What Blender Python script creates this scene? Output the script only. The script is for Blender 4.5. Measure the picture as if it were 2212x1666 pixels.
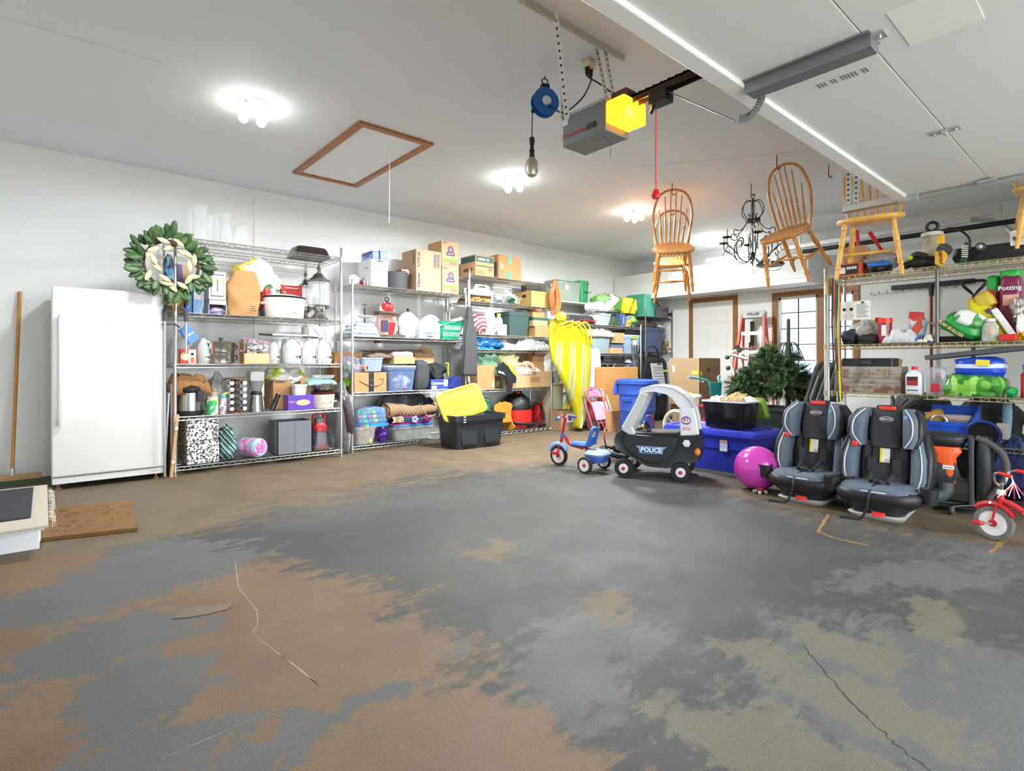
import bpy, math, random
from mathutils import Vector, Matrix, noise, Euler
PI = math.pi
R = math.radians
random.seed(7)
scene = bpy.context.scene
col = scene.collection
for _o in list(bpy.data.objects):
    bpy.data.objects.remove(_o)

# ---------------------------------------------------------------- camera (room axes: +X along the long left wall, +Y towards it)
FPX, HZ, CXP, CAMZ = 1178.0, 783.0, 1106.0, 0.99
_k = math.hypot(1374, 1178)
KA, KB = 1374 / _k, 1178 / _k
cam_data = bpy.data.cameras.new('camera')
cam_data.sensor_width = 36.0
cam_data.lens = 36.0 * FPX / 2212
cam_data.shift_y = -(833 - HZ) / 2212
cam_data.clip_start = 0.05
cam = bpy.data.objects.new('camera', cam_data)
col.objects.link(cam)
cam.location = (0, 0, CAMZ)
cam.rotation_euler = (R(90), 0, -math.asin(KB))
scene.camera = cam

# ---------------------------------------------------------------- world, daylight, exposure
world = bpy.data.worlds.new('world')
scene.world = world
world.use_nodes = True
wn = world.node_tree
bg = wn.nodes['Background']
bg.inputs['Color'].default_value = (0.90, 0.955, 1.0, 1)
bg.inputs['Strength'].default_value = 3.7
scene.view_settings.view_transform = 'Standard'
scene.view_settings.look = 'None'
scene.view_settings.gamma = 1
scene.view_settings.use_curve_mapping = False
scene.view_settings.exposure = 1.17
scene.cycles.max_bounces = 8
scene.cycles.diffuse_bounces = 5
scene.cycles.transparent_max_bounces = 24
scene.cycles.sample_clamp_indirect = 6
try:
    scene.cycles.use_denoising = True
except Exception:
    pass
def area(name, loc, rot, sx, sy, power, color=(1, 1, 1), portal=False):
    l = bpy.data.lights.new(name, 'AREA')
    l.shape = 'RECTANGLE'; l.size = sx; l.size_y = sy; l.energy = power; l.color = color
    if portal:
        l.cycles.is_portal = True
    o = bpy.data.objects.new(name, l)
    col.objects.link(o)
    o.location = loc; o.rotation_euler = rot
    return o
# the open garage door behind the camera lets the sky in
area('daylight_portal', (2.4, -1.25, 1.12), (R(90), 0, 0), 4.9, 2.24, 10, portal=True)
sun = bpy.data.lights.new('sun', 'SUN')
sun.energy = 1.2; sun.angle = R(12); sun.color = (1, 0.97, 0.92)
so = bpy.data.objects.new('sun', sun); col.objects.link(so)
so.rotation_euler = (R(50), 0, R(140))

# ---------------------------------------------------------------- helpers: pixel -> point on a real plane of the room
def ray(px, py):
    l = (px - CXP) / FPX
    return Vector((KB + KA * l, KA - KB * l, (HZ - py) / FPX))
def on_z(px, py, z=0.0):
    r = ray(px, py); return Vector((0, 0, CAMZ)) + r * ((z - CAMZ) / r.z)
def on_v(px, py, v):
    r = ray(px, py); return Vector((0, 0, CAMZ)) + r * (v / r.y)
def on_u(px, py, u):
    r = ray(px, py); return Vector((0, 0, CAMZ)) + r * (u / r.x)
def at_t(px, py, t):
    return Vector((0, 0, CAMZ)) + ray(px, py) * t

# ---------------------------------------------------------------- materials
def lin(h):
    h = h.lstrip('#')
    out = []
    for i in (0, 2, 4):
        c = int(h[i:i + 2], 16) / 255
        out.append(c / 12.92 if c < 0.04045 else ((c + 0.055) / 1.055) ** 2.4)
    return (out[0], out[1], out[2], 1)
MATS = {}
def newmat(name):
    m = bpy.data.materials.new(name); m.use_nodes = True
    return m, m.node_tree.nodes, m.node_tree.links, m.node_tree.nodes['Principled BSDF']
def mat(hexc, rough=0.5, metal=0.0, var=0.06, scale=12.0, bump=0.0, coat=0.0, emit=None, estr=0, name=None, stretch=None, bscale=None):
    key = (hexc, rough, metal, var, scale, bump, coat, emit, estr, stretch, bscale)
    if key in MATS: return MATS[key]
    m, N, L, b = newmat(name or 'surface_' + hexc.lstrip('#'))
    c = lin(hexc)
    b.inputs['Roughness'].default_value = rough
    b.inputs['Metallic'].default_value = metal
    if coat: b.inputs['Coat Weight'].default_value = coat
    tc = N.new('ShaderNodeTexCoord')
    mp = N.new('ShaderNodeMapping'); L.new(tc.outputs['Object'], mp.inputs['Vector'])
    if stretch: mp.inputs['Scale'].default_value = stretch
    nz = N.new('ShaderNodeTexNoise'); nz.inputs['Scale'].default_value = scale; nz.inputs['Detail'].default_value = 4
    L.new(mp.outputs[0], nz.inputs['Vector'])
    mx = N.new('ShaderNodeMix'); mx.data_type = 'RGBA'
    mx.inputs['A'].default_value = tuple(max(0, x * (1 - var)) for x in c[:3]) + (1,)
    mx.inputs['B'].default_value = tuple(min(1, x * (1 + var)) for x in c[:3]) + (1,)
    L.new(nz.outputs['Fac'], mx.inputs['Factor']); L.new(mx.outputs['Result'], b.inputs['Base Color'])
    if bump:
        nb = nz
        if bscale:
            nb = N.new('ShaderNodeTexNoise'); nb.inputs['Scale'].default_value = bscale; nb.inputs['Detail'].default_value = 5
            L.new(mp.outputs[0], nb.inputs['Vector'])
        bp = N.new('ShaderNodeBump'); bp.inputs['Strength'].default_value = bump; bp.inputs['Distance'].default_value = 0.01
        L.new(nb.outputs['Fac'], bp.inputs['Height']); L.new(bp.outputs[0], b.inputs['Normal'])
    if emit:
        b.inputs['Emission Color'].default_value = lin(emit); b.inputs['Emission Strength'].default_value = estr
    MATS[key] = m
    return m
def clear(hexc='#ffffff', alpha=0.25, rough=0.08, name=None):
    key = ('clear', hexc, alpha, rough)
    if key in MATS: return MATS[key]
    m, N, L, b = newmat(name or 'clear_' + hexc.lstrip('#'))
    b.inputs['Base Color'].default_value = lin(hexc); b.inputs['Roughness'].default_value = rough
    lw = N.new('ShaderNodeLayerWeight'); lw.inputs['Blend'].default_value = 0.35
    tc = N.new('ShaderNodeTexCoord'); nz = N.new('ShaderNodeTexNoise'); nz.inputs['Scale'].default_value = 9
    L.new(tc.outputs['Object'], nz.inputs['Vector'])
    ma = N.new('ShaderNodeMath'); ma.operation = 'MULTIPLY_ADD'
    L.new(lw.outputs['Facing'], ma.inputs[0]); ma.inputs[1].default_value = 0.55; ma.inputs[2].default_value = alpha * 0.85
    mb = N.new('ShaderNodeMath'); mb.operation = 'MULTIPLY_ADD'; mb.use_clamp = True
    L.new(nz.outputs['Fac'], mb.inputs[0]); mb.inputs[1].default_value = alpha * 0.3; L.new(ma.outputs[0], mb.inputs[2])
    L.new(mb.outputs[0], b.inputs['Alpha'])
    MATS[key] = m
    return m
def ramp(N, fac_out, L, stops, interp='LINEAR'):
    r = N.new('ShaderNodeValToRGB'); r.color_ramp.interpolation = interp
    el = r.color_ramp.elements
    while len(el) > 1: el.remove(el[-1])
    el[0].position = stops[0][0]; el[0].color = lin(stops[0][1])
    for p, c in stops[1:]:
        e = el.new(p); e.color = lin(c)
    L.new(fac_out, r.inputs['Fac'])
    return r
def wood(hexa, hexb, name='wood', scale=6, stretch=(1, 8, 8), rough=0.35):
    key = ('wood', hexa, hexb, scale, stretch)
    if key in MATS: return MATS[key]
    m, N, L, b = newmat(name)
    tc = N.new('ShaderNodeTexCoord'); mp = N.new('ShaderNodeMapping'); mp.inputs['Scale'].default_value = stretch
    L.new(tc.outputs['Object'], mp.inputs['Vector'])
    nz = N.new('ShaderNodeTexNoise'); nz.inputs['Scale'].default_value = scale; nz.inputs['Detail'].default_value = 6; nz.inputs['Distortion'].default_value = 1.2
    L.new(mp.outputs[0], nz.inputs['Vector'])
    r = ramp(N, nz.outputs['Fac'], L, [(0.3, hexa), (0.7, hexb)])
    L.new(r.outputs[0], b.inputs['Base Color']); b.inputs['Roughness'].default_value = rough
    MATS[key] = m
    return m
def patches(cols, scale=20, name='patchwork', rough=0.6, randomness=1.0, stretch=(1, 1, 1), bump=0.0):
    """voronoi cells, each its own colour out of cols"""
    key = ('patch', tuple(cols), scale, stretch)
    if key in MATS: return MATS[key]
    m, N, L, b = newmat(name)
    tc = N.new('ShaderNodeTexCoord'); mp = N.new('ShaderNodeMapping'); mp.inputs['Scale'].default_value = stretch
    L.new(tc.outputs['Object'], mp.inputs['Vector'])
    vo = N.new('ShaderNodeTexVoronoi'); vo.inputs['Scale'].default_value = scale; vo.inputs['Randomness'].default_value = randomness
    L.new(mp.outputs[0], vo.inputs['Vector'])
    sp = N.new('ShaderNodeSeparateColor'); L.new(vo.outputs['Color'], sp.inputs[0])
    r = ramp(N, sp.outputs[0], L, [(i / len(cols), c) for i, c in enumerate(cols)], 'CONSTANT')
    L.new(r.outputs[0], b.inputs['Base Color']); b.inputs['Roughness'].default_value = rough
    if bump:
        bp = N.new('ShaderNodeBump'); bp.inputs['Strength'].default_value = bump
        L.new(vo.outputs['Distance'], bp.inputs['Height']); L.new(bp.outputs[0], b.inputs['Normal'])
    MATS[key] = m
    return m
def stripes(cols, freq, axis='X', name='striped', rough=0.6, distort=0.0, rot=None):
    key = ('stripe', tuple(cols), freq, axis, distort, rot)
    if key in MATS: return MATS[key]
    m, N, L, b = newmat(name)
    tc = N.new('ShaderNodeTexCoord'); mp = N.new('ShaderNodeMapping'); L.new(tc.outputs['Object'], mp.inputs['Vector'])
    if rot: mp.inputs['Rotation'].default_value = rot
    wv = N.new('ShaderNodeTexWave'); wv.wave_type = 'BANDS'; wv.bands_direction = axis; wv.wave_profile = 'SAW'
    wv.inputs['Scale'].default_value = freq; wv.inputs['Distortion'].default_value = distort
    L.new(mp.outputs[0], wv.inputs['Vector'])
    r = ramp(N, wv.outputs['Fac'], L, [(i / len(cols), c) for i, c in enumerate(cols)], 'CONSTANT')
    L.new(r.outputs[0], b.inputs['Base Color']); b.inputs['Roughness'].default_value = rough
    MATS[key] = m
    return m

# ---------------------------------------------------------------- mesh builder
class MB:
    def __init__(s): s.v = []; s.f = []
    def add(s, vs, fs):
        n = len(s.v); s.v += [tuple(p) for p in vs]; s.f += [tuple(i + n for i in f) for f in fs]; return s
    def box(s, x0, y0, z0, x1, y1, z1):
        return s.add([(x0, y0, z0), (x1, y0, z0), (x1, y1, z0), (x0, y1, z0), (x0, y0, z1), (x1, y0, z1), (x1, y1, z1), (x0, y1, z1)],
                     [(0, 3, 2, 1), (4, 5, 6, 7), (0, 1, 5, 4), (1, 2, 6, 5), (2, 3, 7, 6), (3, 0, 4, 7)])
    def obox(s, c, size, M=None, rot=None):
        M = M or (Euler(rot).to_matrix() if rot else Matrix.Identity(3))
        sx, sy, sz = size[0] / 2, size[1] / 2, size[2] / 2
        c = Vector(c)
        vs = [c + M @ Vector((x, y, z)) for z in (-sz, sz) for x, y in ((-sx, -sy), (sx, -sy), (sx, sy), (-sx, sy))]
        return s.add(vs, [(0, 3, 2, 1), (4, 5, 6, 7), (0, 1, 5, 4), (1, 2, 6, 5), (2, 3, 7, 6), (3, 0, 4, 7)])
    def rings(s, rs, cap=True, closed=False):
        """rs: list of rings with the same number of points"""
        n = len(rs[0]); base = len(s.v)
        for r in rs: s.v += [tuple(p) for p in r]
        m = len(rs)
        for i in range(m if closed else m - 1):
            a = base + i * n; b2 = base + ((i + 1) % m) * n
            for j in range(n):
                k = (j + 1) % n
                s.f.append((a + j, a + k, b2 + k, b2 + j))
        if cap and not closed:
            s.f.append(tuple(base + j for j in reversed(range(n))))
            s.f.append(tuple(base + (m - 1) * n + j for j in range(n)))
        return s
    def lathe(s, prof, n=24, c=(0, 0, 0), M=None, sx=1.0, sy=1.0, cap=True):
        c = Vector(c); rs = []
        for r, z in prof:
            ring = []
            for j in range(n):
                a = 2 * PI * j / n
                p = Vector((max(r, 1e-4) * math.cos(a) * sx, max(r, 1e-4) * math.sin(a) * sy, z))
                ring.append(c + (M @ p if M else p))
            rs.append(ring)
        return s.rings(rs, cap)
    def tube(s, pts, r, n=8, closed=False, cap=True):
        pts = [Vector(p) for p in pts]; m = len(pts)
        rr = r if isinstance(r, (list, tuple)) else [r] * m
        rs = []; prev = None
        for i, p in enumerate(pts):
            if closed: t = pts[(i + 1) % m] - pts[i - 1]
            else: t = pts[min(i + 1, m - 1)] - pts[max(i - 1, 0)]
            if t.length < 1e-9: t = Vector((0, 0, 1))
            t.normalize()
            if prev is None:
                a = Vector((0, 0, 1)) if abs(t.z) < 0.9 else Vector((1, 0, 0))
                nrm = t.cross(a).normalized()
            else:
                nrm = prev - t * prev.dot(t)
                if nrm.length < 1e-6: nrm = t.orthogonal()
                nrm.normalize()
            prev = nrm; bn = t.cross(nrm)
            rs.append([p + (nrm * math.cos(2 * PI * j / n) + bn * math.sin(2 * PI * j / n)) * rr[i] for j in range(n)])
        return s.rings(rs, cap, closed)
    def prism(s, poly, y0, y1, axis='y'):
        """poly in (x,z) extruded along y, or in (x,y) along z, or in (y,z) along x"""
        def P(a, b, d): return {'y': (a, d, b), 'z': (a, b, d), 'x': (d, a, b)}[axis]
        n = len(poly)
        vs = [P(a, b, y0) for a, b in poly] + [P(a, b, y1) for a, b in poly]
        fs = [tuple(range(n)), tuple(reversed(range(n, 2 * n)))] + [(i, i + n, (i + 1) % n + n, (i + 1) % n) for i in range(n)]
        return s.add(vs, fs)
    def sphere(s, c, rx, ry=None, rz=None, n=16, m=10, M=None):
        ry = ry or rx; rz = rz or rx
        prof = [(math.sin(PI * i / m), -math.cos(PI * i / m)) for i in range(m + 1)]
        c = Vector(c); rs = []
        for r, z in prof:
            r = max(r, 1e-3)
            ring = [Vector((r * math.cos(2 * PI * j / n) * rx, r * math.sin(2 * PI * j / n) * ry, z * rz)) for j in range(n)]
            rs.append([c + (M @ p if M else p) for p in ring])
        return s.rings(rs)
    def torus(s, c, R0, r, n=28, m=8, M=None, a0=0, a1=2 * PI):
        full = abs(a1 - a0 - 2 * PI) < 1e-6
        k = n if full else n + 1
        pts = []
        for i in range(k):
            a = a0 + (a1 - a0) * i / n
            p = Vector((R0 * math.cos(a), R0 * math.sin(a), 0))
            pts.append(Vector(c) + (M @ p if M else p))
        return s.tube(pts, r, m, closed=full)
    def rrect(s, levels, rc=0.03, k=3, cap=True, c=(0, 0)):
        """rounded-rectangle loft; levels: (w, d, z[, cx, cy])"""
        rs = []
        for lv in levels:
            w, d, z = lv[:3]; ox = c[0] + (lv[3] if len(lv) > 3 else 0); oy = c[1] + (lv[4] if len(lv) > 4 else 0)
            q = min(rc, w / 2 * 0.98, d / 2 * 0.98); ring = []
            for cx_, cy_, a0 in ((w / 2 - q, d / 2 - q, 0), (-w / 2 + q, d / 2 - q, PI / 2), (-w / 2 + q, -d / 2 + q, PI), (w / 2 - q, -d / 2 + q, 1.5 * PI)):
                for i in range(k + 1):
                    a = a0 + PI / 2 * i / k
                    ring.append((ox + cx_ + q * math.cos(a), oy + cy_ + q * math.sin(a), z))
            rs.append(ring)
        return s.rings(rs, cap)
    def blob(s, w, d, h, seed=0, amp=0.08, e=0.5, n=28, m=18, fs=1.5, c=(0, 0, 0), flat=0.12, pinch=0.0):
        """soft lump: superellipsoid w x d x h standing on z=0 with noise creases"""
        def sg(x, p): return math.copysign(abs(x) ** p, x)
        rs = []
        for i in range(m + 1):
            ph = -PI / 2 + PI * i / m; ring = []
            for j in range(n):
                th = 2 * PI * j / n
                cp = max(abs(math.cos(ph)), 1e-3) ** e
                x = cp * sg(math.cos(th), e); y = cp * sg(math.sin(th), e); z = sg(math.sin(ph), e)
                p = Vector((x, y, z))
                f = 1 + amp * 2 * (noise.noise(p * fs + Vector((seed * 3.1, seed, 0)))) + amp * (noise.noise(p * fs * 3 + Vector((seed, 5, seed))))
                if pinch and z > 0: 
                    x *= 1 - pinch * z; y *= 1 - pinch * z
                zz = (z * f + 1) / 2
                zz = max(zz, 0) if zz > flat else zz * 0.2
                ring.append((c[0] + x * f * w / 2, c[1] + y * f * d / 2, c[2] + max(zz, 0) * h))
            rs.append(ring)
        return s.rings(rs)
    def sheet(s, fn, nu, nv, th=0.0):
        base = len(s.v)
        for i in range(nu + 1):
            for j in range(nv + 1):
                s.v.append(tuple(fn(i / nu, j / nv)))
        for i in range(nu):
            for j in range(nv):
                a = base + i * (nv + 1) + j
                s.f.append((a, a + nv + 1, a + nv + 2, a + 1))
        return s
    def xf(s, M):
        s.v = [tuple(M @ Vector(p)) for p in s.v]; return s
    def build(s, name, m, parent=None, smooth=40, bevel=0, solid=0, sub=0, loc=None, rot=None):
        me = bpy.data.meshes.new(name); me.from_pydata(s.v, [], s.f); me.update()
        if isinstance(m, (list, tuple)):
            for q in m: me.materials.append(q)
        else: me.materials.append(m)
        if smooth:
            me.polygons.foreach_set('use_smooth', [True] * len(me.polygons))
            me.set_sharp_from_angle(angle=R(smooth))
        o = bpy.data.objects.new(name, me); col.objects.link(o)
        if parent: o.parent = parent
        if loc is not None: o.location = loc
        if rot is not None: o.rotation_euler = rot
        if solid:
            q = o.modifiers.new('solid', 'SOLIDIFY'); q.thickness = solid; q.offset = 0
        if bevel:
            q = o.modifiers.new('bevel', 'BEVEL'); q.width = bevel; q.segments = 2; q.limit_method = 'ANGLE'; q.angle_limit = R(40)
        if sub:
            q = o.modifiers.new('sub', 'SUBSURF'); q.levels = sub; q.render_levels = sub
        return o
def recalc(o):
    import bmesh
    bm = bmesh.new(); bm.from_mesh(o.data); bmesh.ops.recalc_face_normals(bm, faces=bm.faces); bm.to_mesh(o.data); bm.free()
def tag(o, label, cat, group=None, kind=None):
    if label: o['label'] = label
    if cat: o['category'] = cat
    if group: o['group'] = group
    if kind: o['kind'] = kind
    return o
def thing(name, label, cat, loc=(0, 0, 0), rz=0, group=None, rot=None):
    o = bpy.data.objects.new(name, None); o.empty_display_size = 0.05; col.objects.link(o)
    o.location = loc; o.rotation_euler = rot or (0, 0, rz)
    return tag(o, label, cat, group)
def struct(o): o['kind'] = 'structure'; return o
def copy_tree(o, parent=None):
    c = o.copy(); col.objects.link(c)
    if parent: c.parent = parent
    for ch in o.children: copy_tree(ch, c)
    return c
def text(parent, s, size, loc, rot, m, name='lettering', sx=1.0, bold=0.0, shear=0.0, spacing=1.0):
    cu = bpy.data.curves.new('t', 'FONT'); cu.body = s; cu.size = size; cu.align_x = 'CENTER'; cu.align_y = 'CENTER'
    cu.extrude = 0.0004; cu.offset = bold; cu.shear = shear; cu.resolution_u = 2; cu.space_character = spacing
    t = bpy.data.objects.new('t', cu); col.objects.link(t)
    bpy.context.view_layer.update()
    me = bpy.data.meshes.new_from_object(t.evaluated_get(bpy.context.evaluated_depsgraph_get()))
    bpy.data.objects.remove(t); bpy.data.curves.remove(cu)
    me.materials.clear(); me.materials.append(m)
    o = bpy.data.objects.new(name, me); col.objects.link(o); o.parent = parent
    o.location = loc; o.rotation_euler = rot; o.scale = (sx, 1, 1)
    return o
FRONT = (R(90), 0, 0)            # faces local -Y
SIDE = (R(90), 0, R(-90))        # faces local -X
def bezier(pts, n=8):
    """Catmull-Rom through pts"""
    P = [Vector(p) for p in pts]; out = []
    for i in range(len(P) - 1):
        p0 = P[max(i - 1, 0)]; p1 = P[i]; p2 = P[i + 1]; p3 = P[min(i + 2, len(P) - 1)]
        for k in range(n):
            t = k / n
            out.append(0.5 * ((2 * p1) + (p2 - p0) * t + (2 * p0 - 5 * p1 + 4 * p2 - p3) * t * t + (3 * p1 - p0 - 3 * p2 + p3) * t ** 3))
    out.append(P[-1]); return out

# common materials
CHROME = mat('#c4c4c2', 0.28, 0.9, 0.05)
DARKCHROME = mat('#6a6660', 0.35, 0.85, 0.1)
GALV = mat('#c9cac8', 0.45, 0.75, 0.12, 30)
BLACKP = mat('#161719', 0.45, 0, 0.1)
DGREY = mat('#3c3e41', 0.6)
GREYP = mat('#6d7074', 0.55)
WHITEP = mat('#d8d6d2', 0.4, 0, 0.02)
CARD = mat('#b48a5c', 0.85, 0, 0.07, 5)
CARD2 = mat('#c39e72', 0.85, 0, 0.06, 5)
CARD3 = mat('#9a7d5c', 0.85, 0, 0.08, 5)
CARDIN = mat('#6f5336', 0.9)
PAPER = mat('#dfddd8', 0.7, 0, 0.02)
TAPE = mat('#cfae7c', 0.3, 0, 0.04)
RED = mat('#c5222b', 0.35)
INK = mat('#26221f', 0.7)
PURPLEINK = mat('#4a3668', 0.7)
OAK = wood('#a86a2c', '#cf9248', 'honey_oak', 5, (8, 8, 1))
STEEL = mat('#b9b9b6', 0.22, 0.95, 0.06)
# ================================================================ ROOM SHELL
CEIL=2.846
VW,VW2,UB=6.24,6.31,8.4
UJ=on_v(1128,520,VW).x

def floor_material():
 m,N,L,b=newmat('worn_concrete_floor')
 tc=N.new('ShaderNodeTexCoord')
 n1=N.new('ShaderNodeTexNoise');n1.inputs['Scale'].default_value=1.6;n1.inputs['Detail'].default_value=9;n1.inputs['Roughness'].default_value=0.62
 L.new(tc.outputs['Object'],n1.inputs['Vector'])
 sub=N.new('ShaderNodeVectorMath');sub.operation='SUBTRACT';sub.inputs[1].default_value=(0.5,0.5,0.5)
 L.new(n1.outputs['Color'],sub.inputs[0])
 mad=N.new('ShaderNodeVectorMath');mad.operation='MULTIPLY_ADD';mad.inputs[1].default_value=(.9,.9,0)
 L.new(sub.outputs[0],mad.inputs[0]);L.new(tc.outputs['Object'],mad.inputs[2])
 def noise_node(scale,detail=5,vec=None,dist=0,rough=0.6):
  n=N.new('ShaderNodeTexNoise');n.inputs['Scale'].default_value=scale;n.inputs['Detail'].default_value=detail
  n.inputs['Distortion'].default_value=dist;n.inputs['Roughness'].default_value=rough
  L.new(vec or tc.outputs['Object'],n.inputs['Vector']);return n.outputs['Fac']
 def math_(op,a,b2,clamp=False):
  n=N.new('ShaderNodeMath');n.operation=op;n.use_clamp=clamp
  for i,q in enumerate((a,b2)):
   if isinstance(q,(int,float)):n.inputs[i].default_value=q
   else:L.new(q,n.inputs[i])
  return n.outputs[0]
 def blobs(lst):
  acc=None
  for(px,py,ru,rv,rot,k)in lst:
   p=on_z(px,py)if px>20 else Vector((px,py,0))
   mp=N.new('ShaderNodeMapping');mp.vector_type='TEXTURE'
   mp.inputs['Location'].default_value=(p.x,p.y,0);mp.inputs['Scale'].default_value=(ru,rv,1);mp.inputs['Rotation'].default_value=(0,0,R(rot))
   L.new(mad.outputs[0],mp.inputs['Vector'])
   ln=N.new('ShaderNodeVectorMath');ln.operation='LENGTH';L.new(mp.outputs[0],ln.inputs[0])
   d=math_('MULTIPLY',math_('SUBTRACT',1.0,ln.outputs['Value']),k)
   acc=d if acc is None else math_('MAXIMUM',acc,d)
  return acc
 def mask(v,w=0.06):
  return math_('MULTIPLY_ADD',v,1/w,True)if False else math_('ADD',math_('MULTIPLY',v,1/w),0.5,True)
 def mixc(f,a,b2):
  n=N.new('ShaderNodeMix');n.data_type='RGBA'
  if isinstance(f,(int,float)):n.inputs['Factor'].default_value=f
  else:L.new(f,n.inputs['Factor'])
  for nm,q in(('A',a),('B',b2)):
   if isinstance(q,str):n.inputs[nm].default_value=lin(q)
   else:L.new(q,n.inputs[nm])
  return n.outputs['Result']
 big=noise_node(0.9,6,dist=0.6)
 mid=noise_node(3.2,8,dist=0.3)
 streak_mp=N.new('ShaderNodeMapping');streak_mp.inputs['Rotation'].default_value=(0,0,R(-25));streak_mp.inputs['Scale'].default_value=(1.0,3.4,1)
 L.new(tc.outputs['Object'],streak_mp.inputs['Vector'])
 streak=noise_node(4.5,9,streak_mp.outputs[0],0.3,0.7)
 fine=noise_node(60,3)
 grit=noise_node(220,2)
 # bare grey concrete
 grey=ramp(N,big,L,[(0.28,'#514e4a'),(0.5,'#5f5c58'),(0.72,'#6e6b68')]).outputs[0]
 grey=mixc(math_('MULTIPLY',math_('SUBTRACT',mid,0.5),1.6,True),grey,'#787572')
 # brown worn sealer
 brown=ramp(N,mid,L,[(0.3,'#86694e'),(0.55,'#967b5d'),(0.75,'#a08668')]).outputs[0]
 tan=ramp(N,mid,L,[(0.3,'#7d6c54'),(0.6,'#8f7c60'),(0.8,'#86775f')]).outputs[0]
 B=blobs([(.1,2.0,1.05,1.25,0,1),(.2,1.1,.9,1.0,0,1),(-.9,1.6,1.0,1.8,0,1),(.6,.7,.42,.6,0,1),(-.35,3.2,.6,.6,0,.9),(.25,2.75,.6,.45,0,.8)])
 G=blobs([(330,1225,0.40,0.34,0,1),(100,1310,0.28,0.28,0,1),(230,1400,0.22,0.26,0,.9),(290,1500,0.14,0.2,0,.8),(330,1600,0.2,0.16,0,.9),(470,1640,0.24,0.07,0,.7),(740,1540,0.4,0.04,20,.6)])
 T=blobs([(1.2,5.3,2.6,1.45,0,1),(4.3,4.9,2.2,1.15,0,1),(7,4.6,2,1.2,0,1),(.15,3.9,.9,.5,0,.9),(1020,1185,0.2,0.14,0,.5),(1350,1325,0.16,0.1,0,.6),(4.35,1.3,0.5,1.3,0,.6)])
 W=blobs([(1650,1440,0.17,0.24,0,.8),(1640,1600,0.2,0.3,10,.8),(1880,1410,0.2,0.2,0,.8),(2080,1350,0.25,0.12,0,.7),(1900,1530,0.15,0.2,30,.7)])
 D=blobs([(1650,1280,0.62,0.5,10,1),(1350,1540,0.28,0.5,20,1),(660,1225,0.28,0.12,0,1),(900,1130,0.8,0.35,0,.8),(1800,1500,0.5,0.4,0,.6)])
 LT=blobs([(2130,1560,0.55,0.6,0,1),(1250,1420,0.3,0.25,0,.7),(1990,1250,0.5,0.16,-30,.6),(2150,1150,0.8,.3,0,.5)])
 st=math_('ADD',math_('MULTIPLY',math_('SUBTRACT',streak,0.5),1.5),math_('MULTIPLY',math_('SUBTRACT',noise_node(17,7,rough=.7),.5),1.1))
 col_=mixc(mask(math_('ADD',D,math_('MULTIPLY',st,.8)),0.7),grey,'#5a5856')
 col_=mixc(math_('MULTIPLY',mask(math_('ADD',LT,st),0.35),.8),col_,'#7d7d7c')
 wm=mask(math_('ADD',math_('SUBTRACT',W,.12),math_('MULTIPLY',st,.9)),0.2)
 col_=mixc(math_('MULTIPLY',wm,.75),col_,'#8c8470')
 tm=mask(math_('ADD',T,math_('MULTIPLY',st,.9)),0.35)
 col_=mixc(math_('MULTIPLY',tm,.9),col_,tan)
 bm_=mask(math_('ADD',B,math_('MULTIPLY',st,0.45)),0.12)
 col_=mixc(bm_,col_,brown)
 gm=mask(math_('ADD',G,math_('MULTIPLY',st,1.6)),0.16)
 col_=mixc(gm,col_,'#777573')
 flecks=mask(math_('SUBTRACT',math_('ABSOLUTE',math_('SUBTRACT',streak,0.62),0),0.012),0.01)
 col_=mixc(math_('MULTIPLY',math_('SUBTRACT',1.0,flecks),0.22),col_,'#8b8580')
 g2=math_('MULTIPLY_ADD',grit,1,False)if False else math_('ADD',math_('MULTIPLY',math_('SUBTRACT',grit,0.5),1.5),1.0)
 g3=math_('ADD',math_('MULTIPLY',math_('SUBTRACT',fine,0.5),0.35),g2)
 hs=N.new('ShaderNodeHueSaturation');L.new(g3,hs.inputs['Value']);L.new(col_,hs.inputs['Color'])
 vor=N.new('ShaderNodeTexVoronoi');vor.feature='DISTANCE_TO_EDGE';vor.inputs['Scale'].default_value=0.42
 L.new(mad.outputs[0],vor.inputs['Vector'])
 crack=0.0
 dk=N.new('ShaderNodeMix');dk.data_type='RGBA';dk.blend_type='MULTIPLY';dk.inputs['Factor'].default_value=1;L.new(hs.outputs[0],dk.inputs['A']);dk.inputs['B'].default_value=(.53,.54,.56,1);fin=dk.outputs['Result']
 L.new(fin,b.inputs['Base Color'])
 rg=math_('ADD',math_('MULTIPLY',mid,0.4),0.42)
 L.new(rg,b.inputs['Roughness'])
 b.inputs['Specular IOR Level'].default_value=0.35
 bp=N.new('ShaderNodeBump');bp.inputs['Strength'].default_value=0.25;bp.inputs['Distance'].default_value=0.004
 L.new(fine,bp.inputs['Height']);L.new(bp.outputs[0],b.inputs['Normal'])
 return m
FLOORM=floor_material()
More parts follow.
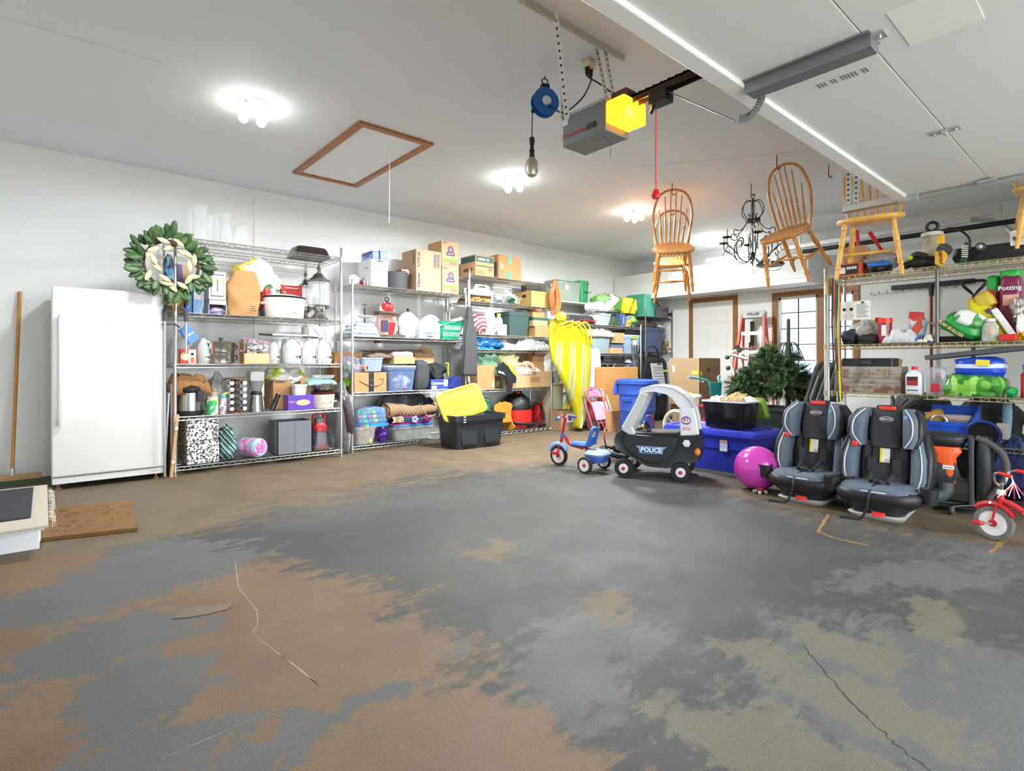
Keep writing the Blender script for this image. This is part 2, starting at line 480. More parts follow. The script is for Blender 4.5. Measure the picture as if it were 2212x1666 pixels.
def drywall(hexc,sc=1.1,name='painted_wall'):
 m,N,L,b=newmat(name)
 tc=N.new('ShaderNodeTexCoord')
 nz=N.new('ShaderNodeTexNoise');nz.inputs['Scale'].default_value=sc;nz.inputs['Detail'].default_value=8;L.new(tc.outputs['Object'],nz.inputs['Vector'])
 c=lin(hexc)
 mx=N.new('ShaderNodeMix');mx.data_type='RGBA';mx.inputs['A'].default_value=tuple(x*.955 for x in c[:3])+(1,);mx.inputs['B'].default_value=c
 L.new(nz.outputs['Fac'],mx.inputs['Factor']);L.new(mx.outputs['Result'],b.inputs['Base Color']);b.inputs['Roughness'].default_value=0.75
 n2=N.new('ShaderNodeTexNoise');n2.inputs['Scale'].default_value=35;L.new(tc.outputs['Object'],n2.inputs['Vector'])
 bp=N.new('ShaderNodeBump');bp.inputs['Strength'].default_value=0.08;bp.inputs['Distance'].default_value=0.003
 L.new(n2.outputs['Fac'],bp.inputs['Height']);L.new(bp.outputs[0],b.inputs['Normal'])
 return m
WALLM=drywall('#e8eae8');CEILM=drywall('#e7eaec',0.8,'painted_ceiling');TRIMW=mat('#e2e2df',0.5,0,.02)
struct(MB().box(-1.5,-1.6,-0.12,8.7,6.6,0).build('floor',FLOORM,smooth=0))
struct(MB().box(-12,-16,-0.16,20,-1.6,-0.04).build('ground_driveway',mat('#b5b1aa',0.9,0,.1,3),smooth=0))
struct(MB().box(-1.5,-1.45,CEIL,8.6,6.5,CEIL+0.15).build('ceiling',CEILM,smooth=0))
fl_=bpy.data.objects['floor']
def mark(name,pts,wd,m,jig=0.0):
 random.seed(len(pts)+int(wd*1e5));P=[]
 for a_,b2_ in zip(pts,pts[1:]):
  for k in range(8):P.append((a_[0]+(b2_[0]-a_[0])*k/8,a_[1]+(b2_[1]-a_[1])*k/8))
 P.append(pts[-1]);Q=[on_z(*p)for p in P];Q=[Vector((p.x+random.uniform(-jig,jig),p.y+random.uniform(-jig,jig),.0008))for p in Q]
 L_,R_=[],[]
 for i,p in enumerate(Q):
  d=(Q[min(i+1,len(Q)-1)]-Q[max(i-1,0)]).normalized();n_=Vector((-d.y,d.x,0))*wd*random.uniform(.4,1.2)/2;L_.append(p+n_);R_.append(p-n_)
 n=len(Q);MB().add(L_+R_,[(i,i+1,n+i+1,n+i)for i in range(n-1)]).build(name,m,fl_,smooth=0)
CRK=mat('#3a3632',.9);CHK=mat('#a89a88',.9);OXM=mat('#8a6a3a',.9,0,.3,30)
mark('crack',[(1736,1395),(1770,1440),(1850,1530),(1905,1580),(1955,1625),(2012,1666)],.004,CRK,.006)
mark('crack',[(860,990),(900,994),(950,1002),(1010,1003)],.006,CRK,.008)
for pl in([(350,1640),(700,1490),(545,1367),(640,1330)],[(545,1367),(557,1350),(555,1320),(515,1270),(508,1215)],[(700,1490),(640,1440),(560,1385)]):mark('chalk_line',pl,.003,CHK,.001)
mark('paint_mark',[(1790,1112),(1768,1150),(1810,1165),(1880,1180)],.02,OXM,.006);mark('paint_mark',[(2170,1165),(2140,1195)],.03,OXM,.006)
bk=[on_z(*p)for p in((372,1338),(400,1315),(470,1308),(505,1306),(490,1318),(440,1330),(400,1336))]
MB().add([(p.x,p.y,.001)for p in bk]+[(p.x,p.y,.004)for p in bk],[tuple(range(7,14))]+[(i,(i+1)%7,(i+1)%7+7,i+7)for i in range(7)]).build('peeled_patch',mat('#6f6252',.8,0,.2,30),fl_,smooth=0)
w=MB().box(-1.5,VW,0,UJ,VW+0.2,CEIL);w.box(UJ,VW2,0,UB+.2,VW2+0.13,CEIL)
struct(w.build('wall_left',WALLM,smooth=0))
struct(MB().box(-1.5,-1.45,0,-1.35,VW,CEIL).build('wall_house',WALLM,smooth=0))
w=MB().box(-1.35,-1.45,0,-0.05,-1.3,CEIL);w.box(-0.05,-1.45,2.25,4.85,-1.3,CEIL);w.box(4.85,-1.45,0,5.9,-1.3,CEIL)
w.box(5.75,-1.3,0,5.9,0.45,CEIL);w.box(5.9,0.3,0,UB+.2,0.45,CEIL)
struct(w.build('wall_front',WALLM,smooth=0))
wy0,wy1,wz0,wz1=2.62,3.64,0.78,1.965
w=MB().box(UB,0.3,0,UB+.18,wy0,CEIL);w.box(UB,wy1,0,UB+.18,VW2+.1,CEIL)
w.box(UB,wy0,0,UB+.18,wy1,wz0);w.box(UB,wy0,wz1,UB+.18,wy1,CEIL)
struct(w.build('wall_back',WALLM,smooth=0))
# drywall seams and scuffs on the ceiling (thin raised tape lines)
sm=MB()
for a,b2 in(((0,35),(350,135)),((1380,360),(1800,320)),((1000,405),(1150,475)),((1290,530),(1360,512))):
 p,q=on_z(*a,CEIL),on_z(*b2,CEIL);sm.tube([(p.x,p.y,CEIL-.0005),(q.x,q.y,CEIL-.0005)],0.004,5)
struct(sm.build('trim_1',mat('#d3d1cc',.8),smooth=0))
# window
OAKT=wood('#7a4a1e','#a06a30','oak_casing',4,(2,6,6),.45)
def casing(name,y0,y1,z0,z1,wd=.075,x0=UB-.022,bottom=True):
 f=MB().box(x0,y0-wd,z1,UB,y1+wd,z1+wd);f.box(x0,y0-wd,z0,UB,y0,z1);f.box(x0,y1,z0,UB,y1+wd,z1)
 if bottom:f.box(x0,y0-wd,z0-wd,UB,y1+wd,z0)
 return struct(f.build(name,OAKT,smooth=0,bevel=.004))
casing('trim_2',wy0,wy1,wz0,wz1)
ym=3.03
w1=thing('window_1',None,None,(0,0,0));struct(w1)
f=MB().box(UB-.022,ym-.05,wz0,UB+.06,ym+.05,wz1);f.build('mullion',OAKT,w1,smooth=0)
for(a,b2)in((wy0,ym-.05),(ym+.05,wy1)):
 f=MB();s_=.035
 f.box(UB+.03,a,wz0,UB+.08,a+s_,wz1);f.box(UB+.03,b2-s_,wz0,UB+.08,b2,wz1);f.box(UB+.03,a,wz0,UB+.08,b2,wz0+s_);f.box(UB+.03,a,wz1-s_,UB+.08,b2,wz1)
 f.build('sash',WHITEP,w1,smooth=0)
 g=MB();mid_=(a+b2)/2
 g.box(UB+.045,mid_-.006,wz0+s_,UB+.062,mid_+.006,wz1-s_)
 for k in range(1,5):z=wz0+(wz1-wz0)*k/5;g.box(UB+.045,a+s_,z-.006,UB+.062,b2-s_,z+.006)
 g.build('muntin',mat('#232629',.5),w1,smooth=0)
 MB().box(UB+.066,a+s_,wz0+s_,UB+.07,b2-s_,wz1-s_).build('pane',clear('#e8f2f5',.06,.03),w1,smooth=0)
# lap siding of the house next door, seen through the window
sd=MB()
for k in range(42):
 z=0.0+k*.1;sd.prism([(9.9,z),(9.865,z),(9.9,z+.1),(9.93,z+.1)],-5,12)
struct(sd.build('wall_neighbour',mat('#c9d4e0',.6,0,.03),smooth=0))
struct(MB().box(9.31,-6,2.95,9.93,12,3.1).box(8.6,-6,2.75,9.26,12,2.9).build('added_eaves',TRIMW,smooth=0))  # unseen eaves, added to keep sky light off the siding
# door at the back
dy0,dy1,dz=4.335,5.045,1.995
casing('trim_3',dy0,dy1,0.0,dz,.075,bottom=False)
d1=MB().box(UB-.012,dy0,0,UB+.0,dy1,dz)
dd=struct(d1.build('door_1',TRIMW,smooth=0))
pm=MB()
for(a,b2,z0,z1)in((.09,.30,1.62,1.82),(.41,.62,1.62,1.82),(.09,.30,.86,1.5),(.41,.62,.86,1.5),(.09,.30,.15,.74),(.41,.62,.15,.74)):
 y0,y1=dy0+a,dy0+b2
 for q in(0,.016):
  pm.box(UB-.016-q*.1,y0+q,z0+q,UB-.012,y0+q+.006,z1-q);pm.box(UB-.016,y1-q-.006,z0+q,UB-.012,y1-q,z1-q)
  pm.box(UB-.016,y0+q,z0+q,UB-.012,y1-q,z0+q+.006);pm.box(UB-.016,y0+q,z1-q-.006,UB-.012,y1-q,z1-q)
pm.build('door_panel',TRIMW,dd,smooth=0)
# hanging cabinets over the back door
cabx,cy0,cz0,cz1=7.82,2.99,2.087,2.52
cb=thing('wall_cabinet','long white plywood cabinet row hung high over the back door','cabinet',(cabx,cy0,cz0))
MB().box(.018,0,0,UB-cabx-.002,VW2-cy0-.01,cz1-cz0).build('body',TRIMW,cb,smooth=0)
MB().box(-.03,0,-.012,.018,VW2-cy0-.01,.05).build('ledge',mat('#f3f2ee',.5),cb,smooth=0)
ys=[0.02,1.15,2.2,3.28]
for i in range(3):
 dr=MB().box(0,ys[i]+.004,.06,.018,ys[i+1]-.004,cz1-cz0-.02).build('door',TRIMW,cb,smooth=0,bevel=.002)
MB().sphere((-.008,.18,.30),.012).build('knob',DARKCHROME,cb)

# ================================================================ CEILING FITTINGS
h=[on_z(*p,CEIL)for p in((777,259),(938,309),(770.9,402),(631.6,370.9))]
hx0,hx1,hy0,hy1=1.831,2.50,3.93,5.42
t=thing('attic_hatch','white attic hatch with brown oak trim in ceiling','hatch',(hx0,hy0,CEIL))
w_,d_=hx1-hx0,hy1-hy0
f=MB().box(0,0,-.022,w_,.06,0);f.box(0,d_-.06,-.022,w_,d_,0);f.box(0,.06,-.022,.06,d_-.06,0);f.box(w_-.06,.06,-.022,w_,d_-.06,0)
f.build('trim_frame',wood('#8a4f1e','#b06c2c','hatch_trim',4,(5,5,5),.4),t,smooth=0,bevel=.006)
MB().box(.06,.06,-.006,w_-.06,d_-.06,0).build('panel',mat('#eceff1',.6,0,.02),t,smooth=0)
p=on_z(841,300,CEIL)
zc=2.0
cd=MB().tube([(p.x-hx0,p.y-hy0,-.005),(p.x-hx0+.004,p.y-hy0,-.35),(p.x-hx0,p.y-hy0,-.68)],.0025,6)
cd.sphere((p.x-hx0,p.y-hy0,-.69),.007)
cd.build('pull_cord',mat('#e6e3da',.8),t)

# three winged LED garage lights screwed into ceiling sockets
GLOW=mat('#ffffff',.5,emit='#fffdf8',estr=11,name='bulb_glow')
def make_light(label,loc,rz):
 t=thing('ceiling_light',label,'light',loc,rz,'bare bulb clusters on the ceiling')
 MB().lathe([(.001,-.025),(.10,-.022),(.115,-.006),(.115,0),(.001,0)],28).build('base',WHITEP,t)
 for k in range(4):
  a=PI/2*k+.4;x,y=.085*math.cos(a),.085*math.sin(a)
  s_=MB().lathe([(.001,-.045),(.02,-.045),(.022,-.02),(.001,-.02)],14,(x,y,0)).build('socket',mat('#d8d8d6',.4),t)
  MB().lathe([(.001,-.125),(.02,-.12),(.034,-.10),(.036,-.085),(.028,-.06),(.016,-.045),(.001,-.045)],16,(x,y,0)).build('bulb',GLOW,s_)
 return t
spots=[(550,250,'brightest garage light, ceiling between fridge and attic hatch',20),(1108,402,'garage light on ceiling behind the hanging drop light',60),(1370,470,'garage light on ceiling left of the hanging chairs',10),(1535,525,'farthest garage light on ceiling above white cabinets',40)]
for px,py,lb,rz in spots:
 q=on_z(px,py,CEIL-.08)
 make_light(lb,(q.x,q.y,CEIL),R(rz))
 al=area('ceiling_lamp_glow',(q.x,q.y,CEIL-.14),(0,0,0),.4,.4,{550:28,1108:70,1370:70,1535:16}[px],(.95,.98,1))

# overhead door
ZD=2.22
DU0,DU1,DV1=-0.05,4.83,1.23
DOORM=drywall('#e3e3df',1.5,'door_panel_paint')
t=thing('garage_door','open white sectional garage door lying overhead with grey centre strut','garage door',(0,0,ZD))
for k in range(4):
 v1=DV1-k*.533;v0=v1-.530
 s=MB().box(DU0,v0,.0,DU1,v1,.045)
 o=s.build('door_section',DOORM,t,smooth=0,bevel=.003)
MB().box(DU0,DV1-.075,-.022,DU1,DV1+.004,.048).build('edge_rail',mat('#ecece8',.4),t,smooth=0,bevel=.006)
s=MB().box(2.335,DV1-.56,-.052,2.415,DV1-.08,.0);s.box(2.31,DV1-.56,-.006,2.44,DV1-.08,0)
s.build('centre_strut',mat('#8b8d8d',.4,.6,.1,40),t,smooth=0,bevel=.003)
def hinge(u,v):
 q=MB().obox((u,v,-.004),(.06,.13,.006));q.tube([(u-.03,v,-.015),(u+.03,v,-.015)],.011,8)
 for s_ in(-1,1):q.sphere((u,v+s_*.045,-.01),.008,n=8,m=5)
 return q
for u,v in((2.375,.70),(3.62,.70),(1.1,.70),(3.62,.167),(2.375,.167)):
 hinge(u,v).build('hinge',GALV,t)
hb=MB()
hb.obox((DU1-.03,.70,-.02),(.10,.10,.01));hb.tube([(DU1-.03,.70,-.0),(DU1+.10,.70,.0)],.008);hb.lathe([(.022,-.01),(.022,.01)],14,(DU1+.06,.70,0),Matrix.Rotation(R(90),3,'Y'))
hb.build('roller_bracket',GALV,t)
hb=MB();hb.prism([(DU1-.06,-.05),(DU1+.03,-.05),(DU1+.03,.04),(DU1-.02,.02)],DV1-.14,DV1-.03)
hb.tube([(DU1,DV1-.08,0),(DU1+.10,DV1-.08,0)],.008);hb.build('roller_bracket',GALV,t)
text(t,'|| ||||| || |||',.05,(2.62,.86,-.003),(R(180),0,R(90)),mat('#55565a',.8),'barcode')
MB().box(2.25,.38,-.003,2.55,.60,0).build('paper_label',mat('#ebebe6',.7),t,smooth=0)
def track(name,u,v0,v1,z,label,cat='track',drop=True,group=None):
 t=thing(name,label,cat,(u,0,z))
 s=MB().prism([(0,-.028),(.045,-.028),(.045,-.024),(.004,-.024),(.004,.024),(.03,.024),(.03,.028),(0,.028)],v0,v1)
 s.prism([(-.04,-.028),(0,-.028),(0,-.024),(-.04,-.024)],v0,v1)
 s.build('rail',GALV,t,smooth=0)
 return t
tr=track('door_track',4.875,-.9,1.60,ZD,'galvanized roller track along right edge of the open garage door')
hg=MB()
for dy,du in((0,0),(.06,.01)):
 hg.box(.045+du,1.50+dy,-.02,.049+du,1.535+dy,CEIL-ZD)
hg.build('hanger_strap',mat('#d4d5d2',.5,.4),tr,smooth=0)
hh=MB()
for dy,du in((0,0),(.06,.01)):
 for k in range(14):hh.box(.0435+du,1.511+dy,.03+k*.042,.0495+du,1.524+dy,.045+k*.042)
hh.build('strap_hole',INK,tr,smooth=0)
tr2=track('door_track',7.6,1.25,4.35,2.53,'second galvanized track running high in front of the back wall')
cv=[]
for k in range(13):
 a=PI/2*k/12;cv.append((0.02,1.25-.38*math.sin(a),-.38+.38*math.cos(a)))
MB().tube(cv,.028,6).build('curve',GALV,tr2)
MB().box(0,1.0,.03,.05,1.62,.13).build('plate',GALV,tr2,smooth=0)
MB().box(.01,3.0,.02,.03,3.04,CEIL-2.53).build('hanger_strap',GALV,tr2,smooth=0)
p,q=on_u(1735,548,7.5),on_u(2212,490,7.5)
tag(MB().tube([(7.5,p.y,2.43),(7.5,.6,2.43)],.028,12).build('pipe',mat('#1d1d1f',.5)),'long black pipe slung under the rear galvanized track','pipe')

# opener
t=thing('garage_door_opener','grey ceiling opener motor with glowing amber lamp cover','door opener',(2.39,2.06,2.24))
OPM=mat('#74787a',.45,.2,.05)
bd=MB().prism([(-.10,0),(.10,.0),(.10,.17),(-.10,.17)],-.16,.16)
bd.build('housing',OPM,t,smooth=0,bevel=.008)
MB().box(-.104,-.165,.162,.104,.165,.178).build('top_cover',mat('#a9abaa',.4,.5),t,smooth=0)
AMB=mat('#ffb526',.35,emit='#ffa812',estr=2.0,name='amber_lens')
lens=MB().prism([(-.10,.035),(.095,.035),(.095,.155),(-.10,.155)],-.285,-.161)
lens.build('lamp_cover',AMB,t,smooth=0,bevel=.012)
text(t,'Chamberlain',.036,(-.1035,.07,.055),SIDE,mat('#b8342c',.5),shear=.3,sx=1.1)
text(t,'65B',.045,(-.1035,-.065,.055),SIDE,INK,bold=.001)
MB().box(-.1025,.115,.12,-.1,.155,.155).build('sticker',PAPER,t,smooth=0)
MB().tube([(-.05,-.1,0),(-.03,-.14,-.04),(-.02,-.13,-.12)],.0015,5).build('antenna_wire',INK,t)
pl=bpy.data.lights.new('amber','POINT');pl.energy=1.2;pl.color=(1,.62,.15);pl.shadow_soft_size=.05
lo=bpy.data.objects.new('opener_lamp_glow',pl);col.objects.link(lo);lo.location=(2.39,1.70,2.33)
rl=MB().box(-.028,-3.3,.155,.028,-.15,.165);rl.box(-.028,-3.3,.125,-.022,-.15,.165);rl.box(.022,-3.3,.125,.028,-.15,.165)
rl.build('rail',mat('#3a2a20',.45,.5,.15,30),t,smooth=0)
ch=MB()
for k in range(60):ch.torus((0,-.2-k*.022,.176),.009,.003,8,4,Matrix.Rotation(R(90 if k%2 else 0),3,'Y'))
ch.build('chain',mat('#2c2622',.5,.6),t)
MB().box(-.05,-.26,.17,.05,-.16,.21).build('sprocket_guard',mat('#3b2a20',.6),t,smooth=0)
tr_=MB().box(-.035,-.49,.07,.035,-.39,.13);tr_.tube([(0,-.41,.10),(-.01,-.40,.06),(-.0,-.38,.045)],.01);tr_.build('trolley',BLACKP,t)
arm=MB().obox((0,-.65,-.01),(.03,.46,.005),rot=(R(37),0,0));arm.build('straight_arm',mat('#808484',.4,.7),t,smooth=0)
ca=bezier([(0.012,-.85,-.14),(0.012,-.90,-.145),(.012,-.945,-.10),(.012,-.955,-.03),(.012,-.96,.0)],5)
rs=MB();
for a,b2 in zip(ca,ca[1:]):
 dv=(b2-a);rs.obox((a+b2)/2,(.006,dv.length*1.1,.035),Matrix(((1,0,0),(0,dv.y/dv.length,-dv.z/dv.length),(0,dv.z/dv.length,dv.y/dv.length))))
rs.build('curved_arm',mat('#a7a9a8',.35,.7),t)
MB().tube([(0,-.41,.055),(.002,-.41,-.36)],.0035,6).build('release_cord',mat('#e0453a',.6),t)
MB().lathe([(.001,.012),(.012,.01),(.024,-.02),(.018,-.035),(.001,-.03)],14,(0.002,-.41,-.37)).build('release_handle',mat('#d81f26',.35),t)
# hanging steel for the opener
t=thing('opener_bracket','perforated steel angle and straps holding the ceiling opener','bracket',(2.0,2.08,CEIL))
MB().box(-.15,-.02,-.004,.66,.03,0).box(-.15,-.024,-.04,.66,-.02,0).build('angle_iron',mat('#bfc1be',.5,.5,.15,50),t,smooth=0)
def strap(a,b2):
 a,b2=Vector(a),Vector(b2);d=b2-a;M=d.to_track_quat('Z','X').to_matrix()
 MB().obox((a+b2)/2,(.004,.032,d.length),M).build('strap',mat('#d4d5d2',.45,.4),t,smooth=0)
 hs_=MB()
 n=int(d.length/.035)
 for k in range(1,n):hs_.obox(a+d*k/n,(.006,.011,.011),M)
 hs_.build('strap_hole',INK,t,smooth=0)
strap((.06,-.03,0),(.29,.10,-.46));strap((.29,.14,-.1),(.29,.14,-.44));strap((.49,-.01,-.02),(.49,-.10,-.44));strap((.45,.02,-.02),(.45,-.08,-.44))
# outlet with two plugs
p=on_z(1274,133,CEIL)
t=thing('ceiling_outlet','cream outlet box on ceiling with two black plugs','outlet',(p.x,p.y,CEIL),R(10))
MB().box(-.06,-.04,-.006,.06,.04,0).build('cover_plate',mat('#cfc9b4',.5),t,bevel=.003)
MB().box(-.05,-.028,-.05,.02,.028,-.006).build('adapter',mat('#d9cfa6',.5),t,bevel=.004)
e1=bezier([(-.03,0,-.05),(-.03,0,-.10),(.0,-.08,-.17),(.10,-.15,-.24)],6)
MB().tube(e1,.005).lathe([(.012,-.04),(.016,0)],10,(-.03,0,-.05)).build('opener_plug',BLACKP,t)
rel=at_t(1177,222,3.5)
loc=Vector((p.x,p.y,CEIL))
def L_(v):return Matrix.Rotation(-R(10),3,'Z')@(Vector(v)-loc)
pts=[Vector((.01,0,-.05)),Vector((.01,.0,-.12)),L_(at_t(1255,215,3.2)),L_(at_t(1215,243,3.35)),L_(rel+Vector((0,-.03,-.02)))]
MB().tube(bezier(pts,8),.005).lathe([(.012,-.04),(.016,0)],10,(.01,0,-.05)).build('reel_plug',BLACKP,t)
# cord reel and drop light
Fv=Vector((KB,KA,0));Rv=Vector((KA,-KB,0))
VM=Matrix((Rv,Fv,Vector((0,0,1)))).transposed() # local x = right, y = away, z = up
rzv=math.atan2(Rv.y,Rv.x)
t=thing('cord_reel','blue metal cord reel hanging from ceiling hook','cord reel',rel,rzv+R(18))
RX=Matrix.Rotation(R(90),3,'X')
MB().lathe([(.001,-.03),(.085,-.03),(.088,-.026),(.085,-.022),(.06,-.02),(.06,.02),(.085,.022),(.088,.026),(.085,.03),(.001,.03)],36,(0,0,0),RX).build('drum',mat('#1c5fa6',.35),t)
MB().lathe([(.001,.0),(.030,.0),(.030,.004),(.001,.004)],24,(0,-.031,0),RX).build('label_disc',mat('#cfd3d6',.5),t)
br=MB().box(-.025,-.02,.05,.025,.02,.115);br.torus((0,0,.135),.02,.004,12,6,RX);br.tube([(0,0,.155),(0,0,.17)],.004);br.build('hanger',BLACKP,t)
MB().sphere((-.085,-.01,-.07),.014).build('cord_stop',BLACKP,t)
dl=at_t(1149,350,3.46)
t2=thing('drop_light','caged silver drop light with black handle hanging below blue reel','work light',dl,rzv)
top=VM.transposed()@(at_t(1150,240,3.47)-dl)
MB().tube([top,(0,0,.13)],.0035,6).build('cord',BLACKP,t2)
MB().lathe([(.001,.16),(.016,.155),(.018,.13),(.013,.10),(.013,.085),(.018,.07),(.014,.05),(.018,.04),(.018,.02),(.001,.02)],16).build('handle',BLACKP,t2)
MB().lathe([(.001,.03),(.016,.03),(.035,.005),(.037,-.06),(.03,-.085),(.001,-.10)],20).build('guard',mat('#b9aea0',.35,.8,.2,20),t2)
cg=MB()
for k in range(6):
 a=2*PI*k/6;cg.tube([(.02*math.cos(a),.02*math.sin(a),.02),(.042*math.cos(a),.042*math.sin(a),-.01),(.042*math.cos(a),.042*math.sin(a),-.06),(.02*math.cos(a),.02*math.sin(a),-.095)],.002,5)
cg.tube([(0,0,-.1),(0,0,-.13),(.008,0,-.14),(.01,0,-.13)],.0018,5)
cg.build('cage',GALV,t2)

# hooks, chairs
HOOKM=mat('#8c2420',.45)
def hook(px,py,label,drop=.10):
 q=on_z(px,py,CEIL)if px>20 else Vector((px,py,CEIL))
 t=MB().tube(bezier([(0,0,0),(0,0,-drop*.5),(0,0,-drop),(.01,0,-drop-.022),(.026,0,-drop-.022),(.032,0,-drop-.005)],6),.0045,8)
 o=t.build('ceiling_hook',HOOKM,loc=q,rot=(0,0,rzv));tag(o,label,'hook','red screw hooks in the ceiling');return q
def turned(mb,a,b2,prof):
 a,b2=Vector(a),Vector(b2);d=b2-a
 pts=[a+d*s for s,r in prof];mb.tube(pts,[r for s,r in prof],10)
 return mb
LEGP=[(0,.013),(.06,.017),(.10,.020),(.12,.015),(.14,.020),(.17,.016),(.25,.018),(.38,.023),(.42,.017),(.44,.023),(.47,.017),(.60,.019),(.76,.015),(.78,.020),(.81,.020),(.83,.014),(.86,.017),(1,.011)]
SPP=[(0,.008),(.2,.011),(.38,.009),(.42,.013),(.44,.008),(.47,.013),(.5,.008),(.75,.007),(1,.005)]
def make_chair(label,loc,rot,woodm,group='windsor chairs hung from the ceiling',sc=1.04):
 t=thing('windsor_chair',label,'chair',loc,0,group,rot)
 t.scale=(sc,sc,sc)
 Z0=-.56 # seat top below the hook point (origin at hoop top)
 yb=.02
 # seat: rounded shield, front at -Y
 out=[]
 for k in range(32):
  a=2*PI*k/32;c,s=math.cos(a),math.sin(a)
  x=.225*math.copysign(abs(c)**.75,c)*(1.0 if s<0 else .88);y=.20*math.copysign(abs(s)**.8,s)
  out.append((x,y-.20))
 sb=MB();rs=[]
 for sc2,z in((.90,-.038),(.98,-.028),(1.0,-.012),(.985,-.001),(.80,-.006),(.4,-.012)):
  rs.append([(x*sc2,(y+.20)*sc2-.20+yb,Z0+z)for x,y in out])
 sb.rings(rs);sb.build('seat',woodm,t,smooth=50)
 hp=bezier([(-.155,-.02,Z0-.01),(-.19,.03,Z0+.16),(-.20,.06,Z0+.33),(-.14,.085,Z0+.50),(0,.095,Z0+.555),(.14,.085,Z0+.50),(.20,.06,Z0+.33),(.19,.03,Z0+.16),(.155,-.02,Z0-.01)],6)
 off=Vector((0,-.095,.0))
 hp=[p+off+Vector((0,.06,0))for p in hp]
 MB().tube(hp,.0125,8).build('back_hoop',woodm,t)
 for i in range(6):
  f=(i-2.5)/2.5
  xb,xt=f*.105,f*.145
  zt=Z0+.55-.16*abs(f)**2.2-(.03 if abs(f)>.9 else 0)
  sp=MB();turned(sp,(xb,-.045,Z0-.005),(xt,.035*(zt-Z0)/.5-.01,zt),SPP);sp.build('spindle',woodm,t)
 lt=[(-.15,-.31,-1),(.15,-.31,-1),(-.13,-.07,1),(.13,-.07,1)];mids=[]
 for x,y,s in lt:
  a=Vector((x,y,Z0-.03));b2=Vector((x*1.38,y+(-.055 if s<0 else .10),Z0-.45))
  l=MB();turned(l,a,b2,LEGP);l.build('leg',woodm,t);mids.append(a.lerp(b2,.55))
 for i,j in((0,2),(1,3)):
  s=MB();turned(s,mids[i],mids[j],[(0,.007),(.2,.009),(.45,.014),(.5,.016),(.55,.014),(.8,.009),(1,.007)]);s.build('stretcher',woodm,t)
 s=MB();turned(s,(mids[0]+mids[2])/2,(mids[1]+mids[3])/2,[(0,.007),(.2,.009),(.45,.014),(.5,.016),(.55,.014),(.8,.009),(1,.007)]);s.build('stretcher',woodm,t)
 return t
OAK2=wood('#9a5c24','#c28038','oak_darker',5,(8,8,1))
OAK3=wood('#d69a45','#eab965','oak_pale',5,(8,8,1))
def chair_at(px_hook,py_hook,label,phi,pitch,m,drop=.07,sc=1.04,roll=0):
 q=hook(px_hook,py_hook,'red screw hook in ceiling carrying the '+' '.join(label.split(',')[0].split()[:7]))
 return make_chair(label,(q.x+Rv.x*.02,q.y+Rv.y*.02,CEIL-drop-.03),(R(pitch),R(roll),rzv-R(phi)),m,sc=sc)
chair_at(1452,396,'nearer oak chair of the pair hung left, seat tipped towards the room',10,26,OAK,.04,.98)
chair_at(1449,441,'rear oak chair hung right behind the nearer left one',14,24,OAK2,.05,.98)
chair_at(1678,335,'middle hanging oak chair, tilted beside the black chandelier',62,27,OAK,.07,.99)
hook(1790,357,'empty red hook in ceiling between two hanging chairs',.09)
make_chair('pale oak chair hanging behind the garage door corner, legs over shelf',at_t(1886,318,4.5),(R(6),0,rzv-R(40)),OAK3,sc=1.06)
make_chair('pale oak chair cut off by the right edge of the view',at_t(2262,245,3.9),(R(4),0,rzv-R(35)),OAK3,sc=.96)
for px_,py_,t_,lb in((1886,318,4.5,'red hook in ceiling above the pale oak chair by door corner'),(2262,245,3.9,'red hook in ceiling above the chair at the right edge')):
 q=at_t(px_,py_,t_);hook(q.x-Rv.x*.02,q.y-Rv.y*.02,lb,CEIL-q.z-.03)

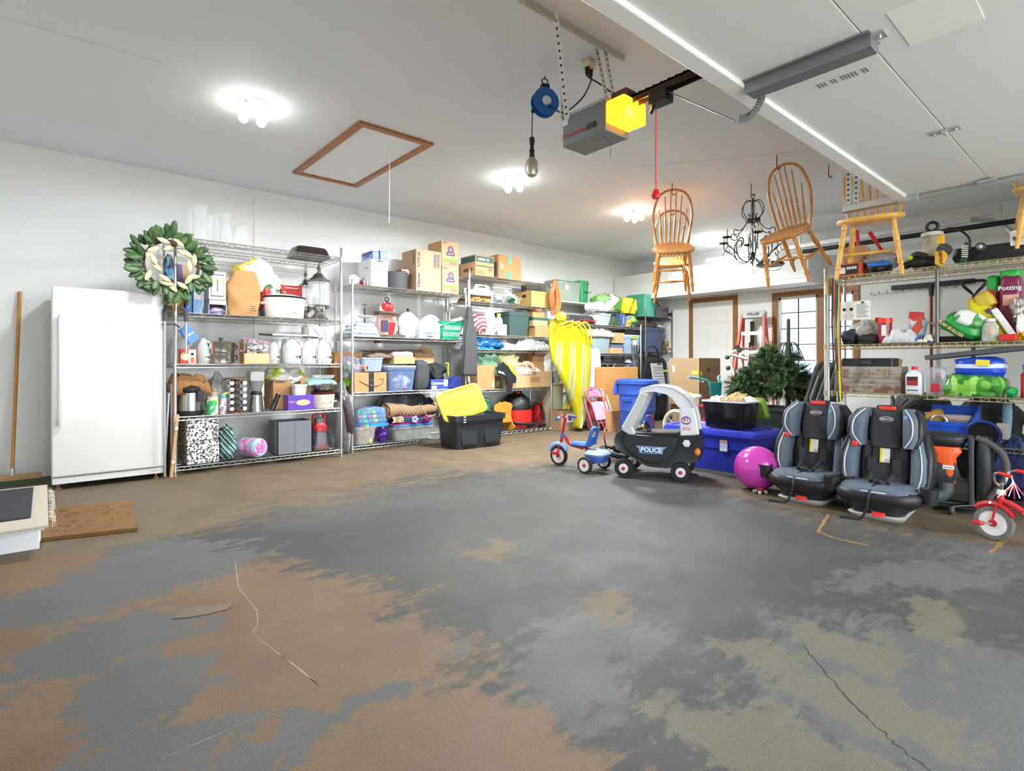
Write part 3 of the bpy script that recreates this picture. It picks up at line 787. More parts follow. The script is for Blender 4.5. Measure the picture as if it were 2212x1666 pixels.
# chandelier
q=hook(1623,396,'red hook in ceiling holding the black chandelier',.10)
IRON=mat('#2a2522',.5,.5,.15)
c0=at_t(1626,422,5.55)
t=thing('chandelier','black wrought iron chandelier with crystal drops hung from a red hook','chandelier',c0,rzv)
b=MB().torus((0,0,-.01),.02,.004,16,6,RX)
b.tube([(0,0,-.03),(0,0,-.72)],[.008,.006],8)
b.lathe([(.001,-.28),(.07,-.27),(.075,-.25),(.03,-.245),(.001,-.245)],20)
b.lathe([(.001,-.66),(.02,-.65),(.03,-.62),(.015,-.58),(.001,-.57)],14)
b.build('stem',IRON,t)
CRY=clear('#ffffff',.35,.02)
for k in range(6):
 a=2*PI*k/6+.25;M=Matrix.Rotation(a,3,'Z')
 def P(*pp):return[M@Vector((x,0,z))for x,z in pp]
 arm=MB().tube(bezier(P((.01,-.06),(.07,-.06),(.11,-.13),(.10,-.20),(.05,-.24),(.03,-.21),(.05,-.19)),5),.004,6)
 arm.tube(bezier(P((.06,-.27),(.11,-.34),(.16,-.37),(.21,-.36),(.22,-.41),(.17,-.43),(.16,-.39)),5),.0045,6)
 arm.tube(bezier(P((.02,-.63),(.07,-.68),(.15,-.65),(.19,-.56),(.17,-.46),(.12,-.44),(.11,-.49),(.14,-.51)),5),.0055,6)
 arm.tube(bezier(P((.17,-.62),(.23,-.56),(.28,-.53),(.30,-.50),(.30,-.455)),5),.005,6)
 arm.tube(bezier(P((.29,-.53),(.31,-.57),(.285,-.60),(.27,-.57)),5),.004,6)
 ar=arm.build('arm',IRON,t)
 e=M@Vector((.30,0,0))
 MB().lathe([(.001,-.46),(.045,-.447),(.048,-.44),(.001,-.445)],16,(e.x,e.y,0)).build('drip_pan',IRON,ar)
 MB().lathe([(.011,-.445),(.011,-.37),(.009,-.365),(.001,-.36)],12,(e.x,e.y,0)).build('candle_sleeve',mat('#cfc08e',.6),ar)
 for(x,z)in((.285,-.64),(.17,-.70),(.16,-.52),(.07,-.33)):
  dr=MB();pt=M@Vector((x,0,z));dr.lathe([(.001,.075),(.003,.07),(.002,.055),(.005,.045),(.002,.035),(.006,.015),(.014,-.012),(.012,-.022),(.001,-.03)],8,pt)
  dr.build('crystal_drop',CRY,ar)
# spare light fixture on top of the cabinets' front
p=on_v(1663,572,3.9)
t=thing('ceiling_fixture_plate','old dark light fixture with loose wires hanging by the white cabinets','light fixture',at_t(1664,574,6.6),rzv)
MB().lathe([(.001,0),(.15,0),(.16,.02),(.14,.035),(.001,.04)],24).build('base',mat('#3b3733',.4,.7),t)
for k in range(5):
 a=2*PI*k/5;MB().lathe([(.001,.03),(.02,.03),(.02,.10),(.001,.10)],10,(.10*math.cos(a),.10*math.sin(a),0)).build('socket',mat(['#d8d4c8','#2a2826'][k%2],.5),t)
MB().tube(bezier([(-.15,0,.01),(-.21,0,-.05),(-.2,0,-.09),(-.13,0,-.03),(-.02,0,-.06),(.1,0,-.05),(.14,0,0)],6),.003,5).build('wire',BLACKP,t)
MB().tube([(0,0,.04),(0,0,.66)],.003,5).build('hanging_wire',GALV,t)
# surface conduit on the left wall
q=on_v(551.5,412,VW)
tag(MB().box(-.012,-.012,1.05,.012,0,CEIL).build('wire_channel',mat('#e9e8e4',.5),loc=(q.x,VW,0)),'white vertical wire channel on wall behind glass vases','wire channel')
# ================================================================ generic builders for stored goods
def wire_unit(label,x0,x1,y0,y1,levels,post_h,m=CHROME,pitch=.0254,square=False,mpost=None,name='wire_shelf_unit',group='wire shelving units',loc_rz=0,O=(0,0)):
 t=thing(name,label,'shelving',(O[0],O[1],0),loc_rz,group)
 mp_=mpost or m
 for px_ in(x0,x1):
  for py_ in(y0,y1):
   f=MB().lathe([(.001,.0),(.016,.0),(.016,.012),(.009,.018),(.009,.03),(.0127,.03),(.0127,post_h-.004),(.010,post_h),(.001,post_h)],12,(px_,py_,0))
   for k in range(int(post_h/.0254/2)):z=.05+k*.0508;f.torus((px_,py_,z),.0128,.0008,10,4)
   f.build('post',mp_,t)
 for z in levels:
  s=MB();r=.004;w=.0022
  for yy in(y0,y1):
   s.tube([(x0,yy,z),(x1,yy,z)],r,6);s.tube([(x0,yy,z-.03),(x1,yy,z-.03)],r,6)
   n=int((x1-x0)/.045);pts=[]
   if square:
    for k in range(n+1):
     x=x0+(x1-x0)*k/n;s.tube([(x,yy,z-.03),(x,yy,z)],.0022,4)
     if k%2 and k<n:s.tube([(x,yy,z-.03),(x+(x1-x0)/n,yy,z)],.0018,4)
   else:
    for k in range(n+1):pts.append((x0+(x1-x0)*k/n,yy,z-(.03 if k%2 else 0)))
    s.tube(pts,.003,4)
  for xx in(x0,x1):
   s.tube([(xx,y0,z),(xx,y1,z)],r,6);s.tube([(xx,y0,z-.03),(xx,y1,z-.03)],r,6)
   n=max(2,int((y1-y0)/.045));s.tube([(xx,y0+(y1-y0)*k/n,z-(.03 if k%2 else 0))for k in range(n+1)],.0024,4)
  n=int((x1-x0)/pitch)
  for k in range(1,n):x=x0+(x1-x0)*k/n;s.tube([(x,y0,z),(x,y1,z)],w,4)
  for f_ in(.33,.66):yy=y0+(y1-y0)*f_;s.tube([(x0,yy,z-.006),(x1,yy,z-.006)],r,6)
  for px_ in(x0,x1):
   for py_ in(y0,y1):s.lathe([(.013,z-.035),(.017,z-.035),(.0155,z+.008),(.013,z+.008)],10,(px_,py_,0))
  s.build('wire_shelf',m,t)
 return t
def fit(frame,px0,px1,pyt,z0):
 """frame ('V', y) faces -Y, ('U', x) faces -X. returns (location, rz, width, height)"""
 k,d=frame
 if k=='V':
  a,b2=on_v(px0,pyt,d),on_v(px1,pyt,d);c=on_v((px0+px1)/2,pyt,d)
  return Vector(((a.x+b2.x)/2,d,z0)),0.0,b2.x-a.x,c.z-z0
 a,b2=on_u(px0,pyt,d),on_u(px1,pyt,d);c=on_u((px0+px1)/2,pyt,d)
 return Vector((d,(a.y+b2.y)/2,z0)),R(-90),a.y-b2.y,c.z-z0
SOFT=dict(n=36,m=22)
def item(name,label,cat,frame,px0,px1,pyt,z0,group=None,turn=0):
 loc,rz,w,h=fit(frame,px0,px1,pyt,z0)
 return thing(name,label,cat,loc,rz+R(turn),group),w,h
def carton(label,frame,px0,px1,pyt,z0,d,m=CARD,group='cardboard boxes',name='cardboard_box',cat='box',tape=True,turn=0,flaps=False,tapem=None):
 t,w,h=item(name,label,cat,frame,px0,px1,pyt,z0,group,turn)
 if flaps:
  b=MB();th=.004
  b.box(-w/2,0,0,w/2,d,th);b.box(-w/2,0,0,w/2,th,h);b.box(-w/2,d-th,0,w/2,d,h);b.box(-w/2,th,0,-w/2+th,d-th,h);b.box(w/2-th,th,0,w/2,d-th,h)
  b.build('body',m,t,smooth=0)
  fl=min(d,w)*.42
  MB().obox((0,-fl*.35,h+fl*.3),(w,.004,fl),rot=(R(40),0,0)).build('flap',m,t,smooth=0)
  MB().obox((0,d+fl*.2,h+fl*.42),(w,.004,fl),rot=(R(-25),0,0)).build('flap',m,t,smooth=0)
  MB().obox((-w/2-fl*.3,d/2,h+fl*.25),(.004,d,fl),rot=(0,R(-50),0)).build('flap',m,t,smooth=0)
 else:
  MB().box(-w/2,0,0,w/2,d,h).build('body',m,t,smooth=0,bevel=.003)
  if tape:
   tw=.022
   MB().box(-w/2-.0006,d/2-tw,h-.04,w/2+.0006,d/2+tw,h+.0006).build('tape',tapem or TAPE,t,smooth=0)
 return t,w,h
def decal(t,w,h,x,z,dw,dh,m,name='label',y=-.0007,th=.0006):
 """flat label on the front; x, z, dw, dh as fractions of the front"""
 return MB().box((x-.5)*w,y-th,z*h,(x-.5+dw)*w,y,(z+dh)*h).build(name,m,t,smooth=0)
def sidedecal(t,w,h,d,y,z,dw,dh,m,name='label'):
 return MB().box(-w/2-.0013,y*d,z*h,-w/2-.0007,(y+dw)*d,(z+dh)*h).build(name,m,t,smooth=0)
def tote(label,frame,px0,px1,pyt,z0,d,m,group='plastic storage totes',lid=None,lidm=None,name='storage_tote',taper=.88,ribs=2,turn=0,handle=None,open_=False,cat='tote',rimh=.03):
 t,w,h=item(name,label,cat,frame,px0,px1,pyt,z0,group,turn)
 c=(0,d/2);hb_=h-(.022 if lidm else 0)
 ww,dd=w*.96,d*.96
 b=MB()
 if open_:
  b.rrect([(ww*taper,dd*taper,0),(ww,dd,hb_-rimh),(w,d,hb_-rimh),(w,d,hb_),(ww*.95,dd*.94,hb_),(ww*.93,dd*.92,hb_-rimh),(ww*taper*.93,dd*taper*.92,.008)],.03,4,True,c)
 else:
  b.rrect([(ww*taper,dd*taper,0),(ww,dd,hb_-rimh),(w,d,hb_-rimh),(w,d,hb_)],.03,4,True,c)
 b.build('body',m,t,smooth=30)
 if ribs:
  rb=MB()
  for k in range(ribs):
   x=(-.5+(k+1)/(ribs+1))*ww*.9;rb.obox((x,d/2-dd/2*(1+taper)/2+.002,hb_*.45),(w*.05,.008,hb_*.8),rot=(R(math.degrees(math.atan2(dd*(1-taper)/2,hb_))),0,0))
  rb.build('rib',m,t,smooth=0,bevel=.002)
 if lidm:
  MB().rrect([(w*1.02,d*1.02,hb_),(w*1.03,d*1.03,hb_+.012),(w*.98,d*.98,hb_+.022),(w*.9,d*.88,hb_+.022),(w*.88,d*.86,hb_+.015)],.035,4,True,c).build('lid',lidm,t,smooth=30)
 if handle:
  MB().box(-w*.14,-.02,hb_-.045,w*.14,.012,hb_-.005).build('latch',handle,t,smooth=0,bevel=.004)
 return t,w,h
def soft(name,label,cat,frame,px0,px1,pyt,z0,d,m,seed=1,amp=.1,e=.6,group=None,fs=1.6,turn=0,pinch=0,child='body',solo=True):
 loc,rz,w,h=fit(frame,px0,px1,pyt,z0)
 b=MB().blob(w,d,h,seed,amp,e,40,24,fs,(0,d/2,0),pinch=pinch)
 o=b.build(name,m,loc=loc,rot=(0,0,rz+R(turn)),smooth=80)
 return tag(o,label,cat,group)
def heap(name,label,cat,frame,px0,px1,pyt,z0,d,m,seed=1,rough_=.5,group=None,fr=9,hang=0,turn=0):
 """crumpled cloth or paper lying in a pile"""
 loc,rz,w,h=fit(frame,px0,px1,pyt,z0)
 def fn(a,b2):
  x,y=a*2-1,b2*2-1
  r=max(abs(x),abs(y))**1.0
  env=(max(0,1-x**4)*max(0,1-y**4))**.5
  n1=noise.noise(Vector((x*2.2+seed,y*2.2,seed*2.0)));n2=noise.noise(Vector((x*fr*.5,y*fr*.5,seed)))
  rid=1-abs(noise.noise(Vector((x*2.6+seed*5,y*2.6-seed,1)))*2)
  z=env*(1-rough_+rough_*(.55*rid+.45*(n1+.5)))+.06*n2*env
  return(x*w/2*(1+.06*n1),d/2+y*d/2*(1+.08*n2),max(.002,z*h*1.12))
 b=MB().sheet(fn,44,34)
 o=b.build(name,m,loc=loc,rot=(0,0,rz+R(turn)),smooth=60,solid=.004)
 return tag(o,label,cat,group)
PRINT=mat('#3a3a44',.7)
def lines(t,w,h,x,z,dw,dh,n,m=PRINT,name='printed_text',y=-.0007):
 b=MB()
 for k in range(n):
  zz=(z+dh*(k+.3)/n)*h;b.box((x-.5)*w,y-.0006,zz,(x-.5+dw*(1-.25*(k%3)/2))*w,y,zz+dh*h/n*.4)
 return b.build(name,m,t,smooth=0)

# ================================================================ LEFT WALL, UNIT 1
V1,V2=5.50,5.65
U1=[0.075,.51,.972,1.425,2.085]
wire_unit('tall chrome wire shelf unit beside the white freezer, wreath on its post',.862,2.36,V1,6.08,U1,2.19)
U2=[.065,.655,1.275,1.845]
wire_unit('shorter chrome wire shelf unit in the middle holding the smile-arrow box',2.55,4.07,V2,6.10,U2,1.90)
U3=[.05,.632,1.155,1.352,1.775,2.117]
wire_unit('tall chrome wire shelf unit with orange cord hung on its corner',4.126,5.595,V2,6.10,U3,2.19)

# freezer
t=thing('upright_freezer','white upright freezer with long handle standing against the left wall','freezer',(.04,5.47,0))
FW=mat('#d6d6d3',.22,0,.01,coat=.3)
wf,hf=.735,1.662
hf=on_v(109,617,5.47).z
MB().box(0,.05,.04,wf,.72,hf-.012).build('cabinet',FW,t,smooth=0,bevel=.01)
MB().box(0,.0,.10,wf,.048,hf).build('door',FW,t,smooth=0,bevel=.012)
MB().box(.005,.012,.045,wf-.005,.05,.095).build('kick_plate',FW,t,smooth=0,bevel=.003)
hz0,hz1=on_v(125,920,5.45).z,on_v(125,680,5.45).z
MB().rrect([(.032,.022,hz0),(.036,.03,hz0+.05),(.036,.034,hz1-.05),(.03,.022,hz1)],.01,3,True,(.055,-.03)).box(.045,-.03,hz0+.01,.065,0,hz0+.05).box(.045,-.03,hz1-.06,.065,0,hz1-.02).build('handle',FW,t)
for x in(.04,wf-.05):MB().lathe([(.001,0),(.025,0),(.022,.012),(.01,.014),(.01,.045),(.001,.045)],12,(x,.06,0)).build('foot',mat('#8d5a45',.6),t)
MB().obox((wf-.05,.03,.085),(.05,.05,.012)).build('hinge',GALV,t,smooth=0)
q=on_v(315,662,5.47);MB().lathe([(.001,0),(.022,0),(.024,.003),(.001,.003)],24,(q.x-.04,-.001,q.z),RX).build('badge',mat('#dcdcda',.3,.3),t)
q=on_v(233,699,5.47);x,z=q.x-.04,q.z
MB().box(x-.035,-.0015,z-.045,x+.035,0,z+.045).build('notice',mat('#ecebe6',.5),t,smooth=0)
for k in range(3):MB().box(x-.02,-.002,z+.018-.02*k,x+.02,-.0015,z+.024-.02*k).build('printed_text',mat('#bebdb8',.6),t,smooth=0)

# push broom, mats, steps
t=thing('push_broom','wooden push broom leaning on wall left of freezer','broom',(.0,5.98,0))
q0=on_v(26,1018,6.0);q1=on_v(43,630,VW-.02)
MB().tube([(q0.x,0.02,.08),(q1.x,VW-.02-5.98,q1.z)],.0135,10).build('handle',wood('#a8702c','#c68d42','broomstick',4,(6,6,1)),t)
MB().tube([(q0.x,.02,.05),(q0.x+.003,.025,.13)],.017,10).build('ferrule',GALV,t)
xe=on_v(90,1020,5.98).x
MB().box(xe-.62,-.03,.035,xe,.045,.075).build('head',wood('#a98254','#c09a6a','broom_head',4,(1,6,6)),t,smooth=0,bevel=.006)
MB().box(xe-.61,-.026,.0,xe-.01,.04,.036).build('bristles',mat('#3c5a40',.9,0,.3,200),t,smooth=0)
WPL=mat('#e8ebf0',.5,0,.04)
t=thing('step_stool','white plastic entry step with carpet on top at the left edge','step',(-.02,3.80,0))
sx0=-1.2
tz=.152
pA,pB=on_z(97,1150,tz),on_z(94,1050,tz)
st0,st1=3.84,4.90
b=MB().box(sx0,0.03,0,0.0,.06,tz-.03);b.box(-.02,.06,.02,.0,1.0,tz-.03);b.box(sx0,-.08,tz-.03,.02,1.05,tz-.012)
for k in range(9):b.box(-.004,.10+k*.1,.02,.004,.15+k*.1,tz-.04)
b.build('body',WPL,t,smooth=0,bevel=.004)
MB().box(sx0,-.16,0,-.19,-.13,.17).build('side_rail',WPL,t,smooth=0,bevel=.004)
cf=MB().box(sx0,-.13,tz-.012,.035,1.09,tz+.004)
cf.build('carpet',mat('#b9b0a2',.95,0,.2,120,.5),t,smooth=0,bevel=.003)
fr_=MB();random.seed(3)
for k in range(60):
 y=random.uniform(0,1.0);fr_.tube([(.04,y,tz),(.04+random.uniform(.01,.03),y+random.uniform(-.02,.02),tz-.01),(.05+random.uniform(0,.02),y+random.uniform(-.03,.03),tz-random.uniform(.02,.06))],.0015,4)
fr_.build('loose_fringe',mat('#cfc7ba',.95),t)
tag(MB().box(sx0+.1,0,0,.0,.92,.008).build('rubber_mat',mat('#2a2b30',.8,0,.3,90,.8),loc=(-.055,3.89,tz+.005),smooth=0,bevel=.004),'dark ribbed rubber mat lying on the carpeted step','mat')
tag(MB().box(0,0,0,.1,.5,.01).build('rubber_mat',mat('#1f2023',.8),loc=(-.05,3.98,0.0),smooth=0),'strip of black mat under the brown coir doormat','mat')
t=thing('doormat','brown coir doormat with dark leaf print on the floor by the freezer','doormat',(0,0,0))
cor=[on_z(*p)for p in((84,1172),(297,1148),(284,1088),(105,1104))]
cor[3]=cor[0]+(cor[2]-cor[1])
b=MB();b.rings([[(p.x,p.y,0.002)for p in cor],[(p.x,p.y,.022)for p in cor]])
b.build('mat',mat('#7a5a32',.95,0,.35,9,.9,bscale=150),t,smooth=0)
lf=MB();ex,ey=(cor[1]-cor[0]),(cor[3]-cor[0])
for k in range(46):
 a=random.random();s=random.uniform(.1,.9)
 if .35<a<.65 and .35<s<.65:continue
 c=cor[0]+ex*(.06+a*.88)+ey*s;an=random.uniform(0,PI);M=Matrix.Rotation(an,3,'Z')
 lf.lathe([(.001,0),(.022,0),(.022,.0008),(.001,.0008)],8,(c.x,c.y,.022),M,1,.22)
lf.build('printed_leaves',mat('#4a3a24',.95),t)

# boards and walker between freezer and unit 1
tag(MB().obox((0,0,.36),(.012,.56,.72),rot=(0,R(3),0)).build('board',mat('#aab6c6',.6),loc=(.805,5.82,0.004),smooth=0),'pale blue board standing edgewise right of the freezer','board')
t=thing('wooden_leg_rail','narrow pine rail with two round bolts leaning by the freezer','board',(.83,5.47,0),0,None,(0,R(5),0))
MB().box(-.012,0,0,.012,.05,.54).build('rail',wood('#b08d62','#c8a67a','pine',4,(6,6,1)),t,smooth=0)
for z in(.13,.42):MB().lathe([(.001,0),(.014,0),(.014,.006),(.001,.006)],12,(0,-.001,z),RX).build('bolt',mat('#d8d2c4',.4),t)
tag(MB().box(-.008,0,0,.008,.6,.8).build('board',wood('#8a6a48','#a58460','ply'),loc=(.842,5.54,0),smooth=0),'dark plywood sheet standing behind the narrow pine rail','board')
t=thing('walker','folded aluminium walker with two black foam grip bends beside shelf post','walker',(0,5.44,0))
for k,(a,b2)in enumerate(((356,369),(393,402))):
 xa,xb=on_v(a,690,5.44).x,on_v(b2,690,5.44).x
 zt=on_v(370,664,5.44).z
 xm=(xa+xb)/2;r=.03
 if k==0:pts=bezier([(xa,0,zt-.12),(xa,0,zt-.05),(xa+.015,0,zt-.012),(xa+.05,0,zt)],5)
 else:pts=bezier([(xb-.05,0,zt),(xb-.015,0,zt-.012),(xb,0,zt-.05),(xb,0,zt-.12)],5)
 MB().tube(pts,.017,12).build('foam_grip',mat('#4a4c50',.8),t)
 x=xa if k==0 else xb
 MB().tube([(x,0,zt-.11),(x,0.0,zt-.40 if k else .02)],.0105,10).build('leg_tube',CHROME,t)
MB().tube([(on_v(350,700,5.44).x,.0,zt-.15),(on_v(376,698,5.44).x,.0,zt-.14),(on_v(388,705,5.44).x,0,zt-.17)],.007).build('cross_hook',BLACKP,t)

# wreath
wc=on_v(371,572,5.40)
t=thing('wreath','magnolia leaf wreath with cream leaves hung on shelf post','wreath',wc)
RW=.20
MB().torus((0,0,0),RW,.012,40,8,RX).build('twig_ring',mat('#4b3a26',.9,0,.3,60),t)
MLEAF=[mat('#3f5c33',.45,0,.3,10),mat('#4c6a3c',.45,0,.3,10),mat('#35502f',.5,0,.3,10)]
CREAM=mat('#dccb98',.6,0,.15,20)
def leaf(c,d,up,L,W,m,parent,name='leaf',curl=.25):
 d=Vector(d).normalized();up=Vector(up).normalized();s=d.cross(up).normalized();up=s.cross(d)
 rs=[]
 def fn(a,b2):
  w=W*math.sin(PI*min(1,a*.96+.02))**.7*(b2-.5);y=a*L
  return Vector(c)+d*y+s*w+up*(curl*L*(a*a*.5-a*.1)-abs(b2-.5)*W*.35)
 MB().sheet(fn,8,4).build(name,m,parent,smooth=60,solid=.0015)
random.seed(11)
for k in range(84):
 a=2*PI*k/84+random.uniform(-.15,.15);rr=RW+random.uniform(-.035,.055)
 c=(rr*math.cos(a),-.02+random.uniform(-.02,.02),rr*math.sin(a));ta=a+random.uniform(-1.1,.5)
 d=(math.cos(ta)*.9,random.uniform(-.35,.1),math.sin(ta)*.9)
 leaf(c,d,(0,-1,.2),random.uniform(.09,.13),random.uniform(.05,.065),random.choice(MLEAF),t)
for k in range(18):
 a=2*PI*k/18+random.uniform(-.12,.12);rr=RW-.045+random.uniform(-.015,.04)
 c=(rr*math.cos(a),-.045,rr*math.sin(a));ta=a+random.uniform(.6,2.4)
 leaf(c,(math.cos(ta),-.15,math.sin(ta)),(0,-1,.1),.10,.042,CREAM,t,'cream_leaf',.1)
pc=MB().sphere((.01,-.05,RW-.03),.022,n=10,m=8)
for k in range(40):
 a=k*2.4;ph=k/40*PI;pc.sphere((.01+.022*math.cos(a)*math.sin(ph),-.05+.022*math.sin(a)*math.sin(ph),RW-.03+.022*math.cos(ph)),.006,n=5,m=4)
pc.build('pine_cone',mat('#4a3320',.8),t)
tw=MB()
for k in range(26):
 a=random.uniform(0,2*PI);rr=RW+.01;d=a+random.uniform(-.5,.5)
 tw.tube([(rr*math.cos(a),-.03,rr*math.sin(a)),(rr*math.cos(a)+.05*math.cos(d),-.04,rr*math.sin(a)+.05*math.sin(d)),(rr*math.cos(a)+.10*math.cos(d+.2),-.05,rr*math.sin(a)+.10*math.sin(d+.2))],.0016,4)
tw.build('twigs',mat('#5d5a3c',.9),t)

# --- unit 1, top: glass
GLASS=clear('#f4f8f8',.10,.03,'thin_glass')
def vase(px0,px1,pyt,v,prof,label):
 loc,rz,w,h=fit(('V',v),px0,px1,pyt,U1[4]+.003)
 o=MB().lathe([(r*w/2,z*h)for r,z in prof],28,cap=False).lathe([(.001,.004),(prof[0][0]*w/2*.95,.004),(prof[0][0]*w/2*.95,.012),(.001,.012)],20).build('glass_vase',GLASS,loc=loc)
 tag(o,label,'vase','clear glass vases on the top shelf')
TULIP=[(.6,0),(.62,.1),(.7,.5),(.8,.8),(1,1)]
WAIST=[(.75,0),(.95,.15),(.9,.4),(.55,.65),(.6,.8),(1,1)]
CYLN=[(.9,0),(.92,.3),(.9,.8),(1,1)]
SQUAT=[(.6,0),(.95,.2),(1,.42),(.75,.62),(.6,.75),(.85,1)]
vase(402,420,452,5.80,TULIP,'short flared glass vase leftmost on the top shelf')
vase(417,448,445,5.72,CYLN,'tallest glass vase on the top shelf')
vase(444,461,466,5.70,TULIP,'slim tumbler-like glass vase just right of the tallest vase')
vase(458,475,463,5.84,CYLN,'straight glass cylinder vase in the middle of the vase row')
vase(476,502,461,5.70,WAIST,'waisted glass vase second from right in the vase row')
vase(502,540,488,5.72,SQUAT,'squat round glass vase at right end of the vase row')
t,w,h=item('roasting_pan','black roasting pan upside down on top shelf right end','pan',('V',5.62),640,718,532,U1[4]+.003)
MB().rrect([(w,.34,0),(w*.97,.33,.012),(w*.85,.28,h*.8),(w*.78,.25,h)],.05,4,True,(0,.17)).build('pan',mat('#2e2724',.3,0,.2),t)
MB().rrect([(w*.55,.18,h*.95),(w*.6,.2,h*1.02),(w*.5,.16,h*1.1)],.05,4,True,(.02,.17)).build('lid',mat('#3a322d',.3,0,.2),t)

# --- unit 1, level 4 (z 1.43)
Z=U1[3]+.004
F1=('V',5.56)
soft('scarf','blue and purple silky scarf bundle seen through the wreath','scarf',('V',5.70),355,380,555,Z+.0,.16,patches(['#4a3c78','#56a8c8','#3c3f86','#8fc8d8','#2b2440'],14,'scarf_silk',.35),3,.18,.8,pinch=.1)
carton('brown box with purple picture seen through the wreath',('V',5.74),383,408,572,Z,.2,patches(['#b5987a','#6b5c86','#8a6a52'],6),None,tape=False)
carton('yellow and brown snack carton low behind the wreath',('V',5.58),364,398,643,Z,.16,patches(['#b59b45','#8f6d34'],10),None,tape=False)
BLUEZ=mat('#2f72c4',.35)
for a,b2,y,lb,c2 in((401,415,637,'dark blue freezer-bag carton right of the wreath bottom','#2463b4'),(417,437,629,'light blue and white freezer-bag carton next to the darker one','#7ba6e0')):
 t,w,h=carton(lb,F1,a,b2,y,Z,.22,mat(c2,.4),'freezer-bag cartons','freezer_bag_box',tape=False)
 decal(t,w,h,.1,.62,.8,.3,PAPER if c2!='#2463b4' else mat('#3f8ade',.4));text(t,'Ziploc',w*.36,(0,-.002,h*.38),(R(90),R(-70),0),PAPER,bold=.0004)
t,w,h=carton('white toaster box standing on another white box',F1,451,488,587,Z+.135,.2,PAPER,None,'appliance_box',tape=False)
decal(t,w,h,.12,.12,.76,.78,INK,'frame');decal(t,w,h,.15,.15,.70,.72,PAPER,'panel',y=-.0014);decal(t,w,h,.48,.3,.05,.4,INK,'printed_line',y=-.002);decal(t,w,h,.36,.68,.3,.06,mat('#d8b860',.6),'printed_line',y=-.002)
t,w,h=item('open_box','white open-fronted box with a plastic bag inside','box',F1,451,490,626,Z)
h=.135
b=MB().box(-w/2,0,0,-w/2+.004,.2,h);b.box(w/2-.004,0,0,w/2,.2,h);b.box(-w/2,.19,0,w/2,.2,h);b.box(-w/2,0,h-.004,w/2,.2,h);b.box(-w/2,0,h*.68,w/2,.003,h)
b.build('carton',PAPER,t,smooth=0)
MB().box(-w/2+.005,.15,0,w/2-.005,.188,h*.95).build('inner_wall',mat('#6d5138',.8),t,smooth=0)
MB().blob(w*.85,.12,h*.5,4,.2,.8,c=(0,.075,0)).build('plastic_bag',mat('#b8a8dc',.3,0,.3,20),t)
# paper grocery bag
t,w,h=item('paper_bag','bulging brown paper grocery bag on the freezer-side shelf','bag',F1,494,569,583,Z)
b=MB();rs=[]
for k in range(15):
 f=k/14;z=h*f;wk=w*(.84+.16*math.sin(PI*min(1,f*1.1)))*(1-.22*max(0,f-.72)/.28);dk=.24*(1-.55*f**2.5);ring=[]
 for j in range(32):
  a=2*PI*j/32;c,s=math.cos(a),math.sin(a);x=wk/2*math.copysign(abs(c)**.45,c);y=dk/2*math.copysign(abs(s)**.5,s)
  n_=noise.noise(Vector((x*11,y*11,z*9)))*.034*math.sin(PI*min(1,f+.12));ring.append((x*(1+n_*5)-.03*(1-f)*0+.02*(f-.5),.13+y+n_,z+(n_*2.2 if k>11 else 0)+(.05*x if k>11 else 0)))
 rs.append(ring)
b.rings(rs);b.build('bag',mat('#b58a58',.8,0,.12,8,.5,bscale=14),t,smooth=50)
lines(t,w,h,.62,.10,.16,.14,3,mat('#4d5648',.7),y=-.012)
soft('shopping_bag','white and yellow plastic bag slumped over the paper bag','bag',('V',5.75),508,606,566,Z+.26,.2,patches(['#f0f0ee','#ebebe8','#e9d268','#f2f2f0','#d06a5a'],5,'printed_plastic',.35),8,.22,.9)
soft('shopping_bag','white plastic bag with red and green print behind the slow cooker','bag',('V',5.74),566,606,610,Z,.18,patches(['#f0f0ee','#ececea','#c8433f','#f2f2f0','#4e7a4a'],9,'printed_plastic2',.35),5,.2,.8)
t,w,h=carton('red carton with white writing above the slow cooker',('V',5.86),607,653,617,Z,.12,mat('#b8322f',.5),None,tape=False)
lines(t,w,h,.2,.9,.6,.05,1,PAPER)
tag(MB().box(-.08,0,0,.05,.1,.10).build('black_case',BLACKP,loc=(on_v(585,660,5.72).x,5.72,Z),smooth=0,bevel=.01),'small black case squeezed beside the slow cooker','case')
t,w,h=item('slow_cooker','white oval slow cooker with black rim and glass lid','slow cooker',F1,580,670,635,Z)
wx=w/2;sy=.8;c=(0,wx*sy,0)
MB().lathe([(.001,.0),(wx*.86,.0),(wx*.93,.02),(wx*.97,h*.5),(wx,h*.86),(.001,h*.86)],40,c,sy=sy).build('body',mat('#e6e4e0',.3,0,.02),t)
MB().lathe([(wx*.9,h*.84),(wx*1.02,h*.86),(wx*1.04,h*.90),(wx*1.0,h*.93),(wx*.88,h*.93)],40,c,sy=sy).build('rim',BLACKP,t)
MB().lathe([(wx*.95,h*.92),(wx*.8,h*.98),(wx*.4,h*1.04),(.001,h*1.06)],32,c,sy=sy).build('lid',clear('#e8eef0',.25,.05),t)
MB().lathe([(.001,h*1.05),(.008,h*1.05),(.02,h*1.12),(.018,h*1.16),(.001,h*1.17)],14,c).build('knob',mat('#c2a86a',.3,.5),t)
for s_ in(-1,1):MB().tube(bezier([(s_*wx*.93,c[1]-.03,h*.62),(s_*wx*1.14,c[1]-.03,h*.62),(s_*wx*1.14,c[1]+.03,h*.62),(s_*wx*.93,c[1]+.03,h*.62)],4),.011).build('handle',WHITEP,t)
MB().rrect([(.055,.012,h*.25),(.055,.012,h*.68)],.006,3,True,(wx*.25,wx*sy*.06)).build('control_panel',mat('#cfd2d2',.3),t)
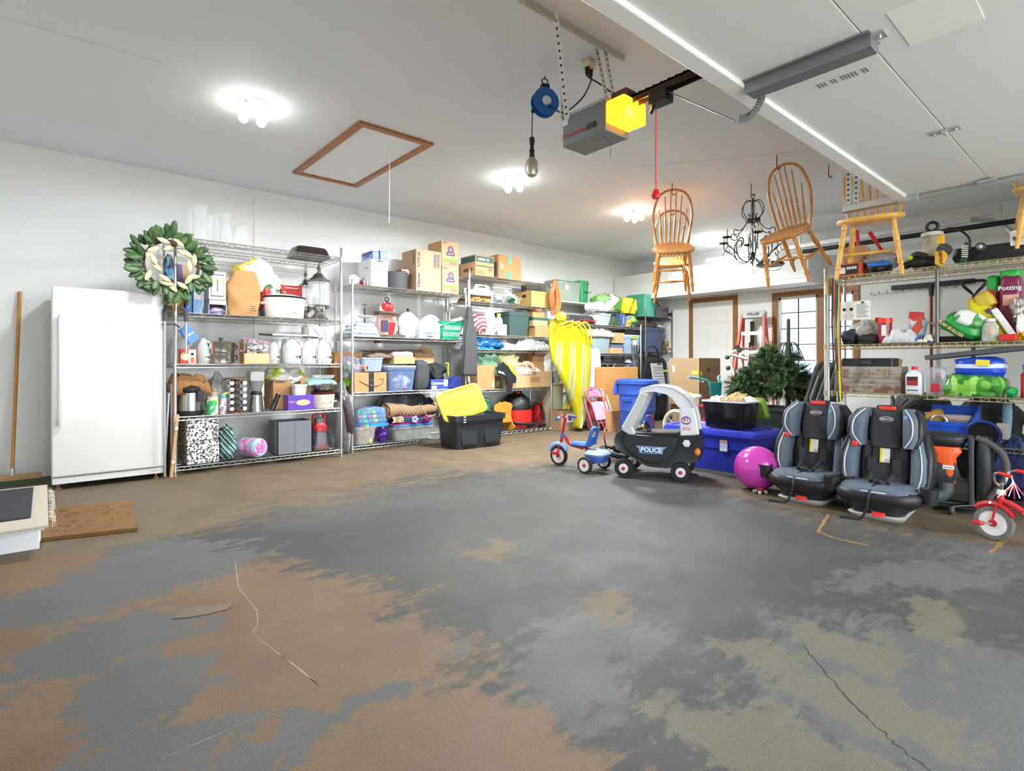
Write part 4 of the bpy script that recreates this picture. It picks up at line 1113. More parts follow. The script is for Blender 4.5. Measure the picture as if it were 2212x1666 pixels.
def dispenser(px0,px1,pyt,v,label):
 t,w,h=item('drink_dispenser',label,'drink dispenser',('V',v),px0,px1,pyt,Z,'silver lidded drink dispensers');r=w/2;c=(0,r,0)
 MB().lathe([(.001,0),(r*.8,0),(r*.85,h*.03),(r*.55,h*.08),(r*.3,h*.14),(r*.45,h*.18),(r*.95,h*.22),(r,h*.26),(r*.9,h*.27),(.001,h*.27)],28,c).build('base',STEEL,t)
 MB().lathe([(r*.86,h*.26),(r*.90,h*.35),(r*.92,h*.66)],28,c,cap=False).build('jar',clear('#eef3f3',.16,.03),t)
 MB().lathe([(r*.93,h*.66),(r,h*.68),(r*.96,h*.70),(r*.6,h*.74),(r*.4,h*.80),(r*.15,h*.83),(.012,h*.86),(.001,h*.86)],28,c).build('lid',STEEL,t)
 MB().lathe([(.004,h*.85),(.012,h*.87),(.022,h*.90),(.012,h*.93),(.008,h*.96),(.001,h)],14,c).build('finial',STEEL,t)
 MB().tube([(0,r*.25,h*.22),(0,-.02,h*.22),(0,-.025,h*.16)],.008).build('tap',STEEL,t)
dispenser(673,722,565,5.56,'front silver-lidded glass drink dispenser beside right post')
dispenser(650,680,582,5.84,'rear silver-lidded glass drink dispenser behind the slow cooker')

# --- unit 1, level 3 (z .975)
Z=U1[2]+.004
JUG=clear('#e3e8e8',.55,.3,'milky_plastic')
def make_jug(label,px0,px1,pyt,v,m=JUG,lbl=True):
 t,w,h=item('water_jug',label,'jug',('V',v),px0,px1,pyt,Z,'gallon water jugs');q=w*.93
 MB().rrect([(q*.9,q*.9,0),(q,q,.01),(q,q,h*.55),(q*.92,q*.92,h*.68),(q*.62,q*.62,h*.84),(.045,.045,h*.92),(.036,.036,h*.93),(.036,.036,h*.97)],.045,5,True,(0,q/2)).build('body',m,t)
 MB().lathe([(.001,h*.97),(.021,h*.95),(.021,h),(.001,h)],16,(0,q/2,0)).build('cap',mat('#dfe6ea',.5),t)
 MB().tube(bezier([(q*.2,q*.2,h*.9),(q*.46,q*.1,h*.82),(q*.5,q*.08,h*.7),(q*.48,q*.08,h*.6)],4),.009).build('handle',m,t)
 if lbl:
  MB().box(q*.05,-.0015,h*.14,q*.46,-.0005,h*.36).build('label',PAPER,t,smooth=0);MB().box(q*.1,-.002,h*.24,q*.36,-.0015,h*.28).box(q*.33,-.002,h*.18,q*.43,-.0015,h*.33).box(q*.08,-.002,h*.30,q*.22,-.0015,h*.315).build('printed_text',INK,t,smooth=0)
for a in((367,382,732,5.88,'translucent jug hidden behind the walker at shelf left end'),(383,413,720,5.66,'water jug nearest the left post'),(427,456,731,5.60,'water jug directly left of the stacked steel steamer'),
    (583,606,730,5.64,'water jug just right of the bag of wooden blocks'),(608,626,732,5.86,'rear water jug half hidden between two front ones'),(617,654,728,5.57,'largest front water jug, first of the right-hand three'),
    (656,686,730,5.57,'middle one of the three front water jugs on the right'),(688,720,731,5.57,'water jug standing beside the right front post')):
 make_jug(a[4],a[0],a[1],a[2],a[3])
t,w,h=carton('small tilted blue sandwich-bag carton lying on a jug',('V',5.55),409,434,708,Z+.17,.05,mat('#4f86d8',.4),'freezer-bag cartons','freezer_bag_box',tape=False)
t.location.z=on_v(421,738,5.55).z;t.rotation_euler=(0,R(-35),0)
text(t,'Ziploc',.03,(0,-.002,h*.5),FRONT,PAPER,bold=.0006)
t,w,h=carton('red and white baking soda carton left on middle shelf',('V',5.53),389,425,754,Z,.07,mat('#c8402f',.5),None,'baking_soda_box',tape=False)
decal(t,w,h,.50,.05,.45,.9,PAPER);MB().lathe([(.001,0),(.035,0),(.035,.001),(.001,.001)],20,(-w*.2,-.0005,h*.5),RX).build('roundel',mat('#e8c8a8',.5),t);MB().lathe([(.001,0),(.014,0),(.014,.001),(.001,.001)],5,(w*.23,-.002,h*.66),RX).build('printed_shape',INK,t);decal(t,w,h,.62,.1,.22,.35,mat('#d86a3a',.5),y=-.0015)
t,w,h=item('steamer_pot','stacked stainless steel steamer pot set with black knob','pot',('V',5.55),455,512,733,Z);r=w/2;c=(0,r,0)
MB().lathe([(.001,0),(r*.92,0),(r,.01),(r,h*.34),(r*1.03,h*.36),(.001,h*.36)],36,c).build('lower_pot',STEEL,t)
MB().lathe([(.001,h*.37),(r*.96,h*.37),(r*.98,h*.46),(r*1.02,h*.50),(.001,h*.50)],36,c,Matrix.Rotation(R(2),3,'Y')).build('steamer_ring',STEEL,t)
MB().lathe([(.001,h*.5),(r*1.0,h*.5),(r*1.06,h*.86),(r*1.08,h*.87),(.001,h*.87)],36,c,Matrix.Rotation(R(2),3,'Y')).build('upper_pan',STEEL,t)
MB().lathe([(r*1.06,h*.87),(r*.7,h*.92),(.001,h*.94)],36,c).build('lid',STEEL,t)
MB().lathe([(.001,h*.93),(.016,h*.93),(.018,h*1.08),(.001,h*1.09)],16,c).build('knob',DGREY,t)
for z in(h*.25,h*.7):MB().torus((r*1.05,r,z),.022,.006,14,6,RX).torus((-r*1.05,r,z),.022,.006,14,6,RX).build('handle',BLACKP,t)
t,w,h=item('block_bag','zip bag of foil over a pale wood box on middle shelf','bag',('V',5.54),528,582,733,Z)
MB().box(-w/2,0,0,w/2,.14,h*.42).build('wood_box',wood('#d6a775','#e8c095','pale_wood',5,(1,6,6),.5),t,smooth=0,bevel=.004)
MB().blob(w*.95,.14,h*.52,5,.3,.7,40,24,3,(0,.08,h*.42)).build('foil',mat('#c9cacb',.25,.8,.25,40),t)
MB().obox((0,.02,h*.96),(w*1.1,.004,.012),rot=(0,R(9),0)).build('zip_strip',mat('#b06a8c',.4),t,smooth=0)
MB().box(-w/2-.006,-.004,0,-w/2-.002,.14,h*.97).build('side_board',wood('#9a6a3a','#b58248','side_board'),t,smooth=0)
q0,q1=on_v(560,722,5.60),on_v(665,728,5.60)
t=thing('carving_tray','black handled knives and white rack lying across the jugs','tray',(0,5.6,0))
MB().tube([(q0.x,0,q0.z),((q0.x+q1.x)/2,.02,q0.z-.004)],.010,8).build('knife_handle',BLACKP,t)
MB().box(q0.x+.12,-.01,q1.z+.004,q1.x,.2,q1.z+.02).build('white_slab',mat('#dcdcd8',.4),t,smooth=0,bevel=.003)
MB().tube([(q1.x-.05,-.02,q1.z+.0),(q1.x+.1,.0,q1.z-.004)],.009).build('knife_handle',DGREY,t)
t,w,h=carton('white box with black slanted line high on the right jugs',('V',5.62),667,710,705,on_v(690,730,5.62).z,.22,mat('#e4e3df',.5),None,'appliance_box',tape=False)
MB().obox((-w*.12,-.001,h*.5),(.004,.001,h*.95),rot=(0,R(-42),0)).build('printed_line',DGREY,t,smooth=0);lines(t,w,h,.55,.2,.35,.6,4,mat('#b9b8b4',.5))
# ================================================================ UNIT 1, two lower shelves
Z=U1[1]+.004
SV=('V',5.54)
t,w,h=item('pressure_cooker','stainless electric pressure cooker with black lid on lower shelf','pressure cooker',SV,384,446,832,Z);r=w/2;c=(0,r,0)
MB().lathe([(.001,0),(r*.97,0),(r,.012),(r,h*.16),(.001,h*.16)],36,c).build('base',BLACKP,t)
MB().lathe([(.001,h*.15),(r*.97,h*.15),(r*.97,h*.76),(.001,h*.76)],36,c).build('body',STEEL,t)
MB().lathe([(r*.97,h*.74),(r*1.03,h*.78),(r*1.0,h*.9),(r*.7,h*1.0),(.001,h*1.03)],36,c).build('lid',BLACKP,t)
for s_ in(-1,1):MB().obox((s_*r*1.05,r,h*.80),(.05,.06,.03)).build('handle',BLACKP,t,bevel=.008)
MB().box(r*.35,-.008,h*.45,r*.8,r*.2,h*.8).build('control_panel',BLACKP,t,bevel=.004)
heap('paper_bag','crumpled brown paper bag lying on the pressure cooker','bag',('V',5.56),366,458,806,Z+.185,.25,mat('#8f6538',.85,0,.15,10),4,.6)
for a,b2,y,lb,m1,m2,v in((449,474,858,'yellow and green labelled tub with clear lid front of shelf',patches(['#dfe36a','#3fae6a','#e8ecc0','#cfe04a'],22,'tub_label',.4),mat('#d8d0b8',.5),5.53),
        (476,491,853,'small jar with teal collar and yellow lid by spice rack',patches(['#c9b8c8','#a08aa8','#e0dce0'],40,'jar_fill',.5),mat('#4fb0ae',.4),5.54),(457,474,838,'cream topped jar behind the yellow green tub',mat('#e8e2d0',.5),mat('#c8b088',.5),5.68)):
 t,w,h=item('food_jar',lb,'jar',('V',v),a,b2,y,Z,'jars beside the pressure cooker');r=w/2
 MB().lathe([(.001,0),(r,0),(r,h*.8),(r*.8,h*.86),(.001,h*.86)],20,(0,r,0)).build('body',m1,t)
 MB().lathe([(.001,h*.84),(r*.92,h*.84),(r*.92,h),(.001,h)],20,(0,r,0)).build('lid',m2,t)
tag(MB().sphere((0,0,0),.032,.02,.012,M=Matrix.Rotation(R(-25),3,'Y')).build('lid_scoop',mat('#d8d23a',.4),loc=on_v(486,851,5.56)),'yellow curved scoop lying on the small teal jar','scoop')
soft('shopping_bag','grey translucent plastic bag behind the jars and spice rack','bag',('V',5.72),453,494,815,Z,.2,clear('#c0c0c4',.55,.3),14,.25,.8)
t,w,h=item('spice_rack','revolving spice rack of labelled jars between round wood ends','spice rack',SV,491,537,817,Z);r=w/2
WD=wood('#6d4527','#8f6238','spice_wood',6,(6,6,6))
for z in(0,h-.012):MB().lathe([(.001,z),(r,z),(r,z+.012),(.001,z+.012)],30,(0,r,0)).build('end_disc',WD,t)
MB().box(-r*.35,r*.7,.01,r*.35,r*1.4,h-.01).build('core',DGREY,t,smooth=0)
SP=['#c9a25a','#c87a38','#c8b070','#9aa06a','#d0602a']
for k in range(5):
 z=.014+(h-.03)*(4-k+.5)/5
 for x,m_,nm in((-r*.6,clear('#b8b8b8',.5,.1),0),(0,mat(SP[k],.5,0,.2,60),1),(r*.6,STEEL,2)):
  j=MB().lathe([(.001,-.055),(.0165,-.055),(.0165,.012),(.001,.012)],14,(x,r*.32,z),RX).build('spice_jar',m_,t)
  MB().lathe([(.001,.012),(.0185,.012),(.0185,.024),(.001,.024)],14,(x,r*.32-.024,z),RX).build('cap',mat('#2c2c2e',.4)if nm==1 else STEEL,j)
tag(MB().box(-.065,0,0,.065,.13,.385).build('foam_block',mat('#dcdcda',.7,0,.03),loc=(on_v(556,800,5.72).x,5.72,Z),smooth=0,bevel=.006),'tall light grey foam box behind the coffee grinder','box')
t,w,h=item('coffee_grinder','steel coffee grinder with smoky hopper in front of foam box','coffee grinder',SV,542,574,823,Z);r=w/2
MB().lathe([(.001,0),(r*1.02,0),(r*.98,.012),(r*.82,h*.45),(r*.75,h*.56),(.001,h*.56)],28,(0,r,0)).build('body',STEEL,t)
MB().lathe([(r*.76,h*.54),(r*.8,h*.58),(r*.68,h*.66),(.001,h*.66)],28,(0,r,0)).build('collar',BLACKP,t)
MB().lathe([(r*.66,h*.66),(r*1.0,h*.98),(r,h),(.001,h)],28,(0,r,0)).build('hopper',clear('#6a6a6a',.45,.08),t)
for s_ in(-1,1):MB().tube([(s_*r*.72,.01,h*.5),(s_*r*1.05,0,0)],.004).build('leg',BLACKP,t)
t,w,h=carton('open brown box with plastic bags on top on lower shelf',('V',5.70),590,668,816,Z,.3)
lines(t,w,h,.45,.25,.3,.5,7,mat('#5d4630',.8));decal(t,w,h,.5,.8,.25,.1,INK)
soft('shopping_bag','clear plastic bag with lime green print on the brown box','bag',('V',5.68),580,664,792,Z+.245,.26,patches(['#b9bab4','#a8a8a2','#b8c04a','#c9c9c4','#8d8b84'],9,'crinkled_bag',.25),19,.22,.9)
t=thing('bottle','black bottle leaning by the purple carton','bottle',(on_v(585,880,5.58).x,5.58,Z),0,None,(0,R(24),0))
MB().lathe([(.001,0),(.03,.0),(.032,.02),(.026,.10),(.022,.12),(.022,.15),(.001,.15)],18,(0,0,.012)).build('body',mat('#1f1d20',.25),t)
MB().lathe([(.001,.145),(.025,.145),(.025,.165),(.001,.165)],18,(0,0,.012)).build('cap',mat('#151516',.2),t)
t,w,h=carton('purple candy carton with oval window on the lower shelf',('V',5.52),622,678,854,Z,.14,mat('#5a34a8',.4),None,'candy_box',tape=False)
MB().lathe([(.001,0),(.07,0),(.07,.001),(.001,.001)],28,(w*.08,-.0005,h*.5),RX,1,.42).build('oval_window',mat('#d9b48c',.5),t);sidedecal(t,w,h,.14,.1,.2,.8,.5,mat('#8a3f78',.5));text(t,'M&M',.03,(-w*.36,-.002,h*.55),FRONT,mat('#c8a8e0',.5))
t,w,h=item('food_container','white lidded plastic container on the purple carton','container',('V',5.55),637,663,831,Z+.10)
h=on_v(650,831,5.55).z-Z-.10
MB().rrect([(w*.82,.1,0),(w,.12,h*.88)],.015,4,True,(0,.06)).build('body',mat('#e2e4e6',.4),t);MB().rrect([(w*1.08,.13,h*.86),(w*1.1,.135,h)],.015,4,True,(0,.06)).build('lid',WHITEP,t)
lx=on_v(704,860,5.60).x;cw=on_v(730,860,5.56).x-on_v(680,860,5.56).x;r=cw/2
def dish(nm,lb,cat,z0,h,r0,r1,m,extra=None,grp=None):
 t=thing(nm,lb,cat,(lx,5.56+r,z0));MB().lathe([(.001,0),(r0,0),(r1,h*.7),(r1*1.03,h),(r1*.95,h),(r0*.9,h*.12),(.001,h*.1)],34).build('dish',m,t)
 if extra:extra(t)
 return t
z1=on_v(704,853,5.56).z;z2=on_v(704,847,5.56).z;z3=on_v(704,829,5.56).z;z4=on_v(704,817,5.56).z
def lugs(t):
 for s_ in(-1,1):MB().obox((s_*r*1.04,0,.06),(.03,.06,.012)).build('handle',mat('#e3d8c8',.4),t,bevel=.005)
 MB().tube(bezier([(-.06,-r*.97,.04),(-.03,-r*.99,.06),(0,-r,.035),(.03,-r*.99,.06),(.06,-r*.97,.04)],4),.0015,4).build('painted_script',INK,t)
dish('casserole_dish','cream stoneware casserole at the bottom of the dish stack','dish',Z,z1-Z,r*.85,r*.95,mat('#e3d8c8',.35),lugs)
dish('casserole_dish','dark red dish above the cream casserole in the stack','dish',z1+.001,z2-z1,r*.9,r*.98,mat('#5a2420',.3))
dish('mixing_bowl','steel mixing bowl with teal towel in the dish stack','bowl',z2+.001,z3-z2,r*.7,r*.96,STEEL)
heap('towel','folded pale teal towel draped over the steel bowl','towel',('V',5.57),667,729,818,z3-.015,.24,mat('#8fc0bd',.95,0,.08,40),6,.35)
dish('glass_dish','clear glass dish topping the stack of dishes','dish',z4-.005,.035,r*.85,r*.95,clear('#e8f0f0',.3,.05))

# bottom shelf
Z=U1[0]+.004
LEO,N,L,b_=newmat('leopard_print')
tc=N.new('ShaderNodeTexCoord');vo=N.new('ShaderNodeTexVoronoi');vo.inputs['Scale'].default_value=46;vo.feature='F1'
nz=N.new('ShaderNodeTexNoise');nz.inputs['Scale'].default_value=30;mx_=N.new('ShaderNodeVectorMath');mx_.operation='MULTIPLY_ADD';mx_.inputs[1].default_value=(.03,.03,.03)
L.new(tc.outputs['Object'],nz.inputs['Vector']);L.new(nz.outputs['Color'],mx_.inputs[0]);L.new(tc.outputs['Object'],mx_.inputs[2]);L.new(mx_.outputs[0],vo.inputs['Vector'])
r_=ramp(N,vo.outputs['Distance'],L,[(0,'#9a9a9c'),(.24,'#1b1b1d'),(.47,'#e6e6e4')],'CONSTANT');L.new(r_.outputs[0],b_.inputs['Base Color']);b_.inputs['Roughness'].default_value=.7
t,w,h=item('fabric_box','leopard print fabric storage box with folded top on bottom shelf','storage box',('V',5.53),404,474,902,Z)
d=.40
MB().box(-w/2,.0,0,w/2,d,h*.5).build('body',LEO,t,smooth=0,bevel=.012)
MB().box(-w/2-.004,-.008,h*.5,w/2-.006,d,h*.98).build('lid',LEO,t,smooth=0,bevel=.014)
PLAID=stripes(['#3f4a4e','#7fb5ae','#20262a','#9ab8b4','#55706e'],5,'X','plaid_cloth',.8,2.0,(0,R(35),0))
soft('cloth_bag','teal and black plaid cloth bag slumped next to the leopard box','bag',('V',5.54),476,512,925,Z,.2,PLAID,7,.2,.8,pinch=.25)
t,w,h=item('tissue_pack','pink and purple wrapped roll pack with a butterfly lying on the shelf','pack',('V',5.52),540,587,944,Z,turn=25)
r=h*.46
MB().lathe([(.001,0),(r*.8,.0),(r,.02),(r*1.02,.12),(r,.22),(r*.8,.24),(.001,.24)],24,(0,0,r),Matrix.Rotation(R(-90),3,'X')).build('wrapper',patches(['#c89ac8','#8ac0b8','#d86aa8','#b8a0d0','#e0b8d8'],24,'pack_print',.25),t)
bf=MB()
for s_ in(-1,1):bf.lathe([(.001,0),(.028,0),(.028,.002),(.001,.002)],14,(s_*.022,-.004,r+.016),RX,1,.9);bf.lathe([(.001,0),(.02,0),(.02,.002),(.001,.002)],12,(s_*.018,-.004,r-.018),RX)
bf.build('butterfly',mat('#d27ab8',.4),t)
t,w,h=item('storage_bin','plain grey fabric storage cube open on top on bottom shelf','storage bin',('V',5.53),600,674,910,Z)
d=.28;GR=mat('#73777d',.85,0,.05,150);b=MB();b.box(-w/2,0,0,w/2,.006,h).box(-w/2,d,0,w/2,d+.006,h).box(-w/2,0,0,-w/2+.006,d,h).box(w/2-.006,0,0,w/2,d,h).box(-w/2,0,0,w/2,d,.006)
b.build('body',GR,t,smooth=0);MB().box(-.001,-.001,0,.001,0,h).build('crease',DGREY,t,smooth=0)
t,w,h=item('carpet_cleaner','red and grey handheld carpet cleaner behind right post','carpet cleaner',('V',5.60),680,712,893,Z)
MB().rrect([(w*1.1,.2,0),(w*1.1,.2,.03),(w*.8,.16,.05)],.03,4,True,(0,.1)).build('base',mat('#6c4b42',.5),t)
MB().rrect([(w*.8,.15,.03),(w*.9,.16,h*.2),(w*.82,.15,h*.55)],.04,5,True,(0,.1)).build('tank',mat('#77727c',.25,0,.1),t)
MB().rrect([(w*.9,.17,h*.5),(w*.95,.17,h*.62),(w*.7,.13,h*.72)],.04,5,True,(0,.1)).build('collar',mat('#b62a2c',.35),t)
MB().tube(bezier([(-w*.34,.1,h*.6),(-w*.36,.1,h*.92),(0,.1,h),(w*.36,.1,h*.92),(w*.34,.1,h*.6)],6),.014,10).build('handle',mat('#b62a2c',.35),t)
MB().rrect([(w*.5,.09,h*.6),(w*.5,.09,h*.85)],.02,4,True,(0,.1)).build('cap',GREYP,t)
MB().tube([(-w*.55,.0,.01),(-w*.3,.02,h*.6)],.004).tube([(-w*.75,.02,.01),(-w*.5,.04,h*.55)],.004).build('wand',BLACKP,t)
t,w,h=item('wrapped_wreath','large round decoration in clear plastic leaning between the two units','decoration',('V',5.60),738,770,830,.004)
M_=Matrix.Rotation(R(90),3,'Y')@Matrix.Rotation(R(12),3,'X')
MB().torus((0,.23,h*.52),h*.32,.045,32,10,Matrix.Rotation(R(82),3,'Y')).build('ring',mat('#4b3d3f',.8,0,.4,30,.6),t)
MB().blob(w,.50,h,23,.12,.9,36,24,3,(0,.24,0)).build('plastic_wrap',clear('#c8c8cc',.35,.12),t)

# ================================================================ UNIT 2
Z=U2[3]+.004
FF=('V',5.68)
t,w,h=carton('white baby wipes case with pale teal lettering on unit top',FF,802,838,561,Z,.32,mat('#e8e8ec',.5,0,.02),None,'wipes_box',tape=False)
text(t,'BabyWipes',w*.17,(0,-.002,h*.74),FRONT,mat('#5d8f9a',.6),bold=.0006);lines(t,w,h,.12,.12,.76,.34,9,mat('#a9adb8',.7));decal(t,w,h,.36,.92,.3,.05,mat('#4a2a24',.6))
MB().lathe([(.001,0),(.035,0),(.035,.001),(.001,.001)],20,(0,-.0005,h*.58),RX,1,.35).build('roundel',mat('#b9bcc2',.6),t)
MB().lathe([(.001,0),(.04,0),(.04,.001),(.001,.001)],20,(-w/2-.001,.2,h*.25),Matrix.Rotation(R(90),3,'Y'),1,.5).build('handle_hole',mat('#8d8884',.7),t);text(t,'Wipes',w*.2,(-w/2-.002,.12,h*.7),SIDE,mat('#b8bac0',.6))
zb=Z+h
for a,b2,lb,c1,c2 in((804,819,'purple side freezer-bag carton on the wipes case','#5748b0','#4f86d0'),(821,837,'light blue freezer-bag carton at right on the wipes case','#3f78c8','#8ab4e0')):
 t,w2,h2=carton(lb,('V',5.70),a,b2,542,zb+.001,.27,mat(c1,.4),'freezer-bag cartons','freezer_bag_box',tape=False)
 decal(t,w2,h2,.2,.2,.6,.6,mat(c2,.4));sidedecal(t,w2,h2,.27,.05,.05,.9,.55,mat('#a8c8e8',.4));text(t,'Ziploc',.06,(-w2/2-.002,.13,h2*.5),SIDE,mat('#2a5aa8',.5),bold=.001)
soft('pouch','small white pouch at left end of the unit top','pouch',('V',5.72),754,777,594,Z,.1,mat('#e8e6e2',.7),3,.12,.6)
t=thing('ribbon_roll','striped red and cream ribbon roll lying beside white pouch','ribbon',(on_v(787,612,5.68).x,5.69,Z+.026),R(20))
for k in range(4):MB().lathe([(.001,-.009),(.026,-.009),(.026,.009),(.001,.009)],18,(-.034+.021*k,0,0),Matrix.Rotation(R(90),3,'Y')).build('ring',mat(['#7d2a2a','#d8cdbc'][k%2],.5),t)
t,w,h=item('planter_pot','plain black plastic tub on top of the middle unit','tub',('V',5.68),841,894,587,Z);r=w/2
MB().lathe([(.001,0),(r*.88,0),(r,h),(r*.95,h),(r*.84,.01),(.001,.01)],34,(0,r,0)).build('tub',mat('#47484a',.5),t)
MB().tube([(r*.2,r*.6,h*.96),(r*.4,r*.2,h*1.1)],.003).build('tag',PAPER,t)
heap('ribbon_garland','dark red plaid ribbon garland lying in black tub','ribbon',('V',5.74),862,887,580,Z+h*.8,.16,patches(['#6d1f26','#3a1518','#a83a40','#d8b8b0'],30,'ribbon_plaid',.5),5,.7)
t,w,h=carton('tall tan tissue case printed 21270 02 on the middle unit',FF,899,953,541,Z,.34,mat('#c09e7c',.8,0,.05,5),None,'tissue_case',tape=False)
text(t,'21270 02',h*.095,(-w*.40,-.002,h*.75),(R(90),R(-90),0),PURPLEINK,bold=.0015);text(t,'Kleenex',h*.105,(-w*.40,-.002,h*.25),(R(90),R(-90),0),PURPLEINK,bold=.0012,shear=.2)
for k in range(2):
 decal(t,w,h,.70+.13*k,.60,.09,.32,PURPLEINK);lines(t,w,h,.715+.13*k,.61,.06,.30,9,mat('#c8a888',.8),y=-.0016)
text(t,'tissue',h*.06,(.0,-.002,h*.28),(R(90),R(-90),0),mat('#8d7f92',.7));text(t,'Kleenex',h*.085,(-w/2-.002,.06,h*.78),(R(90),R(-90),R(-90)),PURPLEINK)
zz=Z
for a,b2,y,lb in((955,991,577,'lower tan paper towel case with purple flower seal'),(954,991,522,'upper tan paper towel case, corner of the tower')):
 t,w,h=carton(lb,('V',5.70),a,b2,y,zz,.32,mat('#c6a27c',.8,0,.05,5),'tan cases with purple flower seal','paper_case',tape=False)
 for rr,mm in((.045,PURPLEINK),(.034,mat('#c6a27c',.8)),(.028,PURPLEINK),(.016,mat('#b8a8c0',.7))):MB().lathe([(.001,0),(rr,0),(rr,.0006),(.001,.0006)],24,(w*.02,-.001-.0006*(.05-rr)*50,h*.68),RX).build('seal_ring',mm,t)
 decal(t,w,h,.28,.44,.46,.13,PURPLEINK);text(t,'QUILTED',w*.085,(w*.01,-.0025,h*.505),FRONT,PAPER,bold=.0004);decal(t,w,h,.02,.13,.96,.18,mat('#7fb648',.6));decal(t,w,h,.1,.06,.8,.15,mat('#9a7c66',.7),y=-.0016);lines(t,w,h,.14,.08,.3,.1,2,PAPER,y=-.0024)
 text(t,'MEGA',w*.1,(-w*.3,-.002,h*.93),FRONT,INK);zz+=h+.001

Z=U2[2]+.004
WOODT=wood('#4a4038','#7b6a58','grey_wood',5,(2,2,8),.7)
def tiered(name,label,px0,px1,pyt,v,dz,r2,m,mrod,ring=True,plates=False):
 t,w,h=item(name,label,'serving stand',('V',v),px0,px1,pyt,Z);r=w/2;c=(0,r,0)
 for k,(z,rr)in enumerate(((.0 if not plates else h*.18,r),(dz*h,r*r2))):
  prof=[(.001,z),(rr*.96,z),(rr,z+.006),(rr,z+.032),(rr*.94,z+.032),(rr*.93,z+.014),(.001,z+.012)]if not plates else[(.001,z),(rr*.5,z),(rr,z+.02),(rr*.98,z+.026),(.001,z+.012)]
  MB().lathe(prof,40,c).build('tray',m,t)
 MB().tube([(0,r,0),(0,r,h*.9)],.008,8).build('rod',mrod,t)
 if ring:MB().torus((0,r,h*.93),.024,.006,20,8,RX).build('ring_handle',mrod,t)
 else:MB().box(-.022,r-.004,h*.97,.022,r+.004,h).build('handle_bar',mrod,t,smooth=0)
 return t
tiered('tiered_stand','two tier grey wood serving stand with an iron ring handle',818,890,637,5.67,.56,.72,WOODT,mat('#39322c',.6,.5),True)
tiered('tiered_stand','small white two plate stand with black stem at the left',778,814,656,5.80,.58,.82,mat('#ecebe8',.3),BLACKP,False,True)
heap('plastic_bundle','folded white and blue plastic sheets bundled at shelf left','plastic sheets',('V',5.68),762,822,694,Z,.3,stripes(['#e6e8ee','#c8ccd6','#5b7ec0','#eceef0'],7,'Z','sheet_stack',.3,3),9,.5)
t,w,h=item('snack_bag','red and clear bag of cotton rounds behind the wood stand','bag',('V',5.84),818,862,655,Z)
MB().blob(w*.95,.12,h,12,.08,.6,30,20,2,(0,.06,0),pinch=.3).build('bag',mat('#e0b8ae',.3,0,.1,12),t)
bb=MB().blob(w*.6,.1,h*.3,2,.1,.7,20,12,2,(-.0,.05,h*.72));bb.build('red_top',mat('#d2201f',.3),t)
MB().box(-w*.38,-.012,h*.18,-w*.05,0,h*.5).build('label',mat('#3a3450',.5),t,smooth=0);MB().prism([(0,h*.1),(w*.2,h*.1),(w*.32,h*.45),(0,h*.45)],-.012,0).build('red_patch',mat('#c01f24',.4),t,smooth=0);text(t,'COT',.04,(w*.18,-.014,h*.5),FRONT,mat('#a8252a',.5),bold=.001)
t,w,h=item('casserole_dish','white domed covered dish with tiny black knob on the unit','dish',('V',5.82),868,915,672,Z);r=w/2;c=(0,r*.8,0)
MB().lathe([(.001,0),(r*.8,0),(r*.98,h*.45),(r,h*.5),(.001,h*.5)],32,c,sy=.75).build('dish',WHITEP,t);MB().lathe([(r*.98,h*.5),(r*.85,h*.75),(r*.4,h*.95),(.001,h)],32,c,sy=.75).build('lid',mat('#f0efec',.15),t);MB().lathe([(.001,h*.98),(.008,h),(.016,h*1.1),(.001,h*1.12)],12,c).build('knob',BLACKP,t)
soft('zip_bag','clear zip bag with purple seal behind the iron stand base','bag',('V',5.72),870,902,706,Z,.12,clear('#e0e0ea',.3,.15),15,.12,.8)
t,w,h=item('cake_carrier','round clear container with white rim standing on its edge','container',('V',5.76),917,945,681,Z);r=h/2
MB().lathe([(.001,0),(r,0),(r,.02),(r*.9,.06),(.001,.06)],32,(0,.0,r),RX@Matrix.Rotation(R(180),3,'X')).build('body',clear('#e4e6ea',.5,.2),t);MB().torus((0,0,r),r*.97,.008,32,8,RX).build('rim',WHITEP,t)
t,w,h=carton('white appliance carton with blue lettering on the middle unit',('V',5.68),907,951,703,Z,.26,mat('#e4e6ea',.45),None,'appliance_box',tape=False)
text(t,'SensioPro',w*.17,(w*.08,-.002,h*.42),FRONT,mat('#2f63a8',.5),bold=.001);decal(t,w,h,.35,.1,.3,.12,mat('#35507a',.5));decal(t,w,h,.32,.6,.5,.3,mat('#c4cede',.5))
t,w,h=item('laundry_basket','bright green slotted plastic basket on the middle unit','basket',('V',5.70),952,1003,694,Z)
GRN=mat('#18a374',.4,0,.08);b=MB().rrect([(w*.72,.2,0),(w*.9,.26,h*.55),(w,.28,h*.95),(w*1.03,.3,h),(w*.97,.27,h),(w*.66,.18,.01)],.03,4,True,(0,.15));b.build('body',GRN,t)
sl=MB()
for rw in range(2):
 for k in range(9):sl.obox((-w*.32+w*.08*k,.012+(1-rw)*.006+.02*(0 if rw else 1),h*(.3+rw*.33)),(w*.035,.012,h*.24),rot=(R(14),0,0))
sl.build('slots',mat('#d5ece2',.6),t,smooth=0)
def sheetfn(p0,p1,d,z0,z1,seed):
 return lambda a,b2:(p0+(p1-p0)*a,5.70+d*b2+.01*noise.noise(Vector((a*6,b2*6,seed))),z0+(z1-z0)*a**1.3+.02*noise.noise(Vector((a*5,b2*4,seed+3)))+.03*math.sin(b2*PI))
x0,x1=on_v(925,690,5.75).x,on_v(1000,670,5.75).x
tag(MB().sheet(sheetfn(x0,x1,.22,Z+.14,Z+.27,4),24,14).build('plastic_sheet',clear('#b9b9b2',.75,.3),smooth=70,solid=.004),'grey plastic sheet draped over the green basket','plastic sheet')
